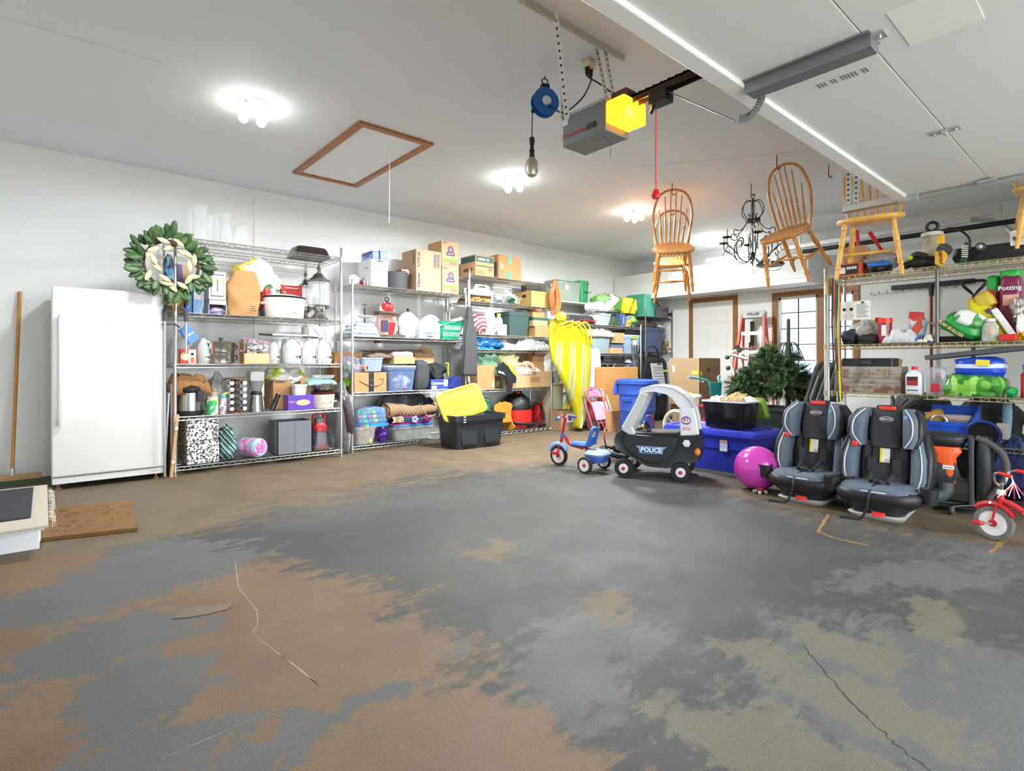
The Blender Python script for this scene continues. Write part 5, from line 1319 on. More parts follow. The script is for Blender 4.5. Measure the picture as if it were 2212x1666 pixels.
q0,q1=on_v(820,735,5.66),on_v(985,733,5.66)
tag(MB().box(q0.x,5.66,U2[2]-.062,q1.x,5.80,U2[2]-.036).build('under_shelf_bar',mat('#2a2523',.5),smooth=0),'flat black bar fixed under the shelf with the wood stand','bar')

Z=U2[1]+.004
t,w,h=carton('brown shipping box with black tape and curved arrow',('V',5.67),765,835,805,Z,.28,mat('#b98d5f',.8,0,.05,5),'cardboard boxes')
decal(t,w,h,.44,0,.16,1,mat('#232427',.45),'black_tape');sm_=[]
for k in range(13):a=k/12;sm_.append((-w*.36+w*.74*a,-.002,h*(.62-.34*math.sin(PI*(a*.78+.02)))))
MB().tube(sm_,[.002+.004*math.sin(PI*i/12)for i in range(13)],6).tube([(w*.26,-.002,h*.64),(w*.40,-.002,h*.66),(w*.36,-.002,h*.42)],.003,6).build('curved_arrow',mat('#232427',.5),t);text(t,'prime',.018,(w*.02,-.003,h*.62),FRONT,mat('#8d939a',.5));MB().sphere((w*.02,-.002,h*.36),.005,.002,.005,8,6).build('dot',PAPER,t)
t,w,h=tote('clear blue-tinted tote holding a white bag',('V',5.67),837,900,790,Z,.34,clear('#7f9cc8',.42,.12),'plastic storage totes',None,clear('#c8d4e8',.5,.15),ribs=1)
MB().blob(w*.55,.2,h*.62,31,.2,1.1,24,16,2,(w*.1,.12,.02),pinch=.5).build('white_bag',PAPER,t);MB().box(-w*.1,.07,h*.78,w*.3,.12,h*.86).build('tray',DGREY,t,smooth=0);MB().sphere((w*.12,.03,.03),.018).build('pink_ball',mat('#c85a90',.4),t)
soft('garment_bag','upright dark grey fabric case beside the blue-tinted tote','case',('V',5.68),899,931,779,Z,.28,mat('#3f4346',.8),5,.05,.35,pinch=.12)
soft('backpack','black mesh backpack beside the dark grey case','backpack',('V',5.74),930,966,786,Z+.1,.25,mat('#26282c',.8,0,.3,40),17,.22,.7)
q=on_v(962,800,5.70);tag(MB().tube(bezier([(0,0,.09),(.03,-.02,.08),(.025,-.02,.02),(.035,-.02,-.06)],5),.009,6).build('yellow_strap',mat('#c9cc3a',.6),loc=q),'yellow-green strap loop hanging off the black backpack','strap')
t,w,h=carton('low blue and white dishwasher tablet carton',('V',5.67),931,968,820,Z,.2,mat('#3a4fa8',.4),None,'tablet_box',tape=False)
text(t,'Optimum',w*.2,(-w*.1,-.002,h*.62),FRONT,PAPER,bold=.0008,shear=.3);decal(t,w,h,.74,.3,.24,.65,mat('#d8dbe0',.5));decal(t,w,h,.04,.06,.3,.3,PAPER)
x0=on_v(966,830,5.8).x;tag(MB().prism([(0,0),(.21,0),(.21,.16),(.12,.13)],0,.16).build('fabric_case',mat('#2d3f96',.6),loc=(x0,5.78,Z+.002),smooth=0,bevel=.008),'blue triangular fabric case behind the hanging grey canopy','case')
zt=on_v(800,803,5.7).z+.002
t,w,h=tote('shallow clear tote with toys on top of arrow box',('V',5.70),783,830,773,zt,.24,clear('#b9c8da',.5,.2),'plastic storage totes',ribs=0,open_=True,rimh=.015)
MB().blob(.07,.07,.05,3,.2,.7,c=(0,.1,h*.75)).build('toy',mat('#d8906a',.5),t);MB().blob(.06,.07,.05,6,.2,.7,c=(-.08,.1,h*.7)).build('toy',mat('#5a8a9a',.5),t)
t=thing('gift_wrap_roll','brown striped gift wrap roll lying on the arrow box','wrap roll',on_v(792,795,5.66),R(-60))
MB().tube([(0,0,0),(-.3,.04,.02)],.027,18).build('roll',stripes(['#8a4a3a','#c9a07a','#a86a52','#d8c0a0'],8,'X','gift_wrap',.5,1),t);MB().tube([(.0005,0,0),(.003,0,0)],.012,12).build('core',INK,t)
t,w,h=carton('low open tan box lying on the blue-tinted tote',('V',5.70),851,896,771,on_v(870,790,5.68).z+.02,.3,CARD2)
carton('crumpled tan box with raised flap at unit right end',('V',5.84),896,938,762,on_v(900,786,5.84).z,.22,CARD2,flaps=False)
tag(MB().obox((0,0,0),(.18,.004,.07),rot=(R(35),R(15),0)).build('box_flap',CARD2,loc=on_v(920,757,5.84),smooth=0),'bent tan flap above the crumpled box','cardboard flap')
q0,q1=on_v(790,762,5.85),on_v(912,753,5.85)
for k in range(3):tag(MB().obox(((q0.x+q1.x)/2+.03*k-.02,5.85+.05,(q0.z+q1.z)/2+.004-.012*k),(q1.x-q0.x,.14,.008),rot=(0,R(-1.5+k),0)).build('wood_board',wood('#5d3426','#7a4a34','slat'),smooth=0),['top','middle','bottom'][k]+' reddish brown wood slat lying over the tan boxes','slat','reddish brown slats')
soft('rolled_towel','rolled white towel on the low tan box','towel',('V',5.70),851,895,760,on_v(870,771,5.70).z,.1,mat('#e8e6e0',.9),2,.08,.5)
heap('faux_fur','grey brown shaggy cloth roll next to white towel','cloth',('V',5.74),797,850,762,on_v(820,772,5.70).z-.01,.2,mat('#7a6a5e',.95,0,.35,90),3,.4)
carton('brown carton at the far left behind the left post',('V',5.86),722,782,762,Z,.2,mat('#a4703f',.8),tape=False)
soft('plastic_bag','clear purplish plastic bag over the far left carton','bag',('V',5.70),742,785,772,Z+.15,.2,clear('#9a94a8',.6,.2),12,.22,.8)
soft('plush_toy','lime green plush lump behind the left post','toy',('V',5.76),742,765,790,Z+.06,.1,mat('#6fae3a',.8),8,.2,.8)

Z=U2[0]+.004
t,w,h=tote('clear bucket of coloured toy blocks at the left post',('V',5.69),768,814,922,Z,.24,clear('#d8d8d0',.22,.1),'plastic storage totes',ribs=0,open_=True,taper=.82)
random.seed(5)
BC=['#d8a63a','#3f8f6a','#c9584a','#4a7cc0','#e0dcc8','#e3b95a','#c86a70']
for k in range(42):
 x,y,z=random.uniform(-.36,.36)*w,random.uniform(.03,.2),random.uniform(.02,h*.9)
 MB().obox((x*(.8+.2*z/h),y,z),(.045,.03,.03),rot=(random.random()*3,random.random()*3,random.random()*3)).build('toy_block',mat(random.choice(BC),.45),t,smooth=0,bevel=.004)
t,w,h=item('pen_pack','clear pack of rainbow hair rollers on bucket and shelf','pack',('V',5.70),773,838,880,Z+.19)
for r_i,cc in enumerate(['#7a4a9a','#3a8ac8','#c0406a','#5ac05a']):
 for k in range(6):MB().tube([(-w*.42+k*w*.165,.02+.03*r_i,.012+r_i*h*.22),(-w*.42+k*w*.165+w*.13,.025+.03*r_i,.012+r_i*h*.22)],h*.1,10).build('roller',mat([cc,'#4fbf5a',cc,'#c8d84a','#3f7ac8',cc][k],.35),t)
MB().blob(w,.2,h,9,.05,.5,26,18,2,(0,.09,0)).build('wrapper',clear('#8fb8e0',.3,.08),t);MB().box(-w*.1,-.004,0,w*.48,.0,h*.18).build('blue_edge',mat('#2f8ad8',.4),t,smooth=0)
soft('gift_bag','shiny purple bag leaning right of the block bucket','bag',('V',5.74),818,843,922,Z,.14,mat('#5a2f98',.25,0,.2,20),4,.2,1,pinch=.35)
t,w,h=tote('clear box with blue lid full of craft supplies',('V',5.70),850,937,916,Z,.3,clear('#b8c0b8',.4,.1),'plastic storage totes',None,mat('#3f78c8',.4),ribs=0,taper=.86)
for k in range(26):MB().obox((random.uniform(-.36,.36)*w,random.uniform(.05,.24),random.uniform(.02,h*.65)),(.06,.03,.03),rot=(random.random()*3,random.random()*3,0)).build('craft_piece',mat(random.choice(['#c8b89a','#b86a70','#d8d0b8','#6a8a9a','#c8a86a','#a85a7a']),.6),t,smooth=0,bevel=.004)
zt=Z+h+.002
t,w,h=item('toy_mat_stack','stack of purple and magenta foam toy panels on blue lid','foam toys',('V',5.68),846,934,899,zt)
for k in range(4):MB().obox((.01*k,.13,.012+k*h*.22),(w*(.98-.04*k),.22,.014),rot=(0,R(1.5*(k-1)),R(3*k))).build('foam_panel',mat(['#a02a70','#4f3f80','#2f6f78','#7a3f90'][k],.6),t,smooth=0,bevel=.003)
fl=MB()
for k in range(5):a=2*PI*k/5;fl.sphere((w*.05+.028*math.cos(a),-.01,h*.55+.028*math.sin(a)),.02,.012,.02,10,6)
fl.build('foam_flower',mat('#a89ad0',.6),t)
fl=MB()
for k in range(6):a=2*PI*k/6;fl.sphere((w*.36+.035*math.cos(a),-.01,h*.6+.03*math.sin(a)),.02,.02,.018,8,6)
fl.build('magenta_pegs',mat('#b0287a',.5),t)
zt2=on_v(890,902,5.7).z
t,w,h=item('rolled_rug','rolled tan plaid woven rug with fringe and tie','rug',('V',5.66),842,948,871,zt2)
RUG=stripes(['#b08c6a','#4a3328','#c9a884','#a07858','#6a4a3a'],9,'X','woven_rug',.9,1.5,(0,R(30),0))
b=MB();pts=[];rr_=[]
for k in range(18):a=k/17;pts.append((-w/2+w*a,.10+.02*math.sin(a*7),h*.5+.012*math.sin(a*9)-.02*a));rr_.append(h*(.52-.22*a)*(1+.08*math.sin(a*23)))
b.tube(pts,rr_,20);b.build('roll',RUG,t);MB().tube([(-w/2-.002,.1,h*.5),(-w/2+.004,.1,h*.5)],h*.34,18).build('roll_end',mat('#b87a62',.9,0,.3,40),t)
MB().tube(bezier([(w*.08,.0,h*.9),(w*.16,-.03,h*.4),(w*.24,-.03,h*.0),(w*.42,-.02,h*.15)],6),.007).build('tie',mat('#9a8a70',.8),t)
fg=MB()
for k in range(30):x=random.uniform(-.46,-.25)*w;fg.tube([(x,.0,h*.15),(x+random.uniform(-.02,.02),-.03,-.01),(x+random.uniform(-.03,.03),-.03,-.04)],.003,4)
fg.build('fringe',mat('#c0a684',.9),t)
heap('jacket','dark blue grey jacket piled behind the rolled rug','jacket',('V',5.84),818,948,848,zt2+.0,.22,mat('#3c4048',.8,0,.15),12,.5)

# two nested totes with yellow lid, standing on the floor
p0,p1=on_z(990,976),on_z(1080,962)
t=thing('storage_tote','black nested totes on floor holding an upright yellow lid','tote',(3.475,5.02,0),R(-2),'plastic storage totes')
W_,D_,H_=.73,.46,.385;BT=mat('#262a30',.38,0,.08)
MB().rrect([(W_*.86,D_*.82,0),(W_*.95,D_*.93,H_*.84),(W_,D_,H_*.84),(W_,D_,H_*.90)],.05,5,True,(W_/2,D_/2)).build('lower_tote',BT,t)
MB().rrect([(W_*.95,D_*.93,H_*.90),(W_,D_,H_*.90),(W_,D_,H_),(W_*.94,D_*.9,H_),(W_*.9,D_*.86,H_*.905)],.05,5,True,(W_/2,D_/2)).build('upper_tote',BT,t)
for x in(.28,.72):MB().obox((W_*x,.028,H_*.45),(.20,.012,H_*.62),rot=(R(-5),0,0)).build('panel',mat('#2b2f35',.4),t,smooth=0,bevel=.004)
for k in range(3):MB().box(.11,-.004,H_*(.80+.075*k),.14,.004,H_*(.83+.075*k)).build('sticker',PAPER,t,smooth=0)
ly=thing('tote_lid','yellow ribbed tote lid standing inside the black totes','lid',(3.475+.27,5.02+.16,H_*.92),R(-6),None,(R(-24),R(-12),R(-4)));ly.scale=(1.42,1,1.12)
YL=mat('#d9b92c',.42,0,.06)
MB().rrect([(.40,.30,-.02),(.42,.33,0.0),(.42,.33,.03),(.38,.29,.035),(.36,.27,.022)],.05,5,True).xf(Matrix.Rotation(R(90),4,'X')@Matrix.Translation((0,.16,0))).build('lid',YL,ly)
b=MB()
for k in range(-3,4):
 for s_ in(-1,1):b.obox((k*.055,-.031,.16),(.003,.002,.24),rot=(0,R(s_*50),0))
b.build('rib_lines',mat('#b99820',.5),ly,smooth=0)

# ================================================================ UNIT 3
Z=U3[5]+.004
t,w,h=carton('tan carton with dark green band on top of the tall unit',FF,1027,1067,553,Z,.33,CARD2,None,'paper_case',tape=False)
GB=mat('#37635a',.6);decal(t,w,h,.03,.68,.94,.28,GB);sidedecal(t,w,h,.33,.03,.68,.94,.28,GB);decal(t,w,h,.03,.45,.94,.06,GB);text(t,'ASPEN 30',w*.15,(-w*.08,-.002,h*.8),FRONT,mat('#c8d8d0',.6),bold=.001);decal(t,w,h,.7,.3,.2,.1,mat('#8a6a48',.7));MB().box(-w/2,0,h,w/2,.33,h+.003).build('lid',CARD,t,smooth=0)
lines(t,w,h,.06,.1,.5,.18,3,mat('#8d6a48',.8));sidedecal(t,w,h,.33,.2,.25,.6,.15,mat('#6d5138',.8),'printed_text')
t,w,h=carton('brown box with two green tape patches at tower right end',FF,1077,1126,553,Z,.34,CARD,tape=False)
GT=mat('#3fae90',.4);decal(t,w,h,.44,.62,.14,.42,GT,'green_tape');decal(t,w,h,.36,.0,.14,.32,GT,'green_tape');decal(t,w,h,.08,.42,.10,.2,PAPER);sidedecal(t,w,h,.34,.1,.1,.7,.6,mat('#5d5058',.7))
Z=U3[4]+.004
t=thing('flower_bunch','white calla lilies with dark leaves between the two units','artificial flowers',on_v(1010,622,5.74));t.location.z=Z
random.seed(21)
for k in range(14):leaf((random.uniform(-.08,.08),random.uniform(0,.06),random.uniform(0,.08)),(random.uniform(-1,1),random.uniform(-.5,.3),random.uniform(.3,1)),(0,-1,.3),.12,.03,MLEAF[k%3],t)
for x,z in((-.045,.13),(.075,.12),(.01,.05)):MB().lathe([(.003,-.05),(.012,-.02),(.018,.02),(.026,.035)],12,(x,0,z),Matrix.Rotation(R(random.uniform(-30,30)),3,'Y'),cap=False).build('lily',mat('#e4e2dc',.5),t,solid=.002)
t,w,h=item('donut_tray','white cardboard handled tray on tall unit under top shelf','tray',('V',5.68),1016,1066,615,Z+.085)
b=MB();hw=w/2
b.prism([(-hw,0),(hw,0),(hw,h*.45),(hw*.75,h*.5),(hw*.55,h*.95),(hw*.35,h),(-hw*.35,h),(-hw*.55,h*.95),(-hw*.75,h*.5),(-hw,h*.45)],0,.006);b.box(-hw,.2,0,hw,.206,h*.45);b.box(-hw,0,0,-hw+.004,.2,h*.45);b.box(hw-.004,0,0,hw,.2,h*.45);b.box(-hw,0,0,hw,.2,.004)
b.build('tray',PAPER,t,smooth=0);MB().box(-hw*.28,-.001,h*.72,hw*.28,0,h*.86).build('handle_slot',INK,t,smooth=0)
heap('raffia_bundle','tan straw and leaf bundle beneath the white tray','straw',('V',5.70),1014,1066,634,Z,.3,patches(['#a88444','#6d4a26','#c8a868','#8a6434','#3a2c20'],26,'straw',.9,stretch=(1,1,3)),8,.6)
tag(MB().obox((0,0,0),(.34,.25,.02),rot=(0,R(2),0)).build('wood_board',wood('#8a5a3c','#a87454','pinkish_board'),loc=(on_v(1046,632,5.85).x,5.88,Z+.074),smooth=0),'reddish flat board under the white tray','board')
soft('plastic_bag','grey plastic bag beside the white hydrangea bouquet','bag',('V',5.70),1066,1094,639,Z,.2,clear('#9da4ac',.75,.3),6,.2,.8)
t,w,h=item('flower_bouquet','bouquet of white hydrangeas with green leaves on the tall unit','artificial flowers',('V',5.67),1090,1128,629,Z)
b=MB()
for k in range(150):
 a=random.random();b.sphere((-w*.35+w*.75*a+random.uniform(-.03,.03),random.uniform(0,.08),h*(.92-.62*a)+random.uniform(-.03,.03)),.011,.007,.011,6,4)
b.build('blossoms',mat('#e6e4da',.7),t)
for k in range(8):leaf((-w*.15,.02,.03),(random.uniform(-1,.6),-.5,random.uniform(-.1,.6)),(0,-1,.3),.09,.045,mat('#1f6a4a',.5),t)
t,w,h=item('wicker_basket','pale woven basket with dark handle hole on the tall unit','basket',('V',5.69),1147,1186,630,Z)
WK,N,L,b_=newmat('wicker');tc=N.new('ShaderNodeTexCoord');br_=N.new('ShaderNodeTexBrick');br_.inputs['Scale'].default_value=26;br_.inputs['Color1'].default_value=lin('#d6b876');br_.inputs['Color2'].default_value=lin('#c39f5c');br_.inputs['Mortar'].default_value=lin('#9a7638');br_.inputs['Mortar Size'].default_value=.03
mp=N.new('ShaderNodeMapping');mp.inputs['Rotation'].default_value=(R(90),0,0);L.new(tc.outputs['Object'],mp.inputs['Vector']);L.new(mp.outputs[0],br_.inputs['Vector']);L.new(br_.outputs['Color'],b_.inputs['Base Color']);b_.inputs['Roughness'].default_value=.8
d=.34;MB().box(-w/2,0,0,w/2,.01,h).box(-w/2,d,0,w/2,d+.01,h).box(-w/2,0,0,-w/2+.01,d,h).box(w/2-.01,0,0,w/2,d,h).box(-w/2,0,0,w/2,d,.01).build('body',WK,t,smooth=0,bevel=.004)
MB().box(-w/2-.002,d*.3,h*.62,-w/2-.0005,d*.55,h*.78).build('handle_hole',INK,t,smooth=0);MB().torus((0,0,h),.001,.001,4,4).build('rim',WK,t)
carton('grey slatted crate on shelf behind the woven basket',('V',5.92),1137,1178,612,Z+.0,.12,mat('#5b5853',.8),None,'crate',tape=False)
Z=U3[3]+.004
t,w,h=item('store_bag','white plastic store bag with small red ring print, tied upright','bag',('V',5.66),1053,1078,672,Z)
MB().blob(w,.16,h,12,.12,.7,30,22,2,(0,.09,0),pinch=.3).build('bag',mat('#e9e6e6',.35,0,.04),t);MB().torus((.02,.0,h*.3),.018,.003,18,6,RX).sphere((.02,-.002,h*.3),.007).build('ring_print',RED,t)
MB().tube([(-.01,.06,h*.9),(-.03,.02,h*1.3),(-.025,-.01,h*1.62)],.005,6).tube([(.0,.06,h*.9),(.0,.02,h*1.2),(-.02,-.01,h*1.6)],.005,6).build('bag_handles',mat('#eae4e4',.4),t)
t,w,h=item('striped_bag','clear bag with bold dark red concentric stripes','bag',('V',5.68),1022,1056,680,Z)
STR,N,L,b_=newmat('ring_stripes');tc=N.new('ShaderNodeTexCoord');mp=N.new('ShaderNodeMapping');mp.inputs['Location'].default_value=(-.05,0,-.02);wv=N.new('ShaderNodeTexWave');wv.wave_type='RINGS';wv.rings_direction='Y';wv.inputs['Scale'].default_value=6.5;L.new(tc.outputs['Object'],mp.inputs[0]);L.new(mp.outputs[0],wv.inputs[0]);r_=ramp(N,wv.outputs['Fac'],L,[(0,'#8f2a34'),(.5,'#c9b0ae')],'CONSTANT');L.new(r_.outputs[0],b_.inputs['Base Color']);b_.inputs['Roughness'].default_value=.4
MB().blob(w,.16,h,21,.1,.7,30,22,2,(0,.08,0)).build('bag',STR,t)
t,w,h=item('plate_stack','stack of tan plates on a dark tray before the striped bag','plates',('V',5.66),1016,1045,707,Z)
for k in range(4):MB().lathe([(.001,0),(w*.3,0),(w*.5,.006),(w*.5,.009),(.001,.006)],28,(0,w/2,.004+k*h*.24)).build('plate',mat(['#2b241f','#a89474','#b8a584','#9f8d70'][k],.5),t)
t,w,h=item('oil_bottle','clear plastic bottle with yellow cap beside the store bag','bottle',('V',5.74),1076,1090,677,Z);r=w/2
MB().lathe([(.001,0),(r,0),(r,h*.3),(r*.9,h*.4),(r,h*.5),(r*.95,h*.7),(r*.4,h*.88),(r*.38,h*.93),(.001,h*.93)],22,(0,r,0)).build('body',clear('#d4d4cc',.4,.05),t);MB().lathe([(.001,h*.9),(r*.48,h*.9),(r*.48,h),(.001,h)],16,(0,r,0)).build('cap',mat('#d2c84a',.4),t)
t,w,h=item('paint_can','plain white can in front of the dark green tote','can',('V',5.66),1083,1099,701,Z);r=w/2
MB().lathe([(.001,0),(r,0),(r,h),(.001,h)],24,(0,r,0)).build('body',mat('#e6e4e0',.45),t);MB().torus((0,r,h),r*.97,.003,24,6).build('rim',STEEL,t)
DGT=mat('#3c514e',.45,0,.06)
tote('dark green lidded tote on the tall unit by stacked shoe boxes',('V',5.69),1101,1147,674,Z,.36,DGT,lidm=mat('#42565a',.45))
zz=Z
for a,b2,y,dd,lb,m_,lidc in((1156,1187,706,.3,'bottom brown shoe box of the stack by orange cord',CARD,None),(1152,1183,687,.3,'tan shoe box with dark green lid in the stack',CARD2,'#2c5a4c'),(1151,1176,675,.26,'small tan box near top of the shoe box stack',CARD,None),(1159,1171,667,.2,'tiny brown box topmost of the shoe box stack',mat('#a8784a',.8),None)):
 t,w,h=carton(lb,('V',5.69),a,b2,y,zz,dd,m_,'stacked shoe boxes','shoe_box',tape=False)
 if lidc:MB().box(-w/2-.004,-.004,h*.72,w/2+.004,dd+.004,h+.002).build('lid',mat(lidc,.6),t,smooth=0)
 zz+=h+.003
carton('white carton right behind the stacked shoe boxes',('V',5.90),1160,1184,665,Z,.15,PAPER,tape=False)
soft('yarn_ball','mottled grey yarn lump at right corner of the tall unit','yarn',('V',5.74),1182,1204,692,Z,.16,mat('#a09a86',.9,0,.3,40),6,.2,.8)
Z=U3[2]+.004
for a,b2,y,lb,c_,s_ in((1024,1092,729,'shiny blue plastic package lying on top of the pile','#1b5a96',3),(1022,1070,741,'bright teal blue plastic corner under the darker blue package','#2a86b8',5)):
 heap('plastic_package',lb,'package',('V',5.67),a,b2,y,Z+(.035 if s_==3 else 0),.3,mat(c_,.2,0,.35,14),s_,.5)
tag(MB().sheet(lambda a,b2:(a*.34,b2*.3,.012+.055*math.sin(PI*a)**2*(1-.3*b2)),20,4).build('folded_mat',mat('#b08a52',.7),loc=(on_v(1024,755,5.68).x,5.68,Z),solid=.008),'tan folded mat with dark inside arching on the shelf','mat')
tag(MB().box(0,0,0,.12,.2,.03).build('blue_packet',mat('#2a9ac8',.4),loc=(on_v(1082,755,5.68).x,5.68,Z),smooth=0,bevel=.004),'small cyan packet at the centre of paper shelf','packet')
for k in range(7):
 a=1098+k*13;p=on_v(a,752,5.69)
 heap('newspaper',['loose sheet pile of white papers, leftmost on shelf','crumpled newspaper sheet beside the cyan packet','folded grey newspaper in middle of paper pile','white paper sheets fanned out above the others','striped newspaper bundle towards the right','large crumpled newsprint near right post','newsprint sheet hanging at the right corner'][k],'newspaper',('V',5.67+.03*(k%2)),a-12,min(a+18,1192),[740,743,746,738,732,733,737][k],Z,.3,stripes(['#e6e6e2','#d2d3d0','#b4b6b4','#ecece8'],9,'X','newsprint',.8,4,(0,0,R(30+15*k))),k+30,.6,'crumpled newspapers')
Z=U3[1]+.004
t,w,h=carton('plain brown carton with small white tag beside the jacket',('V',5.68),1031,1069,790,Z,.3,CARD)
decal(t,w,h,.82,.12,.14,.16,PAPER)
t,w,h=carton('long flat tan carton printed with small text at the right post',('V',5.68),1096,1189,803,Z,.34,CARD2,tape=False)
for x in(.2,.8):decal(t,w,h,x,0,.015,1,mat('#d8ba90',.7),'tape')
lines(t,w,h,.52,.3,.24,.35,5,mat('#6d5138',.8))
t,w,h=carton('open brown carton standing on the long flat carton',('V',5.76),1153,1179,769,Z+.19,.2,CARD,flaps=True)
for a,b2,y,lb,m_,s_ in((1032,1084,757,'green tinted crinkled plastic bag below newspapers',clear('#7fa88f',.6,.12),2),(1082,1126,759,'pale yellow crinkled plastic bag right of the green one',clear('#d0d69a',.6,.12),7)):
 soft('plastic_bag',lb,'bag',('V',5.74),a,b2,y,Z+.16,.26,m_,s_,.2,.8,fs=2.4)
t,w,h=item('jacket','black jacket with neon yellow panel hanging over the boxes','jacket',('V',5.645),1072,1115,780,Z-.03)
BJ=mat('#16181b',.8)
def drape(poly,m,nm,y0):
 b=MB();b.prism([(x*w,z*h)for x,z in poly],y0,y0+.022);b.build(nm,m,t,smooth=0,bevel=.008)
drape([(-.5,.8),(-.2,.98),(.15,.75),(.48,.45),(.46,.25),(.3,.25),(.22,-.06),(0,-.02),(.0,.35),(-.15,.5),(-.25,.05),(-.35,.45),(-.5,.62)],BJ,'jacket_body',-.02)
drape([(-.2,1.0),(.05,.92),(.4,.7),(.5,.5),(.35,.52),(.12,.72),(.0,.88)],mat('#c9e03a',.7),'neon_panel',-.03)
drape([(-.45,.68),(-.2,.62),(-.12,.5),(-.2,.55),(-.45,.6)],mat('#d6d8da',.6),'white_stripe',-.034)
heap('crumpled_paper','white crumpled paper under the doll on the long carton','paper',('V',5.68),1118,1172,790,Z+.175,.18,PAPER,4,.5)
t=thing('baby_doll','bare-legged baby doll lying face down on crumpled paper','doll',on_v(1138,790,5.69))
SK=mat('#d9a98a',.5)
MB().tube([(-.05,.05,.01),(0,.03,.028),(.05,.0,.03)],[.03,.04,.034],14).tube(bezier([(.05,-.01,.03),(.09,-.03,.01),(.10,-.045,-.04),(.098,-.05,-.09)],5),[.024]*4+[.021]*4+[.018]*4+[.012,.014,.016,.013],12).tube(bezier([(.04,.0,.03),(.065,-.03,.01),(.075,-.045,-.04),(.075,-.05,-.085)],5),[.024]*4+[.021]*4+[.018]*4+[.012,.014,.016,.013],12).sphere((-.085,.06,.015),.034).tube([(-.03,.02,.02),(-.05,-.03,.0),(-.03,-.04,-.01)],.012,8).build('body',SK,t)
soft('shopping_bag','white bag with blue base stuffed by the right post','bag',('V',5.72),1178,1202,756,Z+.14,.18,mat('#dfe4e8',.4),6,.12,.6)
tag(MB().blob(.13,.16,.12,4,.1,.6).build('blue_bag',mat('#1f7ac0',.4),loc=(on_v(1192,790,5.74).x,5.82,Z+.06)),'bright blue bottom half of bag at the right post','bag')
Z=U3[0]+.004
t,w,h=tote('teal ribbed tub partly behind the black nested totes',('V',5.86),1028,1063,862,Z,.2,mat('#4fa58e',.45),ribs=0,open_=True)
t,w,h=item('doll_rocker','orange pine rocking doll chair with scalloped back','doll chair',('V',5.70),1068,1108,868,Z)
b=MB();poly=[]
for x,z in((-.5,.86),(-.42,.93),(-.3,.95),(-.2,1.0),(-.08,.97),(0,.99),(.1,1.0),(.22,.97),(.38,.95),(.5,.86),(.42,.68),(.40,.3),(-.40,.3),(-.38,.6),(-.5,.74)):poly.append((x*w,z*h))
PINE=wood('#c0802c','#d69a40','orange_pine',4,(1,5,5),.4)
b.prism(poly,0,.016);b.build('back',PINE,t,smooth=0,bevel=.004)
for s_ in(-1,1):
 pr=[(y,z)for y,z in((-.10,h*.15),(-.06,h*.05),(.02,.0),(.12,h*.04),(.16,h*.12),(.14,h*.5),(.0,h*.5),(-.04,h*.25))]
 MB().prism(pr,s_*w*.38-.007,s_*w*.38+.007,'x').build('rocker_side',PINE,t,smooth=0,bevel=.003)
MB().box(-w*.38,-.02,h*.3,w*.38,.14,h*.34).build('seat',PINE,t,smooth=0)
# shop vacuum
t,w,h=item('shop_vacuum','red and black shop vacuum with looped hose on bottom shelf','vacuum',('V',5.70),1112,1164,846,Z);r=w*.5;c=(0,r,0)
VR=mat('#d42a22',.35)
MB().lathe([(.001,0),(r*.7,0),(r*.72,h*.12),(.001,h*.12)],30,c).build('foot',VR,t)
MB().lathe([(r*.7,h*.1),(r*.98,h*.16),(r,h*.5),(.001,h*.52)],36,c).build('tank',VR,t)
MB().lathe([(r*.98,h*.48),(r*1.0,h*.54),(r*.95,h*.64),(r*.8,h*.8),(r*.45,h*.92),(.001,h*.95)],36,c).build('head',BLACKP,t)
MB().tube(bezier([(-r*.4,r,h*.88),(-r*.2,r*.8,h*1.0),(r*.2,r*.8,h*.98),(r*.4,r,h*.85)],5),.014).build('handle',BLACKP,t)
MB().sphere((-r*.2,r*.7,h*.97),.03,.03,.025).build('knob',VR,t)
hp=bezier([(r*.2,.0,h*.62),(r*1.0,.02,h*.66),(r*1.6,.08,h*.5),(r*1.68,.06,h*.3),(r*1.2,-.02,h*.17),(r*.3,-.03,h*.13),(-r*.6,.0,h*.16),(-r*.95,.05,h*.2)],10)
MB().tube(hp,[.018 if i%2 else .0165 for i in range(len(hp))],10).build('hose',mat('#1f2124',.5),t)
MB().tube([(r*1.0,-.01,.02),(r*1.7,.04,.025)],.022,12).build('nozzle',BLACKP,t)
MB().obox((r*.72,.01+r*.3,h*.32),(.04,.004,.008),rot=(0,0,R(30))).build('badge',PAPER,t,smooth=0)
tag(MB().lathe([(.001,0),(.085,0),(.085,.34),(.001,.34)],28,(0,.09,0)).build('red_cylinder',mat('#b81f26',.35),loc=(on_v(1171,900,5.84).x,5.84,Z)),'tall glossy red cylinder behind the shop vacuum','canister')
# hanging canopy + cord on posts
t=thing('folded_canopy','dark grey folded cloth canopy hanging down the post between units','canopy',(on_v(1014,700,5.56).x,5.57,0))
zt,zb_=on_v(1012,690,5.56).z,on_v(1012,812,5.56).z
def cfn(a,b2):
 z=zt+.16-(zt+.16-zb_)*a;wd=.03+.065*min(1,a*2.2);th=2*PI*b2;f=1+.22*math.sin(th*5+a*2);return(wd*math.cos(th)*f+.015*math.sin(a*3),.035*math.sin(th)*f,z)
MB().sheet(cfn,26,40).build('cloth',mat('#46474a',.85,0,.12,20),t,smooth=70,solid=.003)
MB().sphere((0,0,zt+.02),.045,.03,.05).build('knot',BLACKP,t)
MB().tube([(-.01,0,zb_-.08),(-.01,0,zt+.5)],.008,8).build('pole',CHROME,t)
t=thing('power_cable_coil','coiled orange extension cord hung on the unit corner','extension cord',(5.595,5.60,0))
zt,zb_=on_v(1190,600,5.6).z,on_v(1200,684,5.6).z
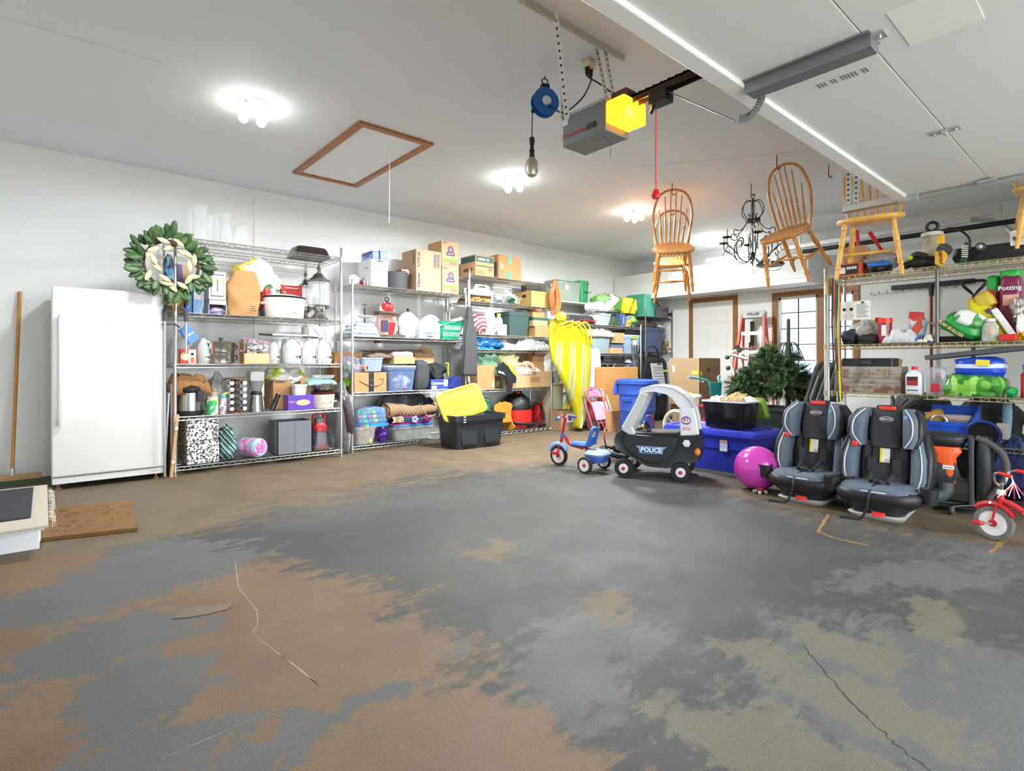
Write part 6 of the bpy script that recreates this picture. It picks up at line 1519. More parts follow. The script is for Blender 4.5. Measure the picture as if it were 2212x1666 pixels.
random.seed(4);OC=mat('#d86a2c',.5,0,.12)
for k in range(18):
 ww=random.uniform(.03,.085);ox=random.uniform(-.015,.05);dz=random.uniform(-.0,.14);y=random.uniform(-.03,.02)
 pts=bezier([(0,y,zt-.02),(-ww*.5+ox,y,zt-.15),(-ww+ox,y,(zt+zb_)/2),(ox-ww*.4,y,zb_+dz+.03),(ox+.02,y,zb_+dz),(ox+ww,y,zb_+dz+.06),(ox+ww,y,(zt+zb_)/2),(ww*.4+ox*.5,y,zt-.12)],6)
 MB().tube(pts,.0068,6,closed=True).build('cord_loop',OC,t)
# ================================================================ BACK CORNER: units 4 and 5, wall shelf
V4=5.47
z41,z42=on_v(1310,703,V4).z,on_v(1310,764,V4).z
U4=[.09,.52,z42,z41]
wire_unit('chrome wire shelf unit behind the yellow striped cover with paper towels on top',5.86,7.50,V4,5.93,U4,z41+.05)
V5=5.45
z51,z52=on_v(1430,687,V5).z,on_v(1430,761,V5).z
wire_unit('dark wire shelf unit in the back corner left of the door',7.60,8.37,V5,5.92,[.1,z52,z51],1.90,DARKCHROME)
F4=('V',V4+.02)
Z=z41+.004
t,w,h=item('storage_case','long black case with tangled red strap on unit top left','case',F4,1226,1289,681,Z)
MB().rrect([(w,.3,0),(w,.3,h*.4),(w*.9,.26,h)],.06,5,True,(0,.16)).build('case',mat('#201f22',.6),t)
rs_=MB();random.seed(9)
for k in range(6):x=random.uniform(-.1,.35)*w;rs_.tube(bezier([(x-.08,-.005,h*.2),(x,-.012,h*random.uniform(.3,.9)),(x+.06,-.012,h*.3),(x+.12,-.005,h*random.uniform(.2,.8))],5),.008,6)
rs_.build('red_straps',mat('#8a2a2a',.7),t)
carton('white box with dark dots beside the long black case',('V',V4+.04),1288,1300,681,Z,.2,PAPER,None,'carton',tape=False)
tote('pale grey blue tote under the green towel pack',('V',V4+.03),1300,1322,678,Z,.3,mat('#a2aeb0',.5),ribs=0)
heap('holiday_greens','dark greenery clump in the middle of the unit top','greenery',('V',V4+.02),1318,1340,678,Z,.22,mat('#47523f',.9,0,.5,40),3,.9)
t,w,h=carton('narrow dark blue carton standing upright on the unit top',('V',V4+.02),1340,1352,678,Z,.22,mat('#3f5a8a',.5),None,'carton',tape=False)
decal(t,w,h,.55,.2,.1,.6,PAPER)
soft('party_bag','bag of burgundy and yellow cloth over green plastic at unit right','bag',F4,1352,1383,680,Z,.25,patches(['#5a2430','#d0b84a','#8f8f9a','#2f9a58','#3a3a4a','#a8a8b0'],9,'mixed_bag',.4),6,.15,.8)
ZT=on_v(1330,676,V4).z+.01
tag(MB().lathe([(.001,-.14),(.072,-.14),(.072,.14),(.001,.14)],26,(0,.14,.075),RX).lathe([(.001,0),(.021,0),(.021,.002),(.001,.002)],14,(0,-.001,.075),RX).build('paper_towel_roll',mat('#e9ebec',.8),loc=(on_v(1299,660,V4).x,V4,ZT)),'single white paper towel roll end at left of green pack','paper towel roll')
soft('towel_pack','large green wrapped paper towel pack on unit top','paper towel pack',('V',V4),1301,1352,634,ZT,.3,patches(['#5a9a3a','#e8ece6','#7aa868','#4f8f34','#9aa890','#3f84c0'],5,'towel_wrap',.25),13,.08,.6)
t,w,h=item('towel_pack','bright yellow wrapped pack with slanted lettering next to green pack','paper towel pack',('V',V4-.03),1350,1381,643,ZT)
MB().blob(w,.25,h,4,.06,.6,30,20,2,(0,.12,0)).build('wrapper',patches(['#e6d81f','#dccb2a','#e8dc3a','#4aa04a'],5,'yellow_wrap',.25),t);text(t,'STRONG',w*.2,(0,-.004,h*.5),(R(90),R(-62),0),mat('#5d5410',.5),bold=.002)
Z=z42+.004
t,w,h=tote('grey blue tote with crumpled cloth piled on top',F4,1281,1321,724,Z,.34,mat('#8fa4a8',.45),ribs=1)
heap('drop_cloth','crumpled beige drop cloth heaped on the grey blue tote','cloth',('V',V4+.0),1272,1330,708,Z+h-.03,.36,mat('#b9b2a8',.9,0,.15,12),17,.7)
carton('tan carton above the thin cartons between two totes',('V',V4+.05),1322,1349,719,Z+.17,.25,CARD2)
carton('small tan carton with dark stamp between two totes',('V',V4+.03),1319,1345,752,Z,.25,CARD2,tape=False)
carton('flat dark blue carton under the upper tan carton',('V',V4+.05),1321,1347,745,Z+.085,.25,mat('#5d6f86',.6),None,'carton',tape=False)
t,w,h=tote('clear blue tote with lime green latch and white label',F4,1350,1386,724,Z,.34,clear('#9ab8cc',.75,.2),ribs=0,handle=mat('#9ab83a',.4),lidm=clear('#c8d8e0',.7,.2));decal(t,w,h,.42,.35,.22,.38,PAPER,y=-.012+.0)
carton('black flat box on top of the clear blue tote',('V',V4+.06),1351,1386,713,Z+h+.002,.26,BLACKP,None,'storage_case',tape=False)
Z=U4[1]+.004
soft('dark_stroller_bag','jumble of black folded frame and cloth on third shelf','folded frame',F4,1296,1350,776,Z+.1,.3,mat('#26272a',.7,0,.4,30),6,.3,.9)
t,w,h=item('folded_stroller','black and chrome folded stroller bars lying on shelf','stroller',('V',V4-.01),1298,1356,778,Z)
zz_=on_v(1320,783,V4).z-Z
for k in range(3):MB().tube([(-w*.4,-.01+.05*k,zz_-.03*k),(w*.55,.0+.05*k,zz_-.02-.02*k)],.014,8).build('bar',[BLACKP,mat('#8a8a88',.4,.6),DGREY][k],t)
MB().tube([(-w*.4,-.01,zz_),(-w*.15,-.01,zz_-.12),(.0,-.01,zz_-.02)],.012,8).build('cross_bar',GREYP,t);MB().rrect([(.12,.08,zz_-.15),(.12,.08,zz_-.12)],.02,3,True,(-w*.1,.0)).build('foot_pad',mat('#c9c9c4',.5),t)
for k in range(2):
 o=MB().lathe([(.001,0),(.05,0),(.055,.02),(.055,.12),(.03,.15),(.001,.15)],20,(0,.06,0)).build('bottle',clear('#b8c8d8',.6,.1),loc=(on_v(1363+15*k,800,V4).x,V4,on_v(1360,797,V4).z));tag(o,['left','right'][k]+' upturned clear water bottle top in shrink wrapped pack','bottle','shrink wrapped water bottles')
 MB().lathe([(.001,0),(.035,0),(.035,.002),(.001,.002)],18,(0,.004,.06),RX).build('blue_label',mat('#3a5a98',.4),o)
# bottom of the dark corner unit
Z=z51+.004
t,w,h=tote('green storage tote high in back corner under a chair leg',('V',V5+.02),1394,1419,636,Z,.4,mat('#4fa387',.45),ribs=0,lidm=mat('#4fa68a',.45),taper=.93)
MB().box(w*.15,-.006,h*.62,w*.33,-.002,h*.70).build('white_mark',PAPER,t,smooth=0)
t,w,h=item('fabric_bin','grey fabric bin with folded flap beside the corner green tote','fabric bin',('V',V5+.05),1422,1443,668,Z)
MB().box(-w/2,0,0,w/2,.28,h).build('body',GR,t,smooth=0);MB().prism([(-w*.3,h*.8),(w*.5,h*.75),(w*.45,h*1.3)],-.01,0).build('flap',mat('#5d6063',.9),t,smooth=0);MB().box(-w/2-.02,.2,0,w*.2,.3,h*1.5).build('back_panel',mat('#7a7d80',.9),t,smooth=0)
MB().tube(bezier([(-w*.4,.2,h*1.5),(0,.2,h*1.95),(w*.5,.2,h*1.7),(w*.6,.2,h*1.3)],5),.012).build('green_stem',mat('#7a8a4a',.6),t)
t=thing('poinsettia','small dark red dried flower stem in the corner','artificial flowers',(on_v(1449,674,V5).x,V5+.06,Z))
random.seed(2)
for k in range(9):leaf((0,0,.05),(random.uniform(-1,1),-.4,random.uniform(0,.8)),(0,-1,.3),.07,.03,mat('#5a2a2c',.7),t)
MB().lathe([(.001,0),(.02,0),(.012,.03),(.015,.05),(.001,.05)],10).build('base',WHITEP,t)
Z=z52+.004
tote('navy blue lidded tote on the dark corner unit',('V',V5+.02),1397,1435,708,Z,.4,mat('#414d68',.45),ribs=2,lidm=mat('#4d5a74',.45))
heap('brown_rags','dark brown rags lying over the navy tote','rags',('V',V5+.06),1396,1424,697,on_v(1410,706,V5).z,.2,mat('#4a3b30',.9,0,.3),5,.5)
heap('white_cloth','white cloth folded over the right side of navy tote','cloth',('V',V5+.06),1417,1437,701,on_v(1430,707,V5).z,.2,mat('#dedcd8',.8),8,.4)
t=thing('metal_stake','thin iron scroll stand beside the navy tote','stand',(on_v(1439,755,V5).x,V5+.03,Z))
MB().tube([(0,0,0),(.005,0,.36)],.004,6).torus((.005,0,.39),.03,.004,16,6,RX).tube([(-.06,0,0),(0,0,.08),(.06,0,0)],.004).build('rod',DGREY,t)
t=thing('flower_arrangement','orange and yellow flower arrangement in the back corner unit','artificial flowers',(on_v(1451,755,V5).x,V5+.08,Z))
random.seed(12);FC=['#c85a3a','#e0c23a','#b88a3a','#a03f2c','#7a8a3a','#d8a8a0']
for k in range(18):MB().sphere((random.uniform(-.08,.08),random.uniform(-.04,.05),random.uniform(.03,.18)),.022,.018,.02,7,5).build('bloom',mat(FC[k%6],.6),t)
for k in range(6):leaf((random.uniform(-.06,.06),0,.13),(random.uniform(-1,1),-.3,1),(0,-1,.2),.09,.02,mat('#c8b83a',.6),t)
soft('duffel_bag','black duffel with lime stripe in the corner behind the cart','bag',('V',V5-.03),1390,1448,772,.004,.3,mat('#17171a',.8),4,.08,.5)
tag(MB().box(0,0,0,.42,.01,.03).build('lime_strap',mat('#c9cf5a',.6),loc=(on_v(1424,800,V5-.04).x,V5-.06,on_v(1430,803,V5).z),smooth=0),'lime yellow reflective strap across the black duffel','strap')
# step stool / cart
t,w,h=item('step_stool','folding step stool with silver treads and black hoop rail','step stool',('V',5.25),1389,1437,748,0.0)
MB().tube(bezier([(-w*.48,.05,.35),(-w*.4,.0,h*.75),(-w*.3,-.0,h*.95),(-w*.08,0,h),(w*.12,.0,h*.95),(w*.25,0,h*.8),(w*.52,.0,.3)],7),.014,10).build('hoop_rail',BLACKP,t)
MB().obox((w*.06,-.05,h*.60),(w*.52,.02,h*.36),rot=(R(-10),R(0),0)).build('tread',mat('#b4b8b8',.4,.3,.06),t,smooth=0,bevel=.008)
gl=MB()
for k in range(8):gl.obox((w*.06,-.066+.0*k-(k-3.5)*-.0055,h*(.46+.038*k)),(w*.48,.004,.006))
gl.build('tread_ribs',GREYP,t,smooth=0);MB().box(-w*.06,-.085,h*.755,w*.12,-.078,h*.775).build('badge',BLACKP,t,smooth=0)
for s_ in(-1,1):MB().tube([(s_*w*.4,.1,0),(s_*w*.2,.03,h*.7)],.013,8).build('leg',BLACKP,t)
for k in range(3):tag(MB().tube([(0,0,.3),(-.03,.1,on_v(1388,745,5.3).z)],.014,8).build('ski_pole',mat(['#2a2a2c','#3c3c3e','#55555a'][k],.5),loc=(on_v(1386-5*k,800,5.3).x+.03,5.3,0)),['nearest','middle','left'][k]+' of three dark poles leaning at the corner unit','pole','dark poles at the corner')

# shelf on the wall with tote and bucket
q0,q1=on_v(1207,650,6.0),on_v(1296,659,6.0)
zs=q1.z+.01
t=thing('wall_shelf','white shelf board fixed to the wall above the yellow cover','shelf',(0,6.0,zs))
MB().box(q0.x,0,-.022,q1.x,VW2-6.0,0).build('board',WHITEP,t,smooth=0);MB().box(q0.x,VW2-6.0-.02,-.10,q1.x,VW2-6.0,-.022).build('cleat',WHITEP,t,smooth=0);MB().prism([(0,-.022),(.28,-.022),(.28,-.2)],q1.x-.06,q1.x-.04,'x').build('bracket',WHITEP,t,smooth=0)
t,w,h=tote('clear tote with pale green lid on the white wall shelf',('V',6.01),1203,1257,607,zs+.002,.28,clear('#a8b8a8',.7,.2),ribs=0,lidm=clear('#7fa088',.8,.3),taper=.93)
decal(t,w,h,.3,.55,.16,.25,PAPER);MB().box(-w*.45,.03,.01,w*.42,.2,h*.35).build('contents',mat('#c8c48a',.8),t,smooth=0)
t,w,h=item('bucket','bright green plastic bucket with dark print on wall shelf','bucket',('V',6.03),1256,1278,607,zs+.002);r=w/2
MB().lathe([(.001,0),(r*.86,0),(r*.97,h*.86),(r*1.06,h*.87),(r*1.06,h*.92),(r,h*.92),(r*1.03,h),(r*.95,h),(r*.85,.02),(.001,.02)],28,(0,r,0)).build('bucket',mat('#1c9c5c',.35),t);text(t,'menards',.05,(r*.1,-.006,h*.5),FRONT,mat('#0f4a2c',.5),bold=.001)

# ================================================================ BETWEEN UNITS: yellow cover etc.
YC,N,L,b_=newmat('yellow_striped_vinyl');tc=N.new('ShaderNodeTexCoord')
wv=N.new('ShaderNodeTexWave');wv.bands_direction='X';wv.inputs['Scale'].default_value=1.3;wv.inputs['Distortion'].default_value=1.4;wv.inputs['Detail Scale'].default_value=.5;wv.inputs['Phase Offset'].default_value=1.0
mp=N.new('ShaderNodeMapping');mp.inputs['Scale'].default_value=(1,1,.25);L.new(tc.outputs['Object'],mp.inputs[0]);L.new(mp.outputs[0],wv.inputs[0])
r_=ramp(N,wv.outputs['Fac'],L,[(0,'#b8ae12'),(.45,'#b2aa18'),(.6,'#a3a468'),(.85,'#b0b190'),(1,'#a0a03c')])
sz=N.new('ShaderNodeSeparateXYZ');L.new(tc.outputs['Object'],sz.inputs[0]);mr=N.new('ShaderNodeMapRange');mr.inputs[1].default_value=1.16;mr.inputs[2].default_value=1.30;L.new(sz.outputs[2],mr.inputs[0])
mx=N.new('ShaderNodeMix');mx.data_type='RGBA';L.new(mr.outputs[0],mx.inputs['Factor']);L.new(r_.outputs[0],mx.inputs['A']);mx.inputs['B'].default_value=lin('#bdb410');L.new(mx.outputs['Result'],b_.inputs['Base Color']);b_.inputs['Roughness'].default_value=.35
prof=[(690,1190,1216),(693,1192,1236),(700,1190,1256),(712,1188,1268),(730,1188,1276),(750,1190,1279),(775,1193,1279),(800,1204,1278),(830,1219,1275),(860,1233,1270),(885,1242,1266),(905,1245,1262),(918,1246,1256),(925,1247,1251)]
t=thing('inflatable_cover','tall yellow and white striped vinyl sheet hanging between shelf units','vinyl cover',(6.0,5.30,0))
rs=[]
for y,a,b2 in prof:
 pa,pb=on_v(a,y,5.30),on_v(b2,y,5.30);xa,xb,z=pa.x-6.0,pb.x-6.0,max(.004,pa.z);ring=[]
 for j in range(40):
  th=2*PI*j/40;xm,hw=(xa+xb)/2,(xb-xa)/2;f=1+.10*math.sin(th*7+z*3)*(1 if math.sin(th)<0 else .3)
  ring.append((xm+hw*math.cos(th),.02+.085*math.sin(th)*f,z))
 rs.append(ring)
MB().rings(rs).build('sheet',YC,t,smooth=80)
for k in range(3):MB().tube(bezier([(on_v(1205+14*k,705,5.3).x-6,-.06,1.50-.02*k),(on_v(1225+14*k,702,5.3).x-6,-.09,1.56),(on_v(1248+9*k,716,5.3).x-6,-.08,1.46),(on_v(1258+7*k,745,5.3).x-6,-.05,1.25)],6),.012,8).build('fold',mat('#cfc722',.4),t)
tag(MB().sphere((0,0,0),.075).build('yellow_ball',mat('#dcdc28',.5),loc=at_t(1212,685,7.35)),'yellow vinyl ball peeking above the yellow cover','ball')
t,w,h=item('clear_bin','tall narrow frosted bin standing right of the tall unit','bin',('V',5.66),1191,1221,828,0.0)
MB().rrect([(w*.85,.2,.002),(w*.98,.24,h*.97),(w*1.08,.27,h*.97),(w*1.08,.27,h)],.05,5,True,(0,.13)).build('bin',clear('#b5b096',.8,.3),t)
t=thing('clear_container','clear square container tilted on the tall frosted bin','container',(on_v(1208,830,5.7).x,5.78,on_v(1208,826,5.7).z),R(10),None,(0,R(-20),R(10)))
MB().rrect([(.15,.15,.0),(.22,.2,.2),(.24,.22,.2),(.24,.22,.215)],.03,4,True,(.02,0)).build('body',clear('#c0c8c0',.6,.2),t)
t=thing('swim_rings','bunch of coloured swim hoops hung beside the yellow cover','hoops',(on_v(1230,855,5.5).x,5.52,0))
for k,(cc,px_)in enumerate((('#4a9a4a',1240),('#d8c83a',1236),('#d87a2c',1233),('#c8c03a',1230),('#6aa84a',1228))):
 q0,q1,q2=on_v(px_-4,828,5.5),on_v(px_+4,855,5.5),on_v(px_-6,885,5.5);x0=t.location.x
 MB().tube(bezier([(q0.x-x0,.01*k,q0.z),(q1.x-x0,.01*k,q1.z),(q2.x-x0,.01*k,q2.z)],8),.012,8).build('hoop',mat(cc,.4),t)
MB().sphere((-.02,-.04,.62),.035).sphere((-.03,-.04,.54),.035).build('blue_float',mat('#4a9ac8',.4),t)
t,w,h=carton('small open brown box with white sticker on floor by cover',('V',5.45),1212,1246,887,0.002,.26,CARD3,flaps=False,tape=False)
decal(t,w,h,.35,.4,.5,.45,mat('#d8dce8',.6));decal(t,w,h,.45,.5,.2,.25,mat('#3a4a9a',.6),y=-.0015);MB().box(-w/2+.01,.01,h-.002,w/2-.01,.25,h+.001).build('opening',CARDIN,t,smooth=0)
t,w,h=item('folding_table','folded white plastic table standing on edge behind kids chairs','folding table',('V',5.40),1272,1303,753,0.0)
MB().prism([(-w*.5,0),(w*.62,0),(w*.30,h*.96),(w*.2,h),(-w*.35,h),(-w*.5,h*.95)],0,.04).build('top',mat('#d4dbdd',.45),t,smooth=0,bevel=.012)
for i,(a,b2,cc,cs,lb,dv)in enumerate(((1263,1310,'#c02a32','#c8384a','red folded child chair at back of the folded group',.12),(1268,1322,'#d06a8c','#e3b0d0','pink folded child chair at the front of the group',0.0),(1284,1330,'#dcdade','#e6e4ea','white folded child chair at right behind the pink one',.06))):
 t,w,h=item('folding_chair',lb,'folding chair',('V',5.10+dv),a,b2,838+2*i,0.0,'folded kids chairs')
 t.rotation_euler=(R(-8),R(0),0)
 fm=mat(cc,.4)
 x0=-w*.25
 MB().tube(bezier([(w*.25,0,.01),(-w*.38,0,h*.86),(-w*.36,0,h*.97),(-w*.25,0,h),(w*.08,0,h),(w*.17,0,h*.97),(w*.22,0,h*.88),(w*.5,0,.06)],6),.012,8).build('frame',fm,t)
 MB().tube([(-w*.2,.02,.03),(-w*.42,.02,h*.7)],.011,8).build('leg',fm,t);MB().tube([(w*.35,.02,.03),(w*.14,.02,h*.6)],.011,8).build('leg',fm,t)
 MB().prism([(-w*.30,h*.82),(w*.14,h*.82),(w*.10,h*.96),(-w*.28,h*.96)],-.012,.004).build('back_pad',fm if i!=1 else mat('#d883a4',.4),t,smooth=0,bevel=.008)
 MB().prism([(-w*.10,h*.26),(w*.30,h*.26),(w*.16,h*.70),(-w*.24,h*.70)],-.018,.004).build('seat_pad',mat(cs,.45),t,smooth=0,bevel=.012)
 MB().tube([(w*.0,0,h*.2),(w*.42,0,h*.2)],.008,6).build('cross_bar',fm,t)
t,w,h=carton('large flat orange tan carton leaning behind the blue can',('V',5.22),1304,1378,793,0.002,.16,mat('#bd8a50',.85,0,.06,5),tape=False)
t,w,h=item('printed_box','low brown printed carton between kids chairs and blue can','box',('V',4.95),1320,1340,888,0.002);MB().box(-w/2,0,0,w/2,.1,h).build('body',CARD,t,smooth=0);text(t,'hibi',.09,(0,-.002,h*.6),(R(90),R(-30),0),mat('#b5707a',.6),bold=.002)

# blue refuse can
bc=on_z(1383,938);bc=Vector((6.25,4.62,0))
t=thing('refuse_can','large round blue ribbed trash can with handles behind the toy car','trash can',bc,R(-55))
BL=mat('#2f55b4',.4,0,.06);r=.275;h=.755
MB().lathe([(.001,0),(r*.80,0),(r*.86,h*.42),(r*.9,h*.43),(r*.9,h*.47),(r*.9,h*.72),(r*.96,h*.73),(r*.96,h*.76),(r*.97,h*.90),(r*1.05,h*.92),(r*1.06,h*.985),(r*1.0,h),(r*.95,h),(r*.93,h*.9),(r*.78,.03),(.001,.03)],48).build('body',BL,t)
for s_ in(-1,1):
 MB().prism([(s_*r*.93,h*.72),(s_*r*1.14,h*.70),(s_*r*1.18,h*.78),(s_*r*1.1,h*.95),(s_*r*.98,h*.95)],-.06,.06).build('handle',BL,t,smooth=0,bevel=.012)
for a_ in(-.55,.55):
 M=Matrix.Rotation(a_,3,'Z');MB().obox(M@Vector((0,-r*.93,h*.64)),(.15,.02,.06),M).build('grip_recess',mat('#2a4da8',.4),t,smooth=0,bevel=.008)
for k in range(8):
 M=Matrix.Rotation(2*PI*k/8+.2,3,'Z');MB().obox(M@Vector((0,-r*.845,h*.22)),(.012,.012,h*.4),M).build('rib',BL,t,smooth=0)

# big carton
t=thing('cardboard_box','huge open kraft carton with yellow price stickers before the door','box',(6.92,4.06,.38),0,'cardboard boxes')
KR=mat('#98805f',.85,0,.05,4);W_,D_,H_=.56,.48,.67
b=MB();b.box(0,0,0,W_,.006,H_).box(0,D_,0,W_,D_+.006,H_).box(0,0,0,.006,D_,H_).box(W_-.006,0,0,W_,D_,H_).box(0,0,0,W_,D_,.006);b.build('body',KR,t,smooth=0)
MB().box(-.001,0,H_*.5-.001,0,D_,H_*.5+.001).box(0,-.001,H_*.5-.001,W_,0,H_*.5+.001).build('crease',CARD3,t,smooth=0)
text(t,'P5',.07,(W_*.42,-.002,H_*.74),FRONT,INK,bold=.001);MB().box(-.002,D_*.82,H_*.70,-.0005,D_*.9,H_*.84).build('label',PAPER,t,smooth=0)
YS=mat('#d2dc3a',.6)
for y,z,rot in((.15*D_,.70,0),(.25*D_,.22,30)):MB().obox((-.002,y,H_*z),(.002,.09,.05),rot=(R(rot),0,0)).build('price_sticker',YS,t,smooth=0)
MB().obox((.04,-.002,H_*.68),(.05,.002,.05)).build('price_sticker',YS,t,smooth=0);MB().obox((W_*.35,-.002,H_*.08),(.08,.002,.05),rot=(0,R(-50),0)).build('price_sticker',YS,t,smooth=0)
MB().tube(bezier([(.04,-.003,H_*.16),(.12,-.003,H_*.08),(.25,-.003,H_*.06)],6),[.003+.008*math.sin(PI*i/12)for i in range(13)],6).build('black_arrow',INK,t);MB().obox((-.002,D_*.5,H_*.72),(.002,.05,.03),rot=(R(20),0,0)).build('orange_mark',mat('#c9803a',.6),t,smooth=0)
t=thing('cardboard_box','brown carton lying under the huge open kraft carton','box',(6.98,4.10,.002),0,'cardboard boxes');MB().box(0,0,0,.52,.44,.374).build('body',CARD3,t,smooth=0)

# ladder
t=thing('step_ladder','orange fiberglass step ladder with grey top cap leaning near window','ladder',(7.95,3.84,0),R(-90),None,(R(-4),0,R(-82)))
OR=mat('#c8442a',.45,0,.1);SIL=mat('#c4c6c6',.35,.6,.08);h=1.76
MB().box(-.17,-.02,h-.10,.17,.12,h).build('top_cap',mat('#b4b6b6',.5),t,smooth=0,bevel=.01);text(t,'KELLER',.055,(.01,-.022,h-.045),FRONT,INK,bold=.0015)
for s_ in(-1,1):
 MB().obox((s_*.21,-.13,h/2-.04),(.028,.075,h),M=Euler((R(-9.5),R(-s_*3.6),0)).to_matrix()).build('front_rail',OR,t,smooth=0)
 MB().obox((s_*.205,.22,h/2-.05),(.022,.05,h),M=Euler((R(10),R(-s_*3.2),0)).to_matrix()).build('rear_rail',OR,t,smooth=0)
for k in range(5):
 z=.28+.29*k;hw=.245-(z/h)*.09;y=-.26+z*.165;MB().box(-hw,y-.01,z-.012,hw,y+.07,z+.012).box(-hw,y-.012,z-.04,hw,y-.008,z).build('step',SIL,t,smooth=0)
 MB().tube([(-hw,y,z-.03),(-hw*.4,y,z-.005)],.006).tube([(hw,y,z-.03),(hw*.4,y,z-.005)],.006).build('step_brace',SIL,t)
MB().box(.17,-.215,1.0,.19,-.212,1.5).build('warning_label',mat('#e8d8b8',.5),t,smooth=0)
for k in range(3):MB().tube([(-.19+.0*k,.38-.12*k,.3+.4*k),(.19,.38-.12*k,.3+.4*k)],.008).build('rear_brace',SIL,t)
t=thing('trimmer_shaft','dark green and wood handled tool hung behind ladder rungs','tool',(8.30,3.98,0));MB().tube([(0,0,1.25),(0,0,1.62)],.028,10).build('grip',mat('#26382f',.7),t);MB().tube([(0,0,.4),(0,0,1.25)],.02,10).build('shaft',wood('#8a5a30','#a87040','tool_wood',4,(6,6,1)),t);MB().tube([(0,.04,.6),(0,.04,1.3)],.012,8).build('red_tube',mat('#9a2a2a',.5),t)
# white exerciser frame
t=thing('exercise_frame','white bent tube frame with black grip in front of ladder','exercise frame',(0,0,0))
def q(px,py,tt):return at_t(px,py,tt)
WT=mat('#dcdcd8',.35)
MB().tube(bezier([q(1596,755,7.2),q(1580,762,7.2),q(1575,770,7.2),q(1580,790,7.2),q(1588,825,7.2),q(1594,944,7.2)],6),.016,10).build('bent_tube',WT,t)
MB().tube([q(1590,748,7.2),q(1600,760,7.15)],.026,12).build('black_grip',BLACKP,t);MB().tube([q(1598,752,7.2),q(1622,754,7.25)],.014,10).build('side_bar',SIL,t)
MB().obox(q(1595,771,7.15),(.06,.24,.025),rot=(R(18),R(20),R(20))).build('tray',WT,t,smooth=0,bevel=.006);MB().tube([q(1600,775,7.15),q(1606,800,7.15),q(1606,945,7.15)],.01,8).build('post',WT,t)
for px,py in((1571,772),(1573,795)):MB().sphere(q(px,py,7.0),.03).build('knob',DGREY,t)

# christmas tree in dark tub
t=thing('artificial_tree','folded artificial pine tree with its metal pole tip up','christmas tree',(6.35,2.55,0))
PNM=[mat('#3f5f3a',.8,0,.3,20),mat('#55734a',.8,0,.3,20),mat('#34522f',.85,0,.3,20),mat('#6a7c50',.8,0,.3,20)]
random.seed(33)
cen=[(1600,835,6.4,.20),(1625,812,6.5,.20),(1655,790,6.6,.22),(1660,765,6.7,.15),(1690,800,6.6,.25),(1720,810,6.6,.22),(1735,830,6.6,.17),(1690,835,6.4,.22),(1640,838,6.4,.2),(1610,815,6.4,.14),(1705,775,6.7,.15),(1725,845,6.5,.17)]
base=t.location.copy()
for ci,(px,py,tt,rr)in enumerate(cen):
 c=at_t(px,py,tt)-base
 for sgm in range(2):
  b=MB()
  for k in range(48):
   d=Vector((random.gauss(0,1),random.gauss(0,1),random.gauss(0,.8))).normalized();s0=c+d*rr*random.uniform(.05,.45);e=c+d*rr*random.uniform(.75,1.05)+Vector((0,0,-.02))
   nseg=11
   for i in range(nseg):
    p=s0.lerp(e,i/nseg);side=d.cross(Vector((random.gauss(0,1),random.gauss(0,1),random.gauss(0,1)))).normalized()
    for sg in(1,-1):
     tip=p+side*sg*.03+d*.028;wv_=d.cross(side)*.0035
     b.add([p-wv_,p+wv_,tip],[(0,1,2)])
     sd2=d.cross(side);tip=p+sd2*sg*.03+d*.028;b.add([p-side*.0035,p+side*.0035,tip],[(0,1,2)])
  b.build('branch_tuft',PNM[(ci+sgm)%4],t,smooth=0)
p0=at_t(1703,790,6.6)-base;p1=at_t(1703,740,6.6)-base;p2=at_t(1703,692,6.6)-base
MB().tube([p0,p1],.032,12).tube([p1,p2],.02,12).sphere(p2,.02).build('pole',mat('#3a3f38',.6,0,.2),t)
for k in range(7):a=2*PI*k/7;MB().tube(bezier([p1+Vector((0,0,-.01)),p1+Vector((.09*math.cos(a),.09*math.sin(a),-.02)),p1+Vector((.18*math.cos(a),.18*math.sin(a),-.22))],4),.006,5).build('hinge_arm',mat('#2f3330',.6),t)
MB().tube([p0,(p0.x,p0.y,.1)],.03,10).build('lower_pole',mat('#3a3f38',.6),t)
t=thing('tub','very large dark green black tub under the artificial tree','tub',(6.0,2.62,0),R(-90))
MB().rrect([(.58,.36,.0),(.70,.44,.46),(.74,.5,.46),(.74,.5,.49),(.68,.42,.49),(.56,.34,.03)],.08,5,True,(0,.25)).build('tub',mat('#1d2a2c',.45),t)

# grey stacked plastic sled-like loungers
for k in range(4):
 t=thing('resin_chair',['leftmost','second','third','rightmost'][k]+' of four dark grey folded resin chairs beside the shelf post','folding chair',on_z(1742+16*k,900)*1.0,0,'folded grey resin chairs')
 pts=[at_t(px+14*k,py,5.9-.02*k)for px,py in((1741,870),(1752,835),(1762,802),(1768,790),(1774,786),(1778,790))]
 t.location=(0,0,0)
 MB().tube(bezier(pts,6),.026,10).build('arm_frame',mat('#4b4f4d',.6,0,.08),t);MB().tube([pts[0],(pts[0].x,pts[0].y,.01)],.03,8).build('leg',mat('#4b4f4d',.6),t)
 MB().tube(bezier([pts[4],at_t(1782+12*k,830,5.95),at_t(1776+12*k,868,5.95)],4),.03,8).build('back_frame',mat('#414544',.6),t);MB().tube([at_t(1750+15*k,862,5.85),at_t(1768+15*k,812,5.85)],.012,6).build('highlight_strip',mat('#8a8e8c',.5),t)

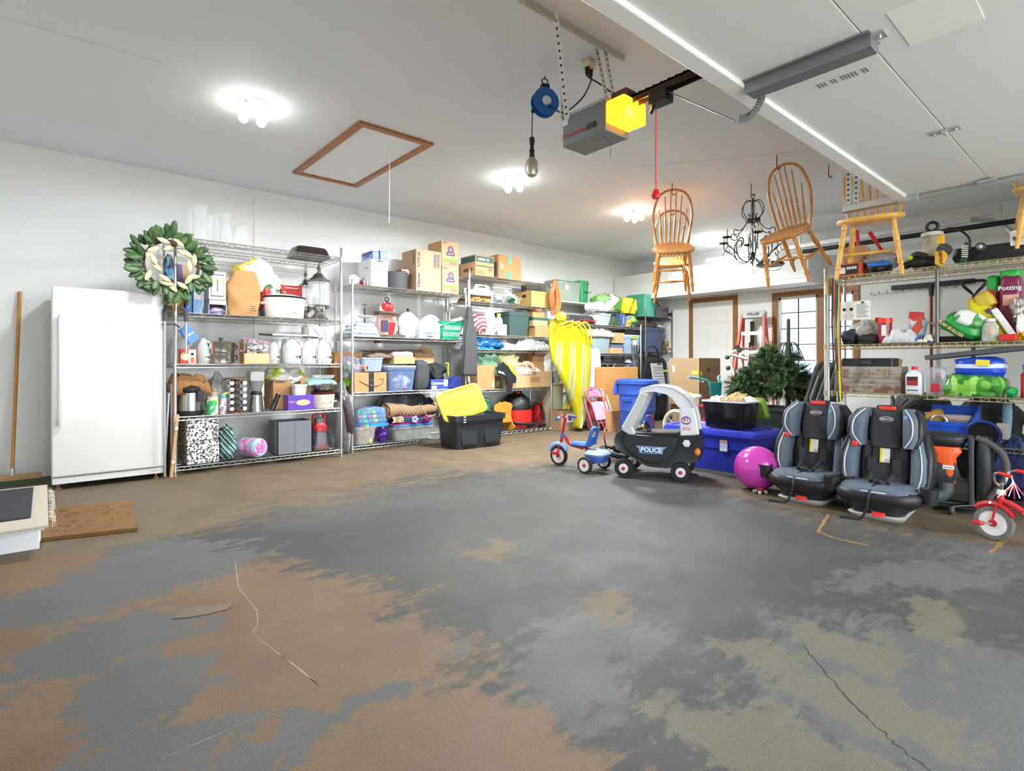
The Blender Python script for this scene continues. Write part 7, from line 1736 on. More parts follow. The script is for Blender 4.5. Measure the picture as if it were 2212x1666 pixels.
# bicycle
t=thing('kids_bicycle','pink and teal kids bicycle standing behind the black toy car','bicycle',(5.92,3.45,0),R(-95))
TY=mat('#c9bfa8',.8,0,.1,60);PK=mat('#c02a4a',.35);TEAL=mat('#2f9a9c',.4)
def wheel(t,x,y,r,tr,tm,hub=.02,spokes=16,rimm=None,nm='wheel'):
 o=MB().torus((x,y,r),r-tr,tr,36,8,RX).build('tire',tm,t);MB().torus((x,y,r),r-tr*2.0,tr*.35,32,6,RX).build('rim',rimm or SIL,o)
 s=MB();s.lathe([(.001,-.03),(hub,-.03),(hub,.03),(.001,.03)],14,(x,y,r),RX)
 for k in range(spokes):a=2*PI*k/spokes;s.tube([(x+hub*math.cos(a),y+.015*(-1)**k,r+hub*math.sin(a)),(x+(r-tr*2)*math.cos(a+.2*(-1)**k),y,r+(r-tr*2)*math.sin(a+.2*(-1)**k))],.0015,4)
 s.build('spokes',SIL,o);return o
wheel(t,-.36,0,.205,.024,TY);wheel(t,.36,0,.205,.024,TY)
MB().tube([(-.05,0,.22),(-.12,0,.52)],.016).tube([(-.05,0,.22),(.2,0,.48)],.02).tube([(-.11,0,.46),(.2,0,.50)],.018).tube([(-.36,.04,.205),(-.05,.03,.22)],.009).tube([(-.36,-.04,.205),(-.05,-.03,.22)],.009).tube([(-.36,.03,.205),(-.12,0,.44)],.008).tube([(-.36,-.03,.205),(-.12,0,.44)],.008).build('frame',PK,t)
MB().tube([(.19,0,.56),(.24,0,.44)],.018).tube([(.24,.05,.43),(.36,.05,.205)],.011).tube([(.24,-.05,.43),(.36,-.05,.205)],.011).build('fork',mat('#e0dcd8',.4),t)
s=MB().rrect([(.24,.10,0),(.26,.12,.02),(.24,.1,.045)],.05,4,True,(-.13,0));s.xf(Matrix.Translation((0,0,.56)));s.build('saddle',mat('#dccfd2',.5),t,smooth=50);MB().tube([(-.12,0,.5),(-.13,0,.57)],.012).build('seat_post',SIL,t)
for s_ in(-1,1):
 MB().tube(bezier([(.18,0,.60),(.18,s_*.06,.64),(.17,s_*.09,.76),(.12,s_*.16,.80),(.07,s_*.24,.81)],6),.012,8).build('handlebar',TEAL,t);MB().tube([(.09,s_*.19,.805),(.04,s_*.30,.82)],.017,10).build('grip',mat('#8a98a8',.5),t);MB().tube(bezier([(.12,s_*.16,.78),(.17,s_*.2,.76),(.16,s_*.26,.77)],4),.005).build('brake_lever',SIL,t)
MB().tube([(.175,-.09,.74),(.175,.09,.74)],.018).build('crossbar_pad',mat('#a8b8c8',.5),t);MB().prism([(-.10,.60),(.10,.60),(.12,.76),(-.12,.76)],.18,.20,'x').build('front_basket',clear('#2f9a9c',.8,.3),t,smooth=0,bevel=.01)
MB().tube([(-.05,-.06,.22),(-.0,-.06,.12)],.007).obox((.0,-.09,.12),(.08,.04,.02)).build('pedal',BLACKP,t);MB().lathe([(.001,-.01),(.05,-.01),(.05,.0),(.001,.0)],20,(-.05,-.03,.22),RX).build('chain_guard',PK,t)
# fallen bike wheel + red frame between trike and car
t=thing('kids_bicycle','black wheeled red bicycle lying on its side behind the tricycle','bicycle',(4.42,3.52,-.028),R(30))
M0=Matrix.Rotation(R(14),3,'X')
o=MB().torus((0,0,.10),.15,.028,34,8,M0).build('tire',mat('#1d1e20',.7),t)
s=MB()
for k in range(12):a=2*PI*k/12;s.tube([Vector((0,0,.10))+M0@Vector((.02*math.cos(a),.02*math.sin(a),0)),Vector((0,0,.10))+M0@Vector((.13*math.cos(a),.13*math.sin(a),0))],.0022,4)
s.build('spokes',SIL,o);MB().lathe([(.001,-.05),(.035,-.05),(.04,.05),(.001,.05)],16,(0,0,.12)).build('hub',BLACKP,o)
MB().tube([(0,0,.13),(.16,-.08,.14)],.012).tube([(0,0,.16),(.2,-.02,.20)],.012).tube([(.16,-.08,.14),(.38,-.1,.18)],.014).build('frame',PK,t);MB().tube(bezier([(.0,.1,.12),(-.03,.12,.25),(.06,.13,.33),(.14,.12,.30)],6),.007,8).build('handlebar',mat('#7a2a2c',.4),t)

# blue tote with black tote on top
t=thing('storage_tote','long bright blue lidded tote on the floor behind the pink ball','tote',(4.63,2.65,0),R(-90),'plastic storage totes')
NB=mat('#2c35a8',.42,0,.05);W_,D_,H_=.96,.5,.385
MB().rrect([(W_*.9,D_*.86,0),(W_*.96,D_*.95,H_-.05)],.06,5,True,(0,D_/2)).build('body',NB,t);MB().rrect([(W_*1.0,D_*1.02,H_-.06),(W_*1.01,D_*1.03,H_-.02),(W_*.97,D_,H_),(W_*.9,D_*.88,H_),(W_*.88,D_*.85,H_-.012)],.07,5,True,(0,D_/2)).build('lid',mat('#343fc0',.4),t)
MB().rrect([(W_*.955,D_*.94,H_*.52),(W_*.97,D_*.955,H_*.54),(W_*.97,D_*.955,H_*.57)],.06,5,True,(0,D_/2)).build('rim_step',NB,t)
MB().box(.13,.005,.19,.20,.011,.29).build('label',mat('#b8c0e0',.5),t,smooth=0);MB().box(.13,.004,.265,.20,.0105,.29).build('label_top',mat('#c08a70',.5),t,smooth=0);MB().box(.13,.004,.19,.20,.0105,.215).build('label_foot',PAPER,t,smooth=0)
t=thing('storage_tote','shiny black open tote stuffed with cloth on the blue tote','tote',(4.70,2.54,.387),R(-90),'plastic storage totes')
W_,D_,H_=.43,.33,.25;SBK=mat('#121218',.15,0,.1)
MB().rrect([(W_*.86,D_*.86,0),(W_*.97,D_*.97,H_-.012),(W_*.9,D_*.88,H_-.015)],.04,5,True,(0,D_/2)).build('body',SBK,t);MB().torus((0,0,0),.001,.0005,4,4).rrect([(W_,D_,H_-.014),(W_,D_,H_),(W_*.95,D_*.93,H_),(W_*.94,D_*.92,H_-.014)],.04,5,True,(0,D_/2)).build('white_rim',mat('#c8c8d0',.4),t)
for px,py,w_,hh,cc,nm,lb,sd,x,y in((0,0,.2,.09,'#a89058','straw_hat','straw coloured raffia bundle on the black tote',3,-.02,.2),(0,0,.24,.06,'#b09068','paper_scrap','torn brown paper on top of the black tote',5,.02,.06),(0,0,.2,.06,'#e0dcd0','tissue_paper','white tissue paper bunched at the black tote right side',8,.10,.1),(0,0,.12,.06,'#d8d0c8','cloth_scrap','white and red cloth scrap at black tote left corner',9,-.15,.06)):
 o=heap(nm,lb,'packing paper',('V',3.0),1000,1100,700,0,.16,mat(cc,.9,0,.25,30),sd,.6);o.scale=(w_/.35,.9,.45);o.location=(4.70+.08+y,2.54-x,.387+H_-.02);o.rotation_euler=(0,0,R(-90));o.scale=(w_/(on_v(1100,700,3).x-on_v(1000,700,3).x),1,hh/(on_v(1050,700,3).z*1.12))
t=thing('basket_lid','lime green plastic tray propped behind the black tote','tray',(4.98,2.46,.387+.23),R(-90),None,(R(-50),0,R(-84)));MB().rrect([(.30,.2,0),(.34,.24,.03),(.36,.26,.03),(.36,.26,.036),(.32,.22,.03),(.28,.18,.006)],.03,4,True,(0,.1)).build('tray',mat('#8aa83a',.45),t)

# pink ball
t=thing('play_ball','large glossy magenta ball on the floor beside the car seats','ball',at_t(1635,1008,4.25))
t.location.z=.168
MB().sphere((0,0,0),.168,.168,.168,40,26).build('ball',mat('#b83aa0',.2,0,.04,coat=.4),t,smooth=90)
t=thing('toy_car','small black toy car with red body in front of pink ball','toy',on_z(1642,1066),R(-20));MB().rrect([(.09,.04,.012),(.11,.045,.02),(.08,.035,.035)],.012,3).build('body',BLACKP,t);MB().rrect([(.05,.045,.02),(.045,.03,.045)],.01,3).build('cab',RED,t)
for x,y in((-.03,-.024),(.03,-.024),(-.03,.024),(.03,.024)):MB().lathe([(.001,-.006),(.014,-.006),(.014,.006),(.001,.006)],12,(x,y,.014),RX).build('wheel',mat('#b8b4a8',.5),t)

# toy car (police coupe)
t=thing('ride_on_car','black and white police ride-on toy car with red hubcaps','toy car',(3.90,2.73,0),R(-63.4))
CB=mat('#24282c',.42,0,.06);CW=mat('#d2d4d8',.38,0,.02)
def cc(px,py):return((px-1410)/236,.99-(py-783)/254)
WD_=.40
body=[cc(*p)for p in((1347,931),(1336,940),(1332,957),(1335,974),(1352,984),(1372,992),(1385,1002),(1403,1009),(1438,1010),(1456,1004),(1476,998),(1499,990),(1504,972),(1503,944),(1497,931),(1464,938),(1440,944),(1415,948),(1385,948),(1368,943),(1355,937))]
b=MB();rs=[]
cx0=sum(p[0]for p in body)/len(body);cz0_=sum(p[1]for p in body)/len(body)
for y,s_ in((0.012,.90),(0.0,.97),(.03,1.0),(WD_-.03,1.0),(WD_,.97),(WD_-.012,.9)):rs.append([(cx0+(x-cx0)*s_,y,cz0_+(z-cz0_)*s_)for x,z in body])
b.rings(rs);b.build('body',CB,t,smooth=50)
dpts=bezier([(cc(1356,940)[0],-.006,cc(1356,940)[1]),(cc(1352,965)[0],-.006,cc(1352,965)[1]),(cc(1375,985)[0],-.006,cc(1375,985)[1]),(cc(1408,998)[0],-.006,cc(1408,998)[1]),(cc(1436,990)[0],-.006,cc(1436,990)[1]),(cc(1454,970)[0],-.006,cc(1454,970)[1]),(cc(1458,942)[0],-.006,cc(1458,942)[1])],6)
MB().tube(dpts,.004,6).build('door_seam',mat('#0e0f10',.5),t)
dp=[(p.x*.97+.0,p.z)for p in dpts];MB().prism(dp,-.006,.02).build('door',CB,t,smooth=0,bevel=.006)
x0_,x1_=cc(1360,950)[0],cc(1460,950)[0]
MB().prism([cc(1368,944),cc(1385,949),cc(1415,949),cc(1458,940),cc(1458,934),cc(1368,938)],.03,WD_-.03).build('cockpit_floor',mat('#0f1011',.6),t,smooth=0)
roof=[cc(*p)for p in((1383,847),(1388,839),(1403,834),(1428,833),(1451,838),(1472,851),(1484,866),(1490,880),(1462,880),(1456,871),(1449,859),(1436,851),(1413,846),(1388,849))]
rs=[];cxr=sum(p[0]for p in roof)/len(roof);czr=sum(p[1]for p in roof)/len(roof)
for y,s_ in((.03,.86),(.012,.95),(.03,1.0),(WD_-.03,1.0),(WD_-.012,.95),(WD_-.03,.86)):rs.append([(cxr+(x-cxr)*(1+(s_-1)*.3),y,czr+(z-czr)*(1+(s_-1)*.3))for x,z in roof])
MB().rings(rs).build('roof',CW,t,smooth=50)
for y0 in(.0,WD_-.075):
 pl_=[cc(*p)for p in((1462,876),(1490,878),(1496,905),(1499,935),(1464,939),(1462,905))]
 MB().prism(pl_,y0,y0+.075).build('rear_pillar',CW,t,smooth=0,bevel=.014)
 pf=[cc(*p)for p in((1386,847),(1403,850),(1392,880),(1381,905),(1372,925),(1378,938),(1370,945),(1352,934),(1348,926),(1362,900),(1376,872))]
 MB().prism(pf,y0,y0+.055).build('front_pillar',mat('#c6c8c8',.35,.2),t,smooth=0,bevel=.012)
q_=cc(1408,971);
POL=MB().prism([(q_[0]-.13,q_[1]+.03),(q_[0]+.13,q_[1]+.03),(q_[0]+.10,q_[1]+.005),(q_[0]+.095,q_[1]-.032),(q_[0]-.095,q_[1]-.032),(q_[0]-.10,q_[1]+.005)],-.009,-.006);POL.build('badge',mat('#7a98c0',.4),t,smooth=0);MB().prism([(q_[0]-.085,q_[1]+.022),(q_[0]+.085,q_[1]+.022),(q_[0]+.08,q_[1]-.026),(q_[0]-.08,q_[1]-.026)],-.011,-.009).build('badge_panel',mat('#3a5a90',.4),t,smooth=0)
text(t,'POLICE',.052,(q_[0],-.0125,q_[1]-.001),FRONT,mat('#e8ecf2',.4),bold=.0015,shear=.1)
q_=cc(1475,905);MB().lathe([(.001,0),(.036,0),(.036,.002),(.001,.002)],28,(q_[0],-.001,q_[1]),RX,1.05,.95).build('number_disc',mat('#4a5aa0',.4),t);MB().lathe([(.001,0),(.030,0),(.030,.002),(.001,.002)],28,(q_[0],-.003,q_[1]),RX,1,.7).build('number_disc',PAPER,t);text(t,'91',.045,(q_[0],-.006,q_[1]),FRONT,mat('#c02a30',.4),bold=.001)
q_=cc(1476,922);MB().obox((q_[0],-.001,q_[1]),(.055,.003,.022)).build('maker_badge',RED,t,smooth=0,bevel=.001);MB().obox((q_[0],-.003,q_[1]),(.044,.003,.014)).build('badge_panel',PAPER,t,smooth=0);text(t,'little tikes',.009,(q_[0],-.0055,q_[1]),FRONT,RED)
q_=cc(1476,953);b=MB()
for k in range(6):a=2*PI*k/6;b.sphere((q_[0]+.018*math.cos(a),-.01,q_[1]+.018*math.sin(a)),.015,.014,.015,10,6)
b.lathe([(.001,-.03),(.02,-.028),(.02,0),(.001,0)],14,(q_[0],0,q_[1]),Matrix.Rotation(R(-90),3,'X')).obox((q_[0],-.022,q_[1]),(.05,.02,.014)).build('fuel_cap',CW,t)
q_=cc(1496,970);MB().sphere((q_[0],.01,q_[1]),.026,.03,.032,16,10).build('tail_light',mat('#e07a2a',.3),t)
def coupe_wheel(x,y,r=.082):
 o=MB().lathe([(.02,-.03),(r*.7,-.032),(r*.93,-.028),(r,-.015),(r,.015),(r*.93,.028),(.02,.028)],36,(x,y,r),RX).build('wheel',mat('#1a1b1d',.5),t)
 sg=1
 MB().lathe([(.001,0),(r*.48,0),(r*.48,.012),(r*.40,.014),(.001,.008)],26,(x,y-.028,r),RX).build('hubcap',CW,o);MB().lathe([(.001,0),(r*.2,0),(r*.18,.012),(.001,.014)],18,(x,y-.036,r),RX).build('hub_button',RED,o)
for x in(-.235,.235):
 coupe_wheel(x,.0);coupe_wheel(x,WD_-.0)
MB().tube([(-.235,.0,.082),(-.235,WD_,.082)],.01).tube([(.235,0,.082),(.235,WD_,.082)],.01).build('axle',SIL,t)
q_=cc(1395,925);MB().torus((q_[0],WD_*.45,q_[1]-.01),.06,.009,22,8,Matrix.Rotation(R(60),3,'Y')).build('steering_wheel',BLACKP,t);MB().tube([(q_[0],WD_*.45,q_[1]-.01),(q_[0]-.09,WD_*.45,q_[1]-.03)],.012).build('steering_column',BLACKP,t);MB().sphere((q_[0]-.03,WD_*.35,q_[1]),.02).build('key_toy',mat('#d8a82a',.4),t);MB().tube(bezier([(q_[0]+.03,WD_*.55,q_[1]),(q_[0]+.03,WD_*.5,q_[1]+.09),(q_[0]-.02,WD_*.5,q_[1]+.08)],4),.005).build('red_cord',RED,t)

# blue tricycle
t=thing('tricycle','small red and blue tricycle with white wheels left of toy car','tricycle',(3.80,3.30,0),R(97.5))
def twheel(t,x,y,z,r,wd,tm,wm,hm,M=RX,face=-1):
 o=MB().lathe([(r*.72,-wd),(r*.95,-wd),(r,-wd*.5),(r,wd*.5),(r*.95,wd),(r*.72,wd)],32,(x,y,z),M,cap=False).build('tire',tm,t)
 MB().lathe([(.001,-wd*.6),(r*.74,-wd*.8),(r*.74,wd*.8),(.001,wd*.6)],32,(x,y,z),M).build('wheel_disc',wm,o);MB().lathe([(.001,-wd*1.3),(r*.2,-wd*1.2),(r*.22,-wd*.5),(r*.22,wd*.5),(r*.2,wd*1.2),(.001,wd*1.3)],16,(x,y,z),M).build('hub',hm,o);return o
TB=mat('#232323',.7);TRD=mat('#b8242c',.35,coat=.3);BLT=mat('#3a64b4',.4);PBL=mat('#7f9cc4',.4)
FX=.385
twheel(t,FX,0,.097,.097,.016,TB,PAPER,TRD)
twheel(t,-.02,.155,.074,.074,.016,TB,PAPER,TRD);twheel(t,-.02,-.155,.074,.074,.016,TB,PAPER,TRD)
MB().tube([(-.02,-.15,.074),(-.02,.15,.074)],.008).tube(bezier([(-.02,0,.09),(.0,0,.17),(.12,0,.20),(.25,0,.22),(.31,0,.28)],6),.017,10).build('frame',TRD,t)
MB().tube([(FX,-.025,.1),(FX-.02,-.025,.2)],.008).tube([(FX,.025,.1),(FX-.02,.025,.2)],.008).tube([(FX-.02,0,.2),(FX-.075,0,.46)],.014).build('fork',TRD,t)
MB().torus((FX,0,.097),.112,.022,24,8,RX,R(20),R(150)).build('fender',PBL,t);MB().lathe([(.001,0),(.022,0),(.022,.04),(.001,.04)],14,(FX-.045,0,.27)).build('headset',BLT,t)
for s_ in(-1,1):MB().tube(bezier([(FX-.075,0,.45),(FX-.08,s_*.04,.48),(FX-.07,s_*.10,.47)],4),.009).build('handlebar',TRD,t);MB().tube([(FX-.07,s_*.09,.47),(FX-.09,s_*.15,.46)],.015,10).build('grip',BLT,t);MB().obox((FX+.01*s_,s_*.06,.097+s_*.03),(.05,.03,.03)).build('pedal',TRD,t,bevel=.006)
b=MB().rrect([(.18,.11,.0),(.21,.14,.015),(.19,.12,.035)],.05,4,True,(.12,0));b.xf(Matrix.Translation((0,0,.215)));b.build('seat',BLT,t,smooth=50)
bk=MB().tube(bezier([(.03,-.04,.24),(-.0,-.05,.30),(-.02,-.045,.375),(-.02,0,.39),(-.02,.045,.375),(-.0,.05,.30),(.03,.04,.24)],6),.017,10).box(-.012,-.045,.24,.008,.045,.31);bk.build('backrest',BLT,t)
MB().rrect([(.15,.16,.09),(.19,.20,.14),(.19,.20,.15)],.05,5,True,(-.05,0)).build('storage_trunk',BLT,t);MB().rrect([(.20,.21,.15),(.21,.22,.165),(.16,.17,.195),(.05,.06,.205)],.06,5,True,(-.05,0)).build('trunk_lid',PBL,t)
MB().tube([(.06,.05,.2),(.05,.06,.15)],.009).build('clip',mat('#d8c83a',.4),t)

# red tricycle at the right edge
f_=Vector((.3,.95,0)).normalized()
t=thing('tricycle','red tricycle with streamers cut off by the right edge','tricycle',(4.02,.56,0),math.atan2(f_.y,f_.x));t.scale=(.62,.62,.62)
RR=.152
twheel(t,0,0,RR,RR,.022,mat('#6a6a68',.8),mat('#e2e2e0',.4),TRD)
for s_ in(-1,1):MB().tube([(0,s_*.035,RR),(-.035,s_*.035,RR+.18)],.010).build('fork_leg',TRD,t)
MB().torus((0,0,RR),RR+.022,.028,24,8,RX,R(40),R(150)).build('fender',TRD,t)
for s_ in(-1,1):MB().tube([(0,s_*.03,RR),(s_*.0,s_*.06,RR),(s_*.06,s_*.07,RR)],.008).build('crank',SIL,t);MB().rrect([(.075,.06,-.016),(.09,.07,0),(.075,.06,.016)],.025,4,True,(0,0)).xf(Matrix.Translation((s_*.065,s_*.11,RR))).build('pedal',TRD,t)
MB().lathe([(.022,.33),(.028,.36),(.026,.42),(.001,.42)],18,(-.05,0,-.0)).build('head_tube',TRD,t);MB().lathe([(.001,.42),(.032,.42),(.034,.435),(.028,.46),(.001,.46)],20,(-.055,0,0)).build('bearing_cap',PAPER,t)
CH=mat('#d0d0ce',.12,1,.02)
MB().tube([(-.055,0,.44),(-.065,0,.52)],.011).tube(bezier([(-.065,0,.52),(-.06,.05,.51),(-.05,.09,.545),(-.06,.12,.61),(-.11,.135,.63),(-.17,.15,.62)],8),.011,10).tube(bezier([(-.065,0,.52),(-.06,-.05,.51),(-.05,-.09,.545),(-.06,-.12,.61),(-.11,-.135,.63),(-.17,-.15,.62)],8),.011,10).build('handlebar',CH,t)
for s_ in(-1,1):
 MB().tube([(-.10,s_*.132,.63),(-.20,s_*.158,.62)],.017,10).build('grip',RED,t)
 for k in range(6):MB().tube(bezier([(-.20,s_*.158,.62),(-.215,s_*(.158+.01*(k-2)),.56),(-.20+.03*(k-2.5),s_*(.158+.02*(k-2.5)),.45-.01*(k%3))],4),.004,5).build('streamer',[RED,PAPER][k%2],t)
MB().tube(bezier([(-.05,0,.37),(-.15,0,.34),(-.28,0,.26),(-.45,0,.22),(-.6,0,.16)],6),.024,12).build('frame',TRD,t);text(t,'Radio',.045,(-.2,-.0268,.302),(R(90),R(-30),0),PAPER,bold=.0006,shear=.3)
for s_ in(-1,1):twheel(t,-.6,s_*.2,.09,.09,.018,mat('#6a6a68',.8),mat('#e2e2e0',.4),TRD)
MB().rrect([(.22,.17,.0),(.26,.2,.02),(.22,.17,.05)],.06,4,True).xf(Matrix.Translation((-.35,0,.28))).build('seat',TRD,t);MB().box(-.7,-.16,.12,-.5,.16,.14).build('rear_step',TRD,t,smooth=0,bevel=.01)
# ================================================================ RIGHT SIDE: beige wire unit
BEI=mat('#b8ab80',.45,.3,.08)
UR=[.375,.734,1.14,1.728]
ur=wire_unit('beige coated wire shelf unit at the right holding tools and garden bags',0,1.95,0,.46,UR,1.815,BEI,square=True,mpost=CHROME,loc_rz=R(-90),O=(5.2,1.84))
MB().tube([(.79,-.015,1.14),(.79,-.015,1.70)],.0135,12).build('post',DARKCHROME,ur)
G1=('U',5.23)
Z=UR[3]+.004
t,w,h=carton('orange and black tool carton at the left end of the top right shelf',G1,1806,1862,569,Z,.25,mat('#d04f22',.5),None,'tool_box',tape=False)
decal(t,w,h,.0,.12,.86,.78,mat('#2f2826',.5));decal(t,w,h,.05,.2,.32,.5,mat('#e8d8d0',.5),y=-.0015);[decal(t,w,h,.42+.1*k_,.5,.08,.22,PAPER,'icon',y=-.0015)for k_ in range(4)]
carton('brown and white carton on the orange black tool carton',('U',5.30),1822,1864,532,Z+.085,.2,CARD2)
for k,(px,r_)in enumerate(((1853,-4),(1892,-28))):tag(MB().tube([(0,0,0),(0,0,.10)],.016,10).tube([(0,0,-.14),(0,0,0)],.012,8).build('caulk_tube',RED,loc=on_u(px,522,5.42),rot=(R(r_),0,0)),['upright red capped tube on top right shelf','slanted red capped tube on the top right shelf'][k],'tube')
soft('plastic_bag','grey clear plastic bag sagging on the top right shelf','bag',('U',5.26),1856,1932,545,Z+.05,.25,clear('#a8a6a2',.75,.2),5,.2,.8)
t,w,h=item('power_tool','blue and black corded power tool under clear bag','power tool',('U',5.22),1869,1920,563,Z)
MB().blob(w,.14,h*.8,3,.15,.6,28,16,2,(0,.07,0)).build('body',BLACKP,t);MB().prism([(-w*.35,h*.55),(w*.45,h*.5),(w*.4,h),(-w*.45,h*.85)],-.01,.1).build('blue_housing',mat('#2a6fc0',.4),t,smooth=0,bevel=.008)
t,w,h=item('leaf_blower','black handheld leaf blower with lime switch on shelf','leaf blower',('U',5.22),1942,2022,546,Z)
MB().tube(bezier([(-w*.5,.08,h*.3),(-w*.2,.08,h*.45),(.05*w,.08,h*.5),(w*.5,.1,h*.35)],6),[.03]*6+[.06]*7+[.045]*6,14).build('body',BLACKP,t);MB().tube(bezier([(-w*.3,.06,h*.5),(-w*.1,.05,h*1.0),(w*.2,.05,h*.8)],5),.018).build('handle',DGREY,t);MB().sphere((-w*.22,.03,h*.75),.02).build('switch',mat('#b8d23a',.4),t)
t,w,h=item('garden_sprayer','translucent pump sprayer jug with black looped handle','sprayer',('U',5.34),1985,2033,500,Z);r=w/2
MB().lathe([(.001,0),(r,0),(r,h*.55),(r*.6,h*.85),(r*.55,h*.92),(.001,h*.92)],26,(0,r,0)).build('tank',mat('#b3ab90',.5),t);MB().lathe([(.001,h*.9),(r*1.05,h*.9),(r,h),(.001,h)],26,(0,r,0)).build('collar',mat('#d8d6cc',.5),t);MB().torus((0,r,h*1.16),r*.5,.012,18,8,RX).build('pump_handle',BLACKP,t)
MB().tube(bezier([(r*.5,r,h),(r*2,.0,h*1.0),(r*3.4,-.05,h*.7),(r*3.6,-.05,h*.35)],8),.008).build('hose',BLACKP,t)
t,w,h=item('tape_measure','yellow and black cable reel tool at shelf edge','measuring tool',('U',5.17),2021,2047,509,Z-.02)
MB().lathe([(.001,-.02),(w*.62,-.02),(w*.62,.03),(.001,.03)],24,(w*.2,.02,h*.55),RX).build('drum',DGREY,t);YT=mat('#e0a828',.4);MB().box(-w*.3,-.03,h*.72,w*.3,.0,h).build('top_grip',YT,t,smooth=0,bevel=.006);MB().prism([(-w*.5,h*.1),(w*.1,0),(w*.5,h*.25),(w*.5,h*.4),(w*.2,h*.52),(-w*.5,h*.5)],-.03,.0).build('yellow_case',YT,t,smooth=0,bevel=.006);text(t,'DEWALT',.026,(0,-.032,h*.28),(R(90),R(85),0),INK,bold=.0008)
t,w,h=item('rope_reel','green cord winder with pale cord wrapped on it','cord reel',('U',5.20),2071,2094,522,Z)
MB().prism([(-w*.4,0),(w*.2,0),(w*.5,h*.9),(w*.1,h)],0,.02).build('plate',mat('#1f4a34',.5),t,smooth=0);
for k in range(6):MB().obox((w*.08,-.004,h*(.28+.1*k)),(w*.6,.012,.008),rot=(0,R(12),0)).build('cord',mat('#c8d0c0',.7),t,smooth=0)
tag(MB().rrect([(.44,.2,0),(.46,.22,.03),(.44,.2,.10)],.03,4).build('tool_case',BLACKP,loc=(5.42,on_u(2145,540,5.4).y,Z+.03),rot=(0,0,R(90))),'long black tool case at the right on the top shelf','case')
t=thing('socket_lamp','black spotlight head lying on the top right shelf','lamp',on_u(2118,534,5.3));MB().sphere((0,0,0),.035).build('head',DGREY,t);MB().sphere((-.025,0,.0),.02).build('lens',SIL,t);MB().tube([(0,.02,-.02),(0,.14,-.07)],.02).build('grip',BLACKP,t)
t,w,h=carton('white framed box with black drawing near the right edge',('U',5.30),2182,2216,497,Z+.1,.06,PAPER,None,'framed_box',tape=False);decal(t,w,h,.12,.12,.8,.76,mat('#c9c9c9',.5));MB().obox((0,-.004,h*.5),(w*.6,.003,.03),rot=(0,R(-20),0)).build('printed_shape',DGREY,t,smooth=0)

Z=UR[2]+.004
t,w,h=item('instruction_carton','white flattened carton printed with small pictures hung at left','carton',('U',5.17),1815,1880,651,on_u(1850,691,5.17).z)
MB().box(-w/2,0,0,w/2,.01,h).build('sheet',PAPER,t,smooth=0);lines(t,w,h,.55,.1,.4,.75,9,GREYP);decal(t,w,h,.7,.86,.1,.1,mat('#5a2a2a',.6))
for x in(.08,.32):MB().lathe([(.001,0),(.014,0),(.014,.001),(.001,.001)],14,((x-.44)*w,-.0005,h*.58),RX).build('printed_circle',INK,t);decal(t,w,h,x+.02,.12,.11,.2,mat('#d0c8b8',.6))
soft('tarp','grey white crumpled tarp on the middle right shelf','tarp',('U',5.24),1820,1892,696,Z,.36,mat('#b3b1ac',.7,0,.1,10,.5),8,.18,.9)
soft('drill_bag','dark blue black bag at the left end of middle shelf','bag',('U',5.20),1812,1850,712,Z,.2,mat('#23262e',.6),2,.12,.7)
soft('cloth_bundle','black cloth bundle beneath the grey white tarp','cloth',('U',5.18),1842,1892,722,Z,.15,mat('#26241f',.8),9,.25,.8)
t,w,h=item('cleaner_canister','red capped trigger canister with white label on middle shelf','canister',('U',5.19),1893,1923,687,Z);r=w/2
MB().lathe([(.001,0),(r,0),(r,h*.8),(.001,h*.8)],26,(0,r,0)).build('body',mat('#8a2a32',.3),t);MB().lathe([(.001,h*.78),(r*1.08,h*.8),(r*1.08,h),(.001,h)],26,(0,r,0)).build('cap',mat('#d8341f',.35),t);MB().box(-w*.7,r*.6,h*.86,-w*.3,r*1.4,h*1.04).build('trigger',mat('#a82a22',.4),t,smooth=0,bevel=.005);MB().box(-w*.12,-.004,h*.3,w*.2,.01,h*.72).build('label',PAPER,t,smooth=0)
heap('plastic_bag','white translucent bag spread beside the red canister','bag',('U',5.18),1905,1978,708,Z,.2,clear('#dcdce0',.75,.25),14,.7)
t,w,h=item('zip_pouch','clear pouch with red top and strawberries print standing upright','pouch',('U',5.28),1962,1999,674,Z+.03);MB().blob(w,.08,h*.85,2,.08,.6,c=(0,.04,0)).build('pouch',patches(['#9ab0bc','#c8503c','#a8bcc8','#8aa0b0'],12,'pouch_print',.25),t);MB().obox((-.01,.03,h*.88),(w*.85,.02,h*.26),rot=(0,R(8),0)).build('red_header',mat('#c0302c',.4),t,smooth=0)
heap('glove','cream and blue work gloves heaped before the metal post','gloves',('U',5.17),1978,2014,722,Z,.16,patches(['#d0c4a0','#2f6ab0','#d8d0b8','#e0dccc'],12,'glove_cloth',.8),5,.8)
t=thing('wire_ring','thin metal can ring leaning behind the post','ring',on_u(2003,712,5.36));MB().torus((0,0,0),.06,.008,24,6,Matrix.Rotation(R(70),3,'Y')).build('ring',GALV,t)
t,w,h=item('fertilizer_bag','green and white slumping lawn food bag on middle shelf','bag',('U',5.19),2028,2118,668,Z)
M_=Matrix.Rotation(R(26),4,'Y');b=MB().blob(w*1.0,.2,h*.66,7,.08,.55,34,22,1.6,(0,.10,0));b.xf(Matrix.Translation((-.02,0,h*.22))@M_);b.build('bag',mat('#2a9a44',.3,0,.15,8),t,smooth=80)
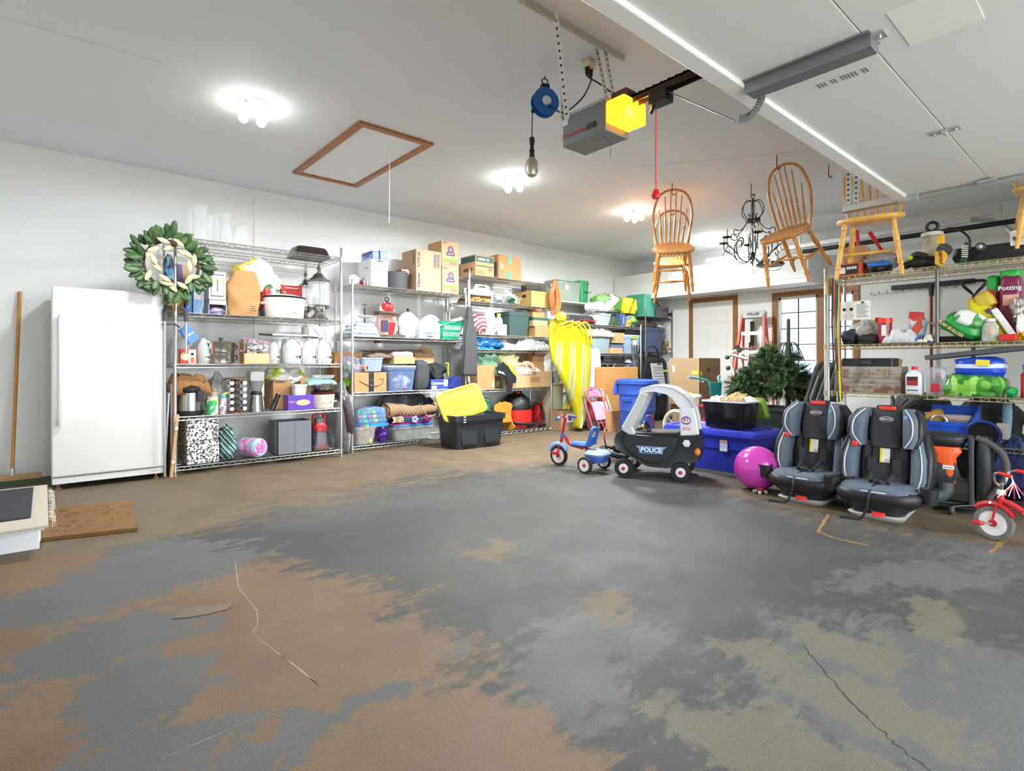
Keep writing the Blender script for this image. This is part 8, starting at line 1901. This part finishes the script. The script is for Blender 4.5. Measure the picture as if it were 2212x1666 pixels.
b=MB().blob(w*.74,.19,h*.45,7,.06,.55,30,18,1.6,(0,.09,0));b.xf(Matrix.Translation((.03,-.012,h*.50))@M_);b.build('white_panel',patches(['#dfe6de','#e8ece6','#5a9a5a','#e4e8e2'],9,'white_panel',.35),t,smooth=80);MB().obox((-w*.2,-.004,h*.40),(w*.62,.03,h*.20),rot=(0,R(40),0)).build('dark_side',mat('#1d5a2c',.4),t,smooth=0,bevel=.01);text(t,'TURF BUILDER',.03,(-w*.2,-.021,h*.41),(R(90),R(40),0),mat('#c8b26a',.4),bold=.001)
t,w,h=item('glass_jar','clear glass jar with white lid and orange bits on middle shelf','jar',('U',5.18),2118,2155,688,Z);r=w/2
MB().lathe([(.001,0),(r*.9,0),(r,.01),(r,h*.68),(r*.62,h*.84),(r*.6,h*.9)],26,(0,r,0),cap=False).build('jar',clear('#d8e4de',.35,.05),t);MB().lathe([(.001,h*.88),(r*.66,h*.88),(r*.66,h),(.001,h)],24,(0,r,0)).build('lid',WHITEP,t);MB().blob(.05,.04,.06,2,c=(0,r,.05)).build('contents',mat('#d8784a',.6),t)
t,w,h=item('seed_bag','tall yellow bag leaning back with white side panel','bag',('U',5.28),2108,2182,640,Z)
b=MB().blob(w*.7,.14,h*1.1,4,.06,.5,30,22,1.5,(0,.07,0));b.xf(Matrix.Translation((w*.22,0,0))@Matrix.Rotation(R(-26),4,'Y'));b.build('bag',mat('#d6ce22',.35,0,.08),t,smooth=80);b=MB().blob(w*.6,.13,h*.35,4,.06,.5,26,14,1.5,(0,.07,0));b.xf(Matrix.Translation((-w*.12,-.01,h*.78))@Matrix.Rotation(R(-30),4,'Y'));b.build('gold_top',mat('#c8ac3a',.4),t,smooth=80);MB().obox((w*.36,-.03,h*.38),(w*.22,.03,h*.75),rot=(0,R(-28),0)).build('white_panel',PAPER,t,smooth=0,bevel=.01);text(t,'4LL',.06,(-.0,-.015,h*.66),(R(90),R(14),0),mat('#4a3a6a',.5),bold=.002)
t,w,h=item('potting_soil_bag','magenta potting soil bag with green top edge on middle shelf','bag',('U',5.34),2157,2206,588,Z+.02)
b=MB().blob(w,.16,h,4,.04,.35,30,20,1.5,(0,.08,0));b.build('bag',mat('#7a1f4a',.3,0,.1),t,smooth=80);MB().blob(w*.98,.15,h*.14,4,.04,.4,c=(0,.08,h*.9)).build('green_top',mat('#2fb04a',.35),t);text(t,'Potting',.045,(0,-.01,h*.76),FRONT,PAPER,bold=.001);MB().box(-w*.3,-.012,h*.5,w*.4,0,h*.66).build('label',mat('#d8a090',.5),t,smooth=0)
t,w,h=item('soil_bag','hot pink bag with bright green top beside magenta bag','bag',('U',5.40),2129,2160,600,Z+.1);MB().blob(w,.14,h,6,.06,.5,c=(0,.07,0)).build('bag',mat('#c02a5a',.3),t);MB().blob(w,.14,h*.36,6,.06,.5,c=(0,.065,h*.68)).build('green_top',mat('#2fb04a',.35),t)
soft('foil_bag','silver crinkled bag at the right edge of middle shelf','bag',('U',5.24),2180,2216,645,Z+.13,.2,mat('#b0aca6',.3,.4,.2,30),3,.25,.9)
soft('charcoal_bag','orange brown and white bag at right edge of middle shelf','bag',('U',5.22),2192,2220,672,Z,.2,patches(['#b04a22','#e8e4dc','#c8a82a','#8a2a1f'],8,'bag_print',.3),5,.15,.7)
t,w,h=item('red_brick_box','small plain red box at the shelf edge under yellow bag','box',('U',5.17),2158,2196,722,Z);MB().box(-w/2,0,0,w/2,.08,h).build('body',mat('#c02a26',.45),t,smooth=0,bevel=.006)
tag(MB().rrect([(.34,.2,0),(.36,.22,.04),(.30,.16,.05)],.03,4).build('metal_pan',mat('#2c2826',.4,.3),loc=(5.4,on_u(2050,735,5.3).y,Z),rot=(0,0,R(90))),'dark flat pan under the green lawn food bag','pan')

Z=UR[1]+.004
t,w,h=item('toolbox','rusty grey steel toolbox with three latches on lower right shelf','toolbox',('U',5.20),1802,1946,792,Z)
TBX,N,L,b_=newmat('rusty_grey_paint');tc=N.new('ShaderNodeTexCoord');nz=N.new('ShaderNodeTexNoise');nz.inputs['Scale'].default_value=14;nz.inputs['Detail'].default_value=9;L.new(tc.outputs['Object'],nz.inputs[0]);sz=N.new('ShaderNodeSeparateXYZ');L.new(tc.outputs['Object'],sz.inputs[0]);ma=N.new('ShaderNodeMath');ma.operation='MULTIPLY_ADD';L.new(sz.outputs[2],ma.inputs[0]);ma.inputs[1].default_value=-.9;L.new(nz.outputs[0],ma.inputs[2]);r_=ramp(N,ma.outputs[0],L,[(.36,'#8d877c'),(.46,'#86796a'),(.52,'#6d4636')]);L.new(r_.outputs[0],b_.inputs['Base Color']);b_.inputs['Roughness'].default_value=.6
d=.22;MB().box(-w/2,0,0,w/2,d,h*.72).build('body',TBX,t,smooth=0,bevel=.003);MB().prism([(0,h*.725),(d,h*.725),(d-.02,h),(.02,h)],-w/2,w/2,'x').build('lid',TBX,t,smooth=0,bevel=.003)
for z in(.2,.38,.56):MB().box(-w/2+.01,-.003,h*z,w/2-.01,0,h*z+.003).build('press_line',mat('#7a746a',.6),t,smooth=0)
for x in(-.32,0,.3):MB().box(w*x-.014,-.01,h*.58,w*x+.014,.01,h*.90).build('latch',mat('#9a8a6c',.4,.7),t,smooth=0,bevel=.003)
text(t,'CRAFTSMAN',.02,(-.0,-.004,h*.3),FRONT,mat('#c9c4ba',.5),bold=.0004)
zt=Z+h
t,w,h=item('drill_case','flat black plastic case lying on the rusty toolbox','case',('U',5.23),1815,1930,774,zt);MB().rrect([(w,.2,0),(w,.2,h*.5),(w*.98,.19,h*.5),(w*.97,.19,h)],.02,3,True,(0,.1)).build('case',BLACKP,t);MB().box(-w*.1,-.006,h*.3,w*.1,.0,h*.7).build('handle',DGREY,t,smooth=0)
t=thing('cardboard_tube','short cardboard tube standing behind the flat black case','tube',on_u(1938,790,5.4));MB().lathe([(.03,-.03),(.032,.05),(.027,.05),(.026,-.03)],20,(0,0,0),Matrix.Rotation(R(25),3,'Y'),cap=False).build('tube',CARD,t)
t,w,h=item('oil_jug','white motor oil jug with red cap and red label','jug',('U',5.17),1954,1990,792,Z)
MB().rrect([(w*.94,.09,0),(w,.1,.01),(w,.1,h*.68),(w*.8,.08,h*.80),(w*.36,.05,h*.88)],.025,4,True,(0,.05)).build('body',mat('#d4d6dc',.4),t);MB().lathe([(.001,h*.87),(.02,h*.87),(.02,h),(.001,h)],18,(0,.05,0)).build('cap',RED,t);MB().box(-w*.36,-.003,h*.32,w*.3,.0,h*.64).build('label',mat('#a02226',.4),t,smooth=0);MB().box(-w*.36,-.004,h*.5,w*.3,-.001,h*.64).build('label_top',mat('#3a2422',.4),t,smooth=0);MB().box(-w*.36,-.003,h*.14,w*.3,.0,h*.17).build('text_bar',INK,t,smooth=0)
t,w,h=item('zip_bag','clear zip bag holding a red capped oil bottle','bag',('U',5.18),1998,2040,795,Z);MB().rrect([(w*.45,.06,0),(w*.5,.07,h*.5),(w*.2,.03,h*.72)],.02,3,True,(.01,.05)).build('bottle',mat('#3a3234',.3),t);MB().box(-w*.2,-.0,h*.12,w*.26,.02,h*.42).build('red_label',mat('#b0263a',.4),t,smooth=0);MB().lathe([(.001,h*.7),(.014,h*.7),(.014,h*.82),(.001,h*.82)],12,(.01,.05,0)).build('cap',RED,t);MB().blob(w,.1,h,3,.06,.4,c=(0,.05,0)).build('wrapper',clear('#c8ccd0',.28,.1),t)
t,w,h=item('grass_seed_bag','large bag printed with green grass blades on lower shelf','bag',('U',5.17),2024,2170,808,Z);MB().blob(w,.3,h,11,.07,.5,40,24,1.5,(0,.15,0),pinch=.12).build('bag',patches(['#4f9a3a','#7cc04a','#35742c','#9ad06a','#4a8a34'],26,'grass_print',.3,1,(1,1,.3)),t)
zt=Z+h-.02
t,w,h=item('blue_bag','shiny blue bag with white stripes and yellow tag on grass bag','bag',('U',5.20),2056,2166,772,zt);MB().blob(w,.26,h,5,.07,.5,36,20,1.5,(0,.13,0)).build('bag',stripes(['#2248b8','#2a50c4','#c8d4ee','#2248b8'],2.6,'Z','blue_bag_print',.3,.6),t);MB().obox((w*.12,-.0,h*.72),(w*.26,.03,h*.3),rot=(0,R(4),0)).build('yellow_tag',mat('#e0cc3a',.4),t,smooth=0)
tag(MB().obox((0,0,0),(.3,.62,.035),rot=(R(-7),0,0)).build('grey_lid',mat('#55565a',.6),loc=on_u(2115,762,5.42),smooth=0,bevel=.006),'long grey plastic lid resting above the blue bag','lid')
soft('green_ball','small bright green foil wrapped ball at the shelf edge','ball',('U',5.18),2170,2196,836,Z,.11,mat('#1fa04a',.3),2,.06,.9)
t,w,h=item('gas_can','red fuel can cut off by the right edge of the view','fuel can',('U',5.2),2203,2250,800,Z);MB().rrect([(w,.2,0),(w,.2,h*.85),(w*.7,.15,h)],.04,4,True,(0,.1)).build('can',RED,t);MB().lathe([(.001,h),(.03,h),(.03,h*1.2),(.001,h*1.2)],14,(-w*.2,.1,0)).build('cap',mat('#2a6ac0',.4),t)
Z=UR[0]+.004
t,w,h=tote('bright blue open bin of odds and ends under the shelf',('U',5.16),1992,2103,912,Z,.3,mat('#2458c4',.4),ribs=0,open_=True,taper=.97);MB().box(-w/2,.28,h,w/2,.3,h+.11).build('back_panel',mat('#2458c4',.4),t,smooth=0,bevel=.004);MB().prism([(.0,h),(.3,h),(.3,h+.12),(.25,h+.12)],w/2-.015,w/2,'x').build('side_panel',mat('#2458c4',.4),t,smooth=0)
MB().blob(.14,.12,.12,5,.2,.8,c=(-w*.32,.14,h*.7)).build('cloth',mat('#a8803a',.8),t);MB().lathe([(.001,0),(.09,0),(.10,.03),(.08,.06),(.001,.065)],24,(w*.14,.15,h*.92)).build('plastic_dome',clear('#b8a8a8',.7,.15),t);MB().torus((-w*.2,.06,h*.95),.05,.008,20,6,RX).build('ring',SIL,t);MB().box(w*.2,.05,h*.6,w*.3,.1,h*1.02).build('green_box',mat('#2f9a4a',.5),t,smooth=0)
t=thing('strainer','blue rimmed black round strainer at end of blue bin','strainer',on_u(2124,938,5.12));M_=Matrix.Rotation(R(75),3,'Y');MB().torus((0,0,0),.095,.010,28,8,M_).build('rim',mat('#2a3f8a',.4),t);MB().lathe([(.001,-.02),(.09,-.02),(.09,0),(.001,-.01)],28,(.02,0,0),M_).build('mesh',mat('#15161a',.8),t)
t,w,h=item('tape_roll','off-white paper roll standing at right of strainer','roll',('U',5.20),2151,2178,916,Z+.06);MB().lathe([(.001,0),(w/2,0),(w/2,h),(.001,h)],26,(0,w/2,0)).build('roll',mat('#c4bcae',.8),t)
t,w,h=item('blue_funnel','stack of pale blue tapered cups below the lower shelf','cups',('U',5.30),2160,2186,870,Z);
for k in range(3):MB().lathe([(.001,0),(w*.28,0),(w*.45,h*.5),(w*.43,h*.5),(.001,.01)],20,(0,.06,h*(.5-.16*k))).build('cup',mat('#8ab0c4',.45),t)
for k,(a,b2,y,lb,c_)in enumerate(((1905,2050,858,'black and grey mower deck deep below the lower shelf','#2a2b2d'),(2050,2205,866,'dark engine block deep under the beige shelf','#1d1e20'),(2140,2210,960,'navy blue tarp bag under the bottom shelf','#1f2f66'))):soft(['mower_deck','engine','tarp_bag'][k],lb,'equipment',('U',5.75 if k<2 else 5.2),a,b2,y,.004,.3,mat(c_,.6,0,.4,20),k+3,.15,.7)
t=thing('garden_tool_pile','black and orange trimmer lying between the two car seats','trimmer',(4.9,1.42,0));
for k in range(5):MB().tube([(.0,.25-.08*k,.02),(.12,-.05-.02*k,.50+.03*k),(.2,-.3+.05*k,.72)],.012,8).build('bar',[BLACKP,DGREY][k%2],t)
MB().obox((-.1,-.03,.56),(.07,.09,.08),rot=(.3,.2,.4)).build('orange_housing',mat('#c8401f',.4),t,bevel=.01);MB().blob(.25,.35,.45,5,.2,.8).build('motor_body',mat('#1c1c1e',.6,0,.3),t)
# rake and hooks on the back wall
t=thing('push_squeegee','wide black rake hung upside down with reddish handle','rake',(UB-.05,on_u(2015,615,UB).y,0));q=on_u(2015,616,UB)
MB().box(-.03,-.42,q.z-.03,0,.42,q.z+.03).build('head',BLACKP,t,smooth=0,bevel=.006);MB().tube([(-.02,0,q.z),(-.02,0,q.z-.14)],.026).build('socket',BLACKP,t);MB().tube([(-.02,0,q.z-.1),(-.02,0,.4)],.016,8).build('handle',mat('#7a2a20',.5),t)
t=thing('tool_rack','long pale wall rack with row of hooks behind the rake','rack',(UB,0,0));a_,b2_=on_u(1884,634,UB),on_u(2065,617,UB);MB().box(-.012,b2_.y,a_.z-.02,0,a_.y,a_.z+.01).build('rail',TRIMW,t,smooth=0)
for k in range(11):y=a_.y+(b2_.y-a_.y)*k/10;MB().tube([(0,y,a_.z-.01),(-.06,y,a_.z-.02),(-.07,y-.02,a_.z+.02)],.004,5).build('hook',mat('#8a7470',.6),t)
t=thing('snow_shovel','black D-handled shovel standing behind the yellow bag','shovel',on_u(2104,618,5.9));MB().tube(bezier([(0,-.03,-.04),(0,-.07,.01),(0,-.06,.04),(0,.06,.04),(0,.07,.01),(0,.03,-.04)],5),.012).tube([(0,-.03,-.04),(0,0,-.08),(0,.03,-.04)],.012).build('grip',BLACKP,t);MB().tube([(0,0,-.08),(.03,.02,-1.7)],.014).build('shaft',BLACKP,t)
# poles and bungee cords at the unit's left post
for k,(px,py,pb,rr,m_,lb)in enumerate(((1789,596,880,.013,mat('#b9a06c',.6),'extension pole with pale wooden grip beside the left post'),(1800,600,780,.009,SIL,'thin chrome pole leaning right of the wooden grip pole'))):
 a_=at_t(px,py,4.72);b2_=at_t(px+(14 if k else 1),880,4.75);t=thing('extension_pole',lb,'pole',(0,0,0));MB().tube([a_,(b2_.x,b2_.y,.01)],rr*.8,10).build('pole',SIL,t)
 if k==0:MB().tube([a_,a_.lerp(b2_,.14)],.024,12).build('wooden_grip',m_,t)
random.seed(6)
for k,cc_ in enumerate(('#1f2430','#c87a22','#8f2a30','#1f6a74','#2a2c34','#c9cf2a','#a83a5a')):
 a_=at_t(1799+2.5*k,598+3*k,4.64);b2_=at_t(1800+3*k+random.uniform(-3,3),[800,730,785,770,800,870,830][k],4.64)
 t=thing('bungee_cord',['black','orange','dark red','teal','charcoal','lime yellow','pink red'][k]+' bungee cord hooked on the upper beige shelf corner','bungee cord',(0,0,0));MB().tube([a_,a_.lerp(b2_,.5)+Vector((.0,.01,0)),b2_],.007,6).build('cord',mat(cc_,.6,0,.3,60),t);MB().torus(a_,.014,.003,10,5,RX).build('hook',SIL,t)

# ================================================================ CAR SEATS
FB=mat('#555e6b',.85,0,.08,60);DK=mat('#3a3b40',.85,0,.08,60);BK=mat('#1b1d20',.5,0,.08);PIPE=mat('#c8ccd0',.6)
def car_seat(label,loc,rz,sc=1):
 t=thing('child_car_seat',label,'car seat',loc,rz,'child car seats');t.scale=(sc,sc,sc)
 def lean(z):return .10+(z-.14)*.22
 def bar(name,pts,m,rc=.03):
  b=MB();b.rrect([(w_,d_,z_,x_,y_)for(w_,d_,z_,x_,y_)in pts],rc,4);return b.build(name,m,t,smooth=60)
 bar('base',[(.30,.40,0,0,.02),(.34,.44,.03,0,.02),(.32,.42,.035,0,.02)],mat('#b9bab4',.5),.06);bar('base_shell',[(.30,.38,.03,0,.02),(.36,.44,.10,0,.03)],BK,.08)
 bar('seat_shell',[(.38,.34,.07,0,-.01),(.50,.44,.12,0,0),(.52,.46,.17,0,0),(.48,.42,.20,0,0)],BK,.14)
 bar('seat_cushion',[(.42,.36,.16,0,-.03),(.45,.40,.19,0,-.03),(.43,.38,.215,0,-.03),(.36,.30,.225,0,-.02)],FB,.14)
 MB().tube(bezier([(-.22,.08,.205),(-.222,-.08,.20),(-.17,-.19,.195),(0,-.232,.195),(.17,-.19,.195),(.222,-.08,.20),(.22,.08,.205)],8),.004,6).build('piping',PIPE,t)
 bar('back_shell',[(.42,.10,.14,0,lean(.14)+.07),(.50,.12,.32,0,lean(.32)+.07),(.48,.12,.52,0,lean(.52)+.07),(.34,.10,.66,0,lean(.66)+.07)],BK,.05)
 bar('back_pad',[(.28,.06,.20,0,lean(.2)-.0),(.30,.06,.36,0,lean(.36)),(.28,.06,.50,0,lean(.5))],DK,.03)
 for s_ in(-1,1):
  bar('side_bolster',[(.07,.16,.17,s_*.19,lean(.17)-.02),(.09,.19,.26,s_*.205,lean(.26)-.03),(.09,.19,.40,s_*.205,lean(.4)-.03),(.07,.15,.54,s_*.18,lean(.54)-.01)],FB,.035)
  bar('side_shell',[(.04,.18,.15,s_*.235,lean(.15)+.02),(.05,.20,.30,s_*.255,lean(.3)+.01),(.05,.20,.42,s_*.255,lean(.42)+.01),(.04,.14,.56,s_*.215,lean(.56)+.02)],BK,.02)
  MB().tube(bezier([(s_*.20,lean(.18)-.10,.19),(s_*.225,lean(.28)-.126,.28),(s_*.225,lean(.40)-.126,.40),(s_*.195,lean(.54)-.085,.53)],6),.004,6).build('piping',PIPE,t)
  bar('head_wing',[(.06,.15,.47,s_*.145,lean(.47)-.07),(.085,.20,.54,s_*.16,lean(.54)-.08),(.085,.20,.66,s_*.155,lean(.66)-.07),(.06,.14,.73,s_*.13,lean(.73)-.04)],FB,.03)
  bar('wing_shell',[(.04,.16,.47,s_*.18,lean(.47)-.03),(.05,.2,.56,s_*.205,lean(.56)-.04),(.045,.2,.66,s_*.20,lean(.66)-.03),(.04,.13,.72,s_*.165,lean(.72)-.01)],BK,.02)
  MB().tube(bezier([(s_*.13,lean(.47)-.145,.475),(s_*.175,lean(.56)-.184,.56),(s_*.17,lean(.66)-.174,.66),(s_*.12,lean(.73)-.11,.73)],6),.004,6).build('piping',PIPE,t)
  MB().lathe([(.001,.14),(.04,.14),(.052,.24),(.047,.24),(.038,.15),(.001,.15)],22,(s_*.285,-.09,0)).build('cup_holder',BK,t)
  MB().tube([(s_*.065,lean(.48)-.035,.46),(s_*.075,lean(.3)-.045,.30),(s_*.05,-.06,.235)],.014,8).build('harness_strap',mat('#232427',.8),t);MB().obox((s_*.075,lean(.3)-.055,.33),(.055,.02,.12),rot=(R(-12),0,0)).build('strap_pad',mat('#26272a',.8),t,bevel=.008)
 bar('head_pad',[(.19,.07,.46,0,lean(.46)-.02),(.21,.07,.58,0,lean(.58)-.02),(.20,.06,.73,0,lean(.73)+.0)],DK,.03)
 MB().box(-.07,lean(.73)-.02,.725,.07,lean(.73)+.04,.75).build('adjuster',BK,t,smooth=0,bevel=.008);MB().rrect([(.10,.03,.72),(.11,.035,.735),(.10,.03,.745)],.012,4,True,(0,lean(.73)-.028)).build('red_handle',mat('#d8382c',.4),t)
 yl=lean(.66)-.052;MB().lathe([(.001,0),(.045,0),(.045,.003),(.041,.003),(.041,.004),(.001,.004)],28,(0,yl,.655),RX,1,.42).build('logo_oval',mat('#d0d2d4',.5),t);MB().lathe([(.001,0),(.041,0),(.041,.002),(.001,.002)],28,(0,yl-.004,.655),RX,1,.38).build('logo_field',DK,t);text(t,'GRACO',.022,(0,yl-.007,.655),FRONT,PAPER,bold=.0006)
 MB().obox((.0,lean(.38)-.036,.40),(.06,.003,.10),rot=(R(-12),0,0)).build('warning_label',PAPER,t,smooth=0);MB().obox((-.023,lean(.38)-.039,.40),(.014,.003,.10),rot=(R(-12),0,0)).build('yellow_strip',mat('#e0d02a',.4),t,smooth=0);MB().torus((.012,lean(.36)-.043,.365),.009,.0015,16,5,RX).build('red_symbol',RED,t)
 MB().obox((-.165,lean(.5)-.16,.48),(.035,.03,.035)).build('red_guide',mat('#d8302c',.4),t,bevel=.006);MB().obox((.13,lean(.68)-.155,.67),(.022,.004,.045)).build('blue_tag',mat('#6aa0d8',.4),t,smooth=0)
 MB().obox((0,-.08,.245),(.05,.06,.03)).build('buckle',BK,t,bevel=.01);MB().rrect([(.07,.03,.04),(.08,.03,.065)],.012,3,True,(.03,-.235)).build('red_lever',mat('#d8382c',.4),t)
 MB().tube(bezier([(-.01,-.12,.23),(-.02,-.24,.19),(-.03,-.26,.09),(-.07,-.27,.012),(-.18,-.29,.008)],6),.008,6).build('adjuster_strap',BLACKP,t)
 return t
car_seat('grey child car seat on the left, next to magenta ball',(4.20,1.60,0.0),R(-88),.94)
car_seat('grey child car seat on the right, next to orange blower',(4.13,1.13,0.0),R(-86),.93)
# backpack blower
t=thing('backpack_blower','orange and black backpack leaf blower standing beside the car seat','leaf blower',(4.60,.87,0),R(-80))
OG=mat('#d8521c',.4,0,.08)
MB().lathe([(.001,0),(.10,0),(.12,.05),(.12,.10),(.001,.12)],28,(-.07,.02,.27),RX).build('fan_housing',BK,t)
for k in range(8):MB().box(-.17,-.105,.19+.02*k,-.09,-.095,.198+.02*k).build('vent_slot',mat('#3a3d40',.5),t,smooth=0)
MB().rrect([(.13,.16,.19),(.15,.18,.26),(.14,.18,.36),(.20,.18,.40),(.18,.16,.43)],.04,5,True,(-.03,0)).build('engine_cover',OG,t);MB().blob(.24,.18,.09,3,.05,.6,c=(-.03,.02,.43)).build('top_pad',BK,t)
MB().tube(bezier([(-.02,-.06,.20),(-.03,-.06,.13),(-.09,-.08,.09),(-.17,-.10,.075)],6),.05,16).build('air_elbow',mat('#3f464a',.45),t)
MB().box(.10,-.06,.05,.13,.12,.50).build('back_frame',mat('#2c2f33',.5),t,smooth=0,bevel=.008);MB().box(-.12,-.08,.03,.16,.14,.05).build('foot_frame',BLACKP,t,smooth=0,bevel=.006);MB().blob(.10,.14,.42,6,.06,.5,c=(.18,.02,.08)).build('back_pad',BK,t)
MB().tube(bezier([(.14,-.02,.50),(.26,-.05,.42),(.28,-.06,.28),(.20,-.04,.12)],7),.02,10).build('shoulder_strap',mat('#46423f',.8),t);MB().obox((.0,-.092,.30),(.06,.004,.025)).build('label',PAPER,t,smooth=0);text(t,'Husqvarna',.012,(.0,-.0955,.30),FRONT,INK)
t=thing('caster_base','black wire chair base with one round caster on floor','caster',on_z(2055,1112));MB().tube(bezier([(0,0,.05),(.1,-.1,.06),(.25,-.3,.05),(.1,.1,.05),(-.02,.2,.05)],6),.008).build('frame',BLACKP,t);MB().sphere((0,0,.028),.028,.02,.028).build('wheel',DGREY,t)
t=thing('speaker_case','tall black padded case cut off by the right edge','case',(4.75,.22,0),R(-85));MB().rrect([(.34,.3,0),(.36,.32,.04),(.36,.32,.62),(.30,.26,.80),(.2,.2,.84)],.05,5,True,(0,.1)).build('case',mat('#33363b',.7),t)
t=thing('toy_basket','beige handled basket with khaki cord bundle behind car seat','basket',(4.95,1.90,0));MB().tube(bezier([(0,.06,.42),(-.01,.07,.50),(0,0,.53),(0,-.07,.50),(0,-.06,.42)],5),.014).build('handle',mat('#c0b098',.5),t);MB().blob(.25,.3,.40,4,.15,.7,c=(0,0,0)).build('cord_bundle',mat('#8a8058',.9,0,.3,40),t)
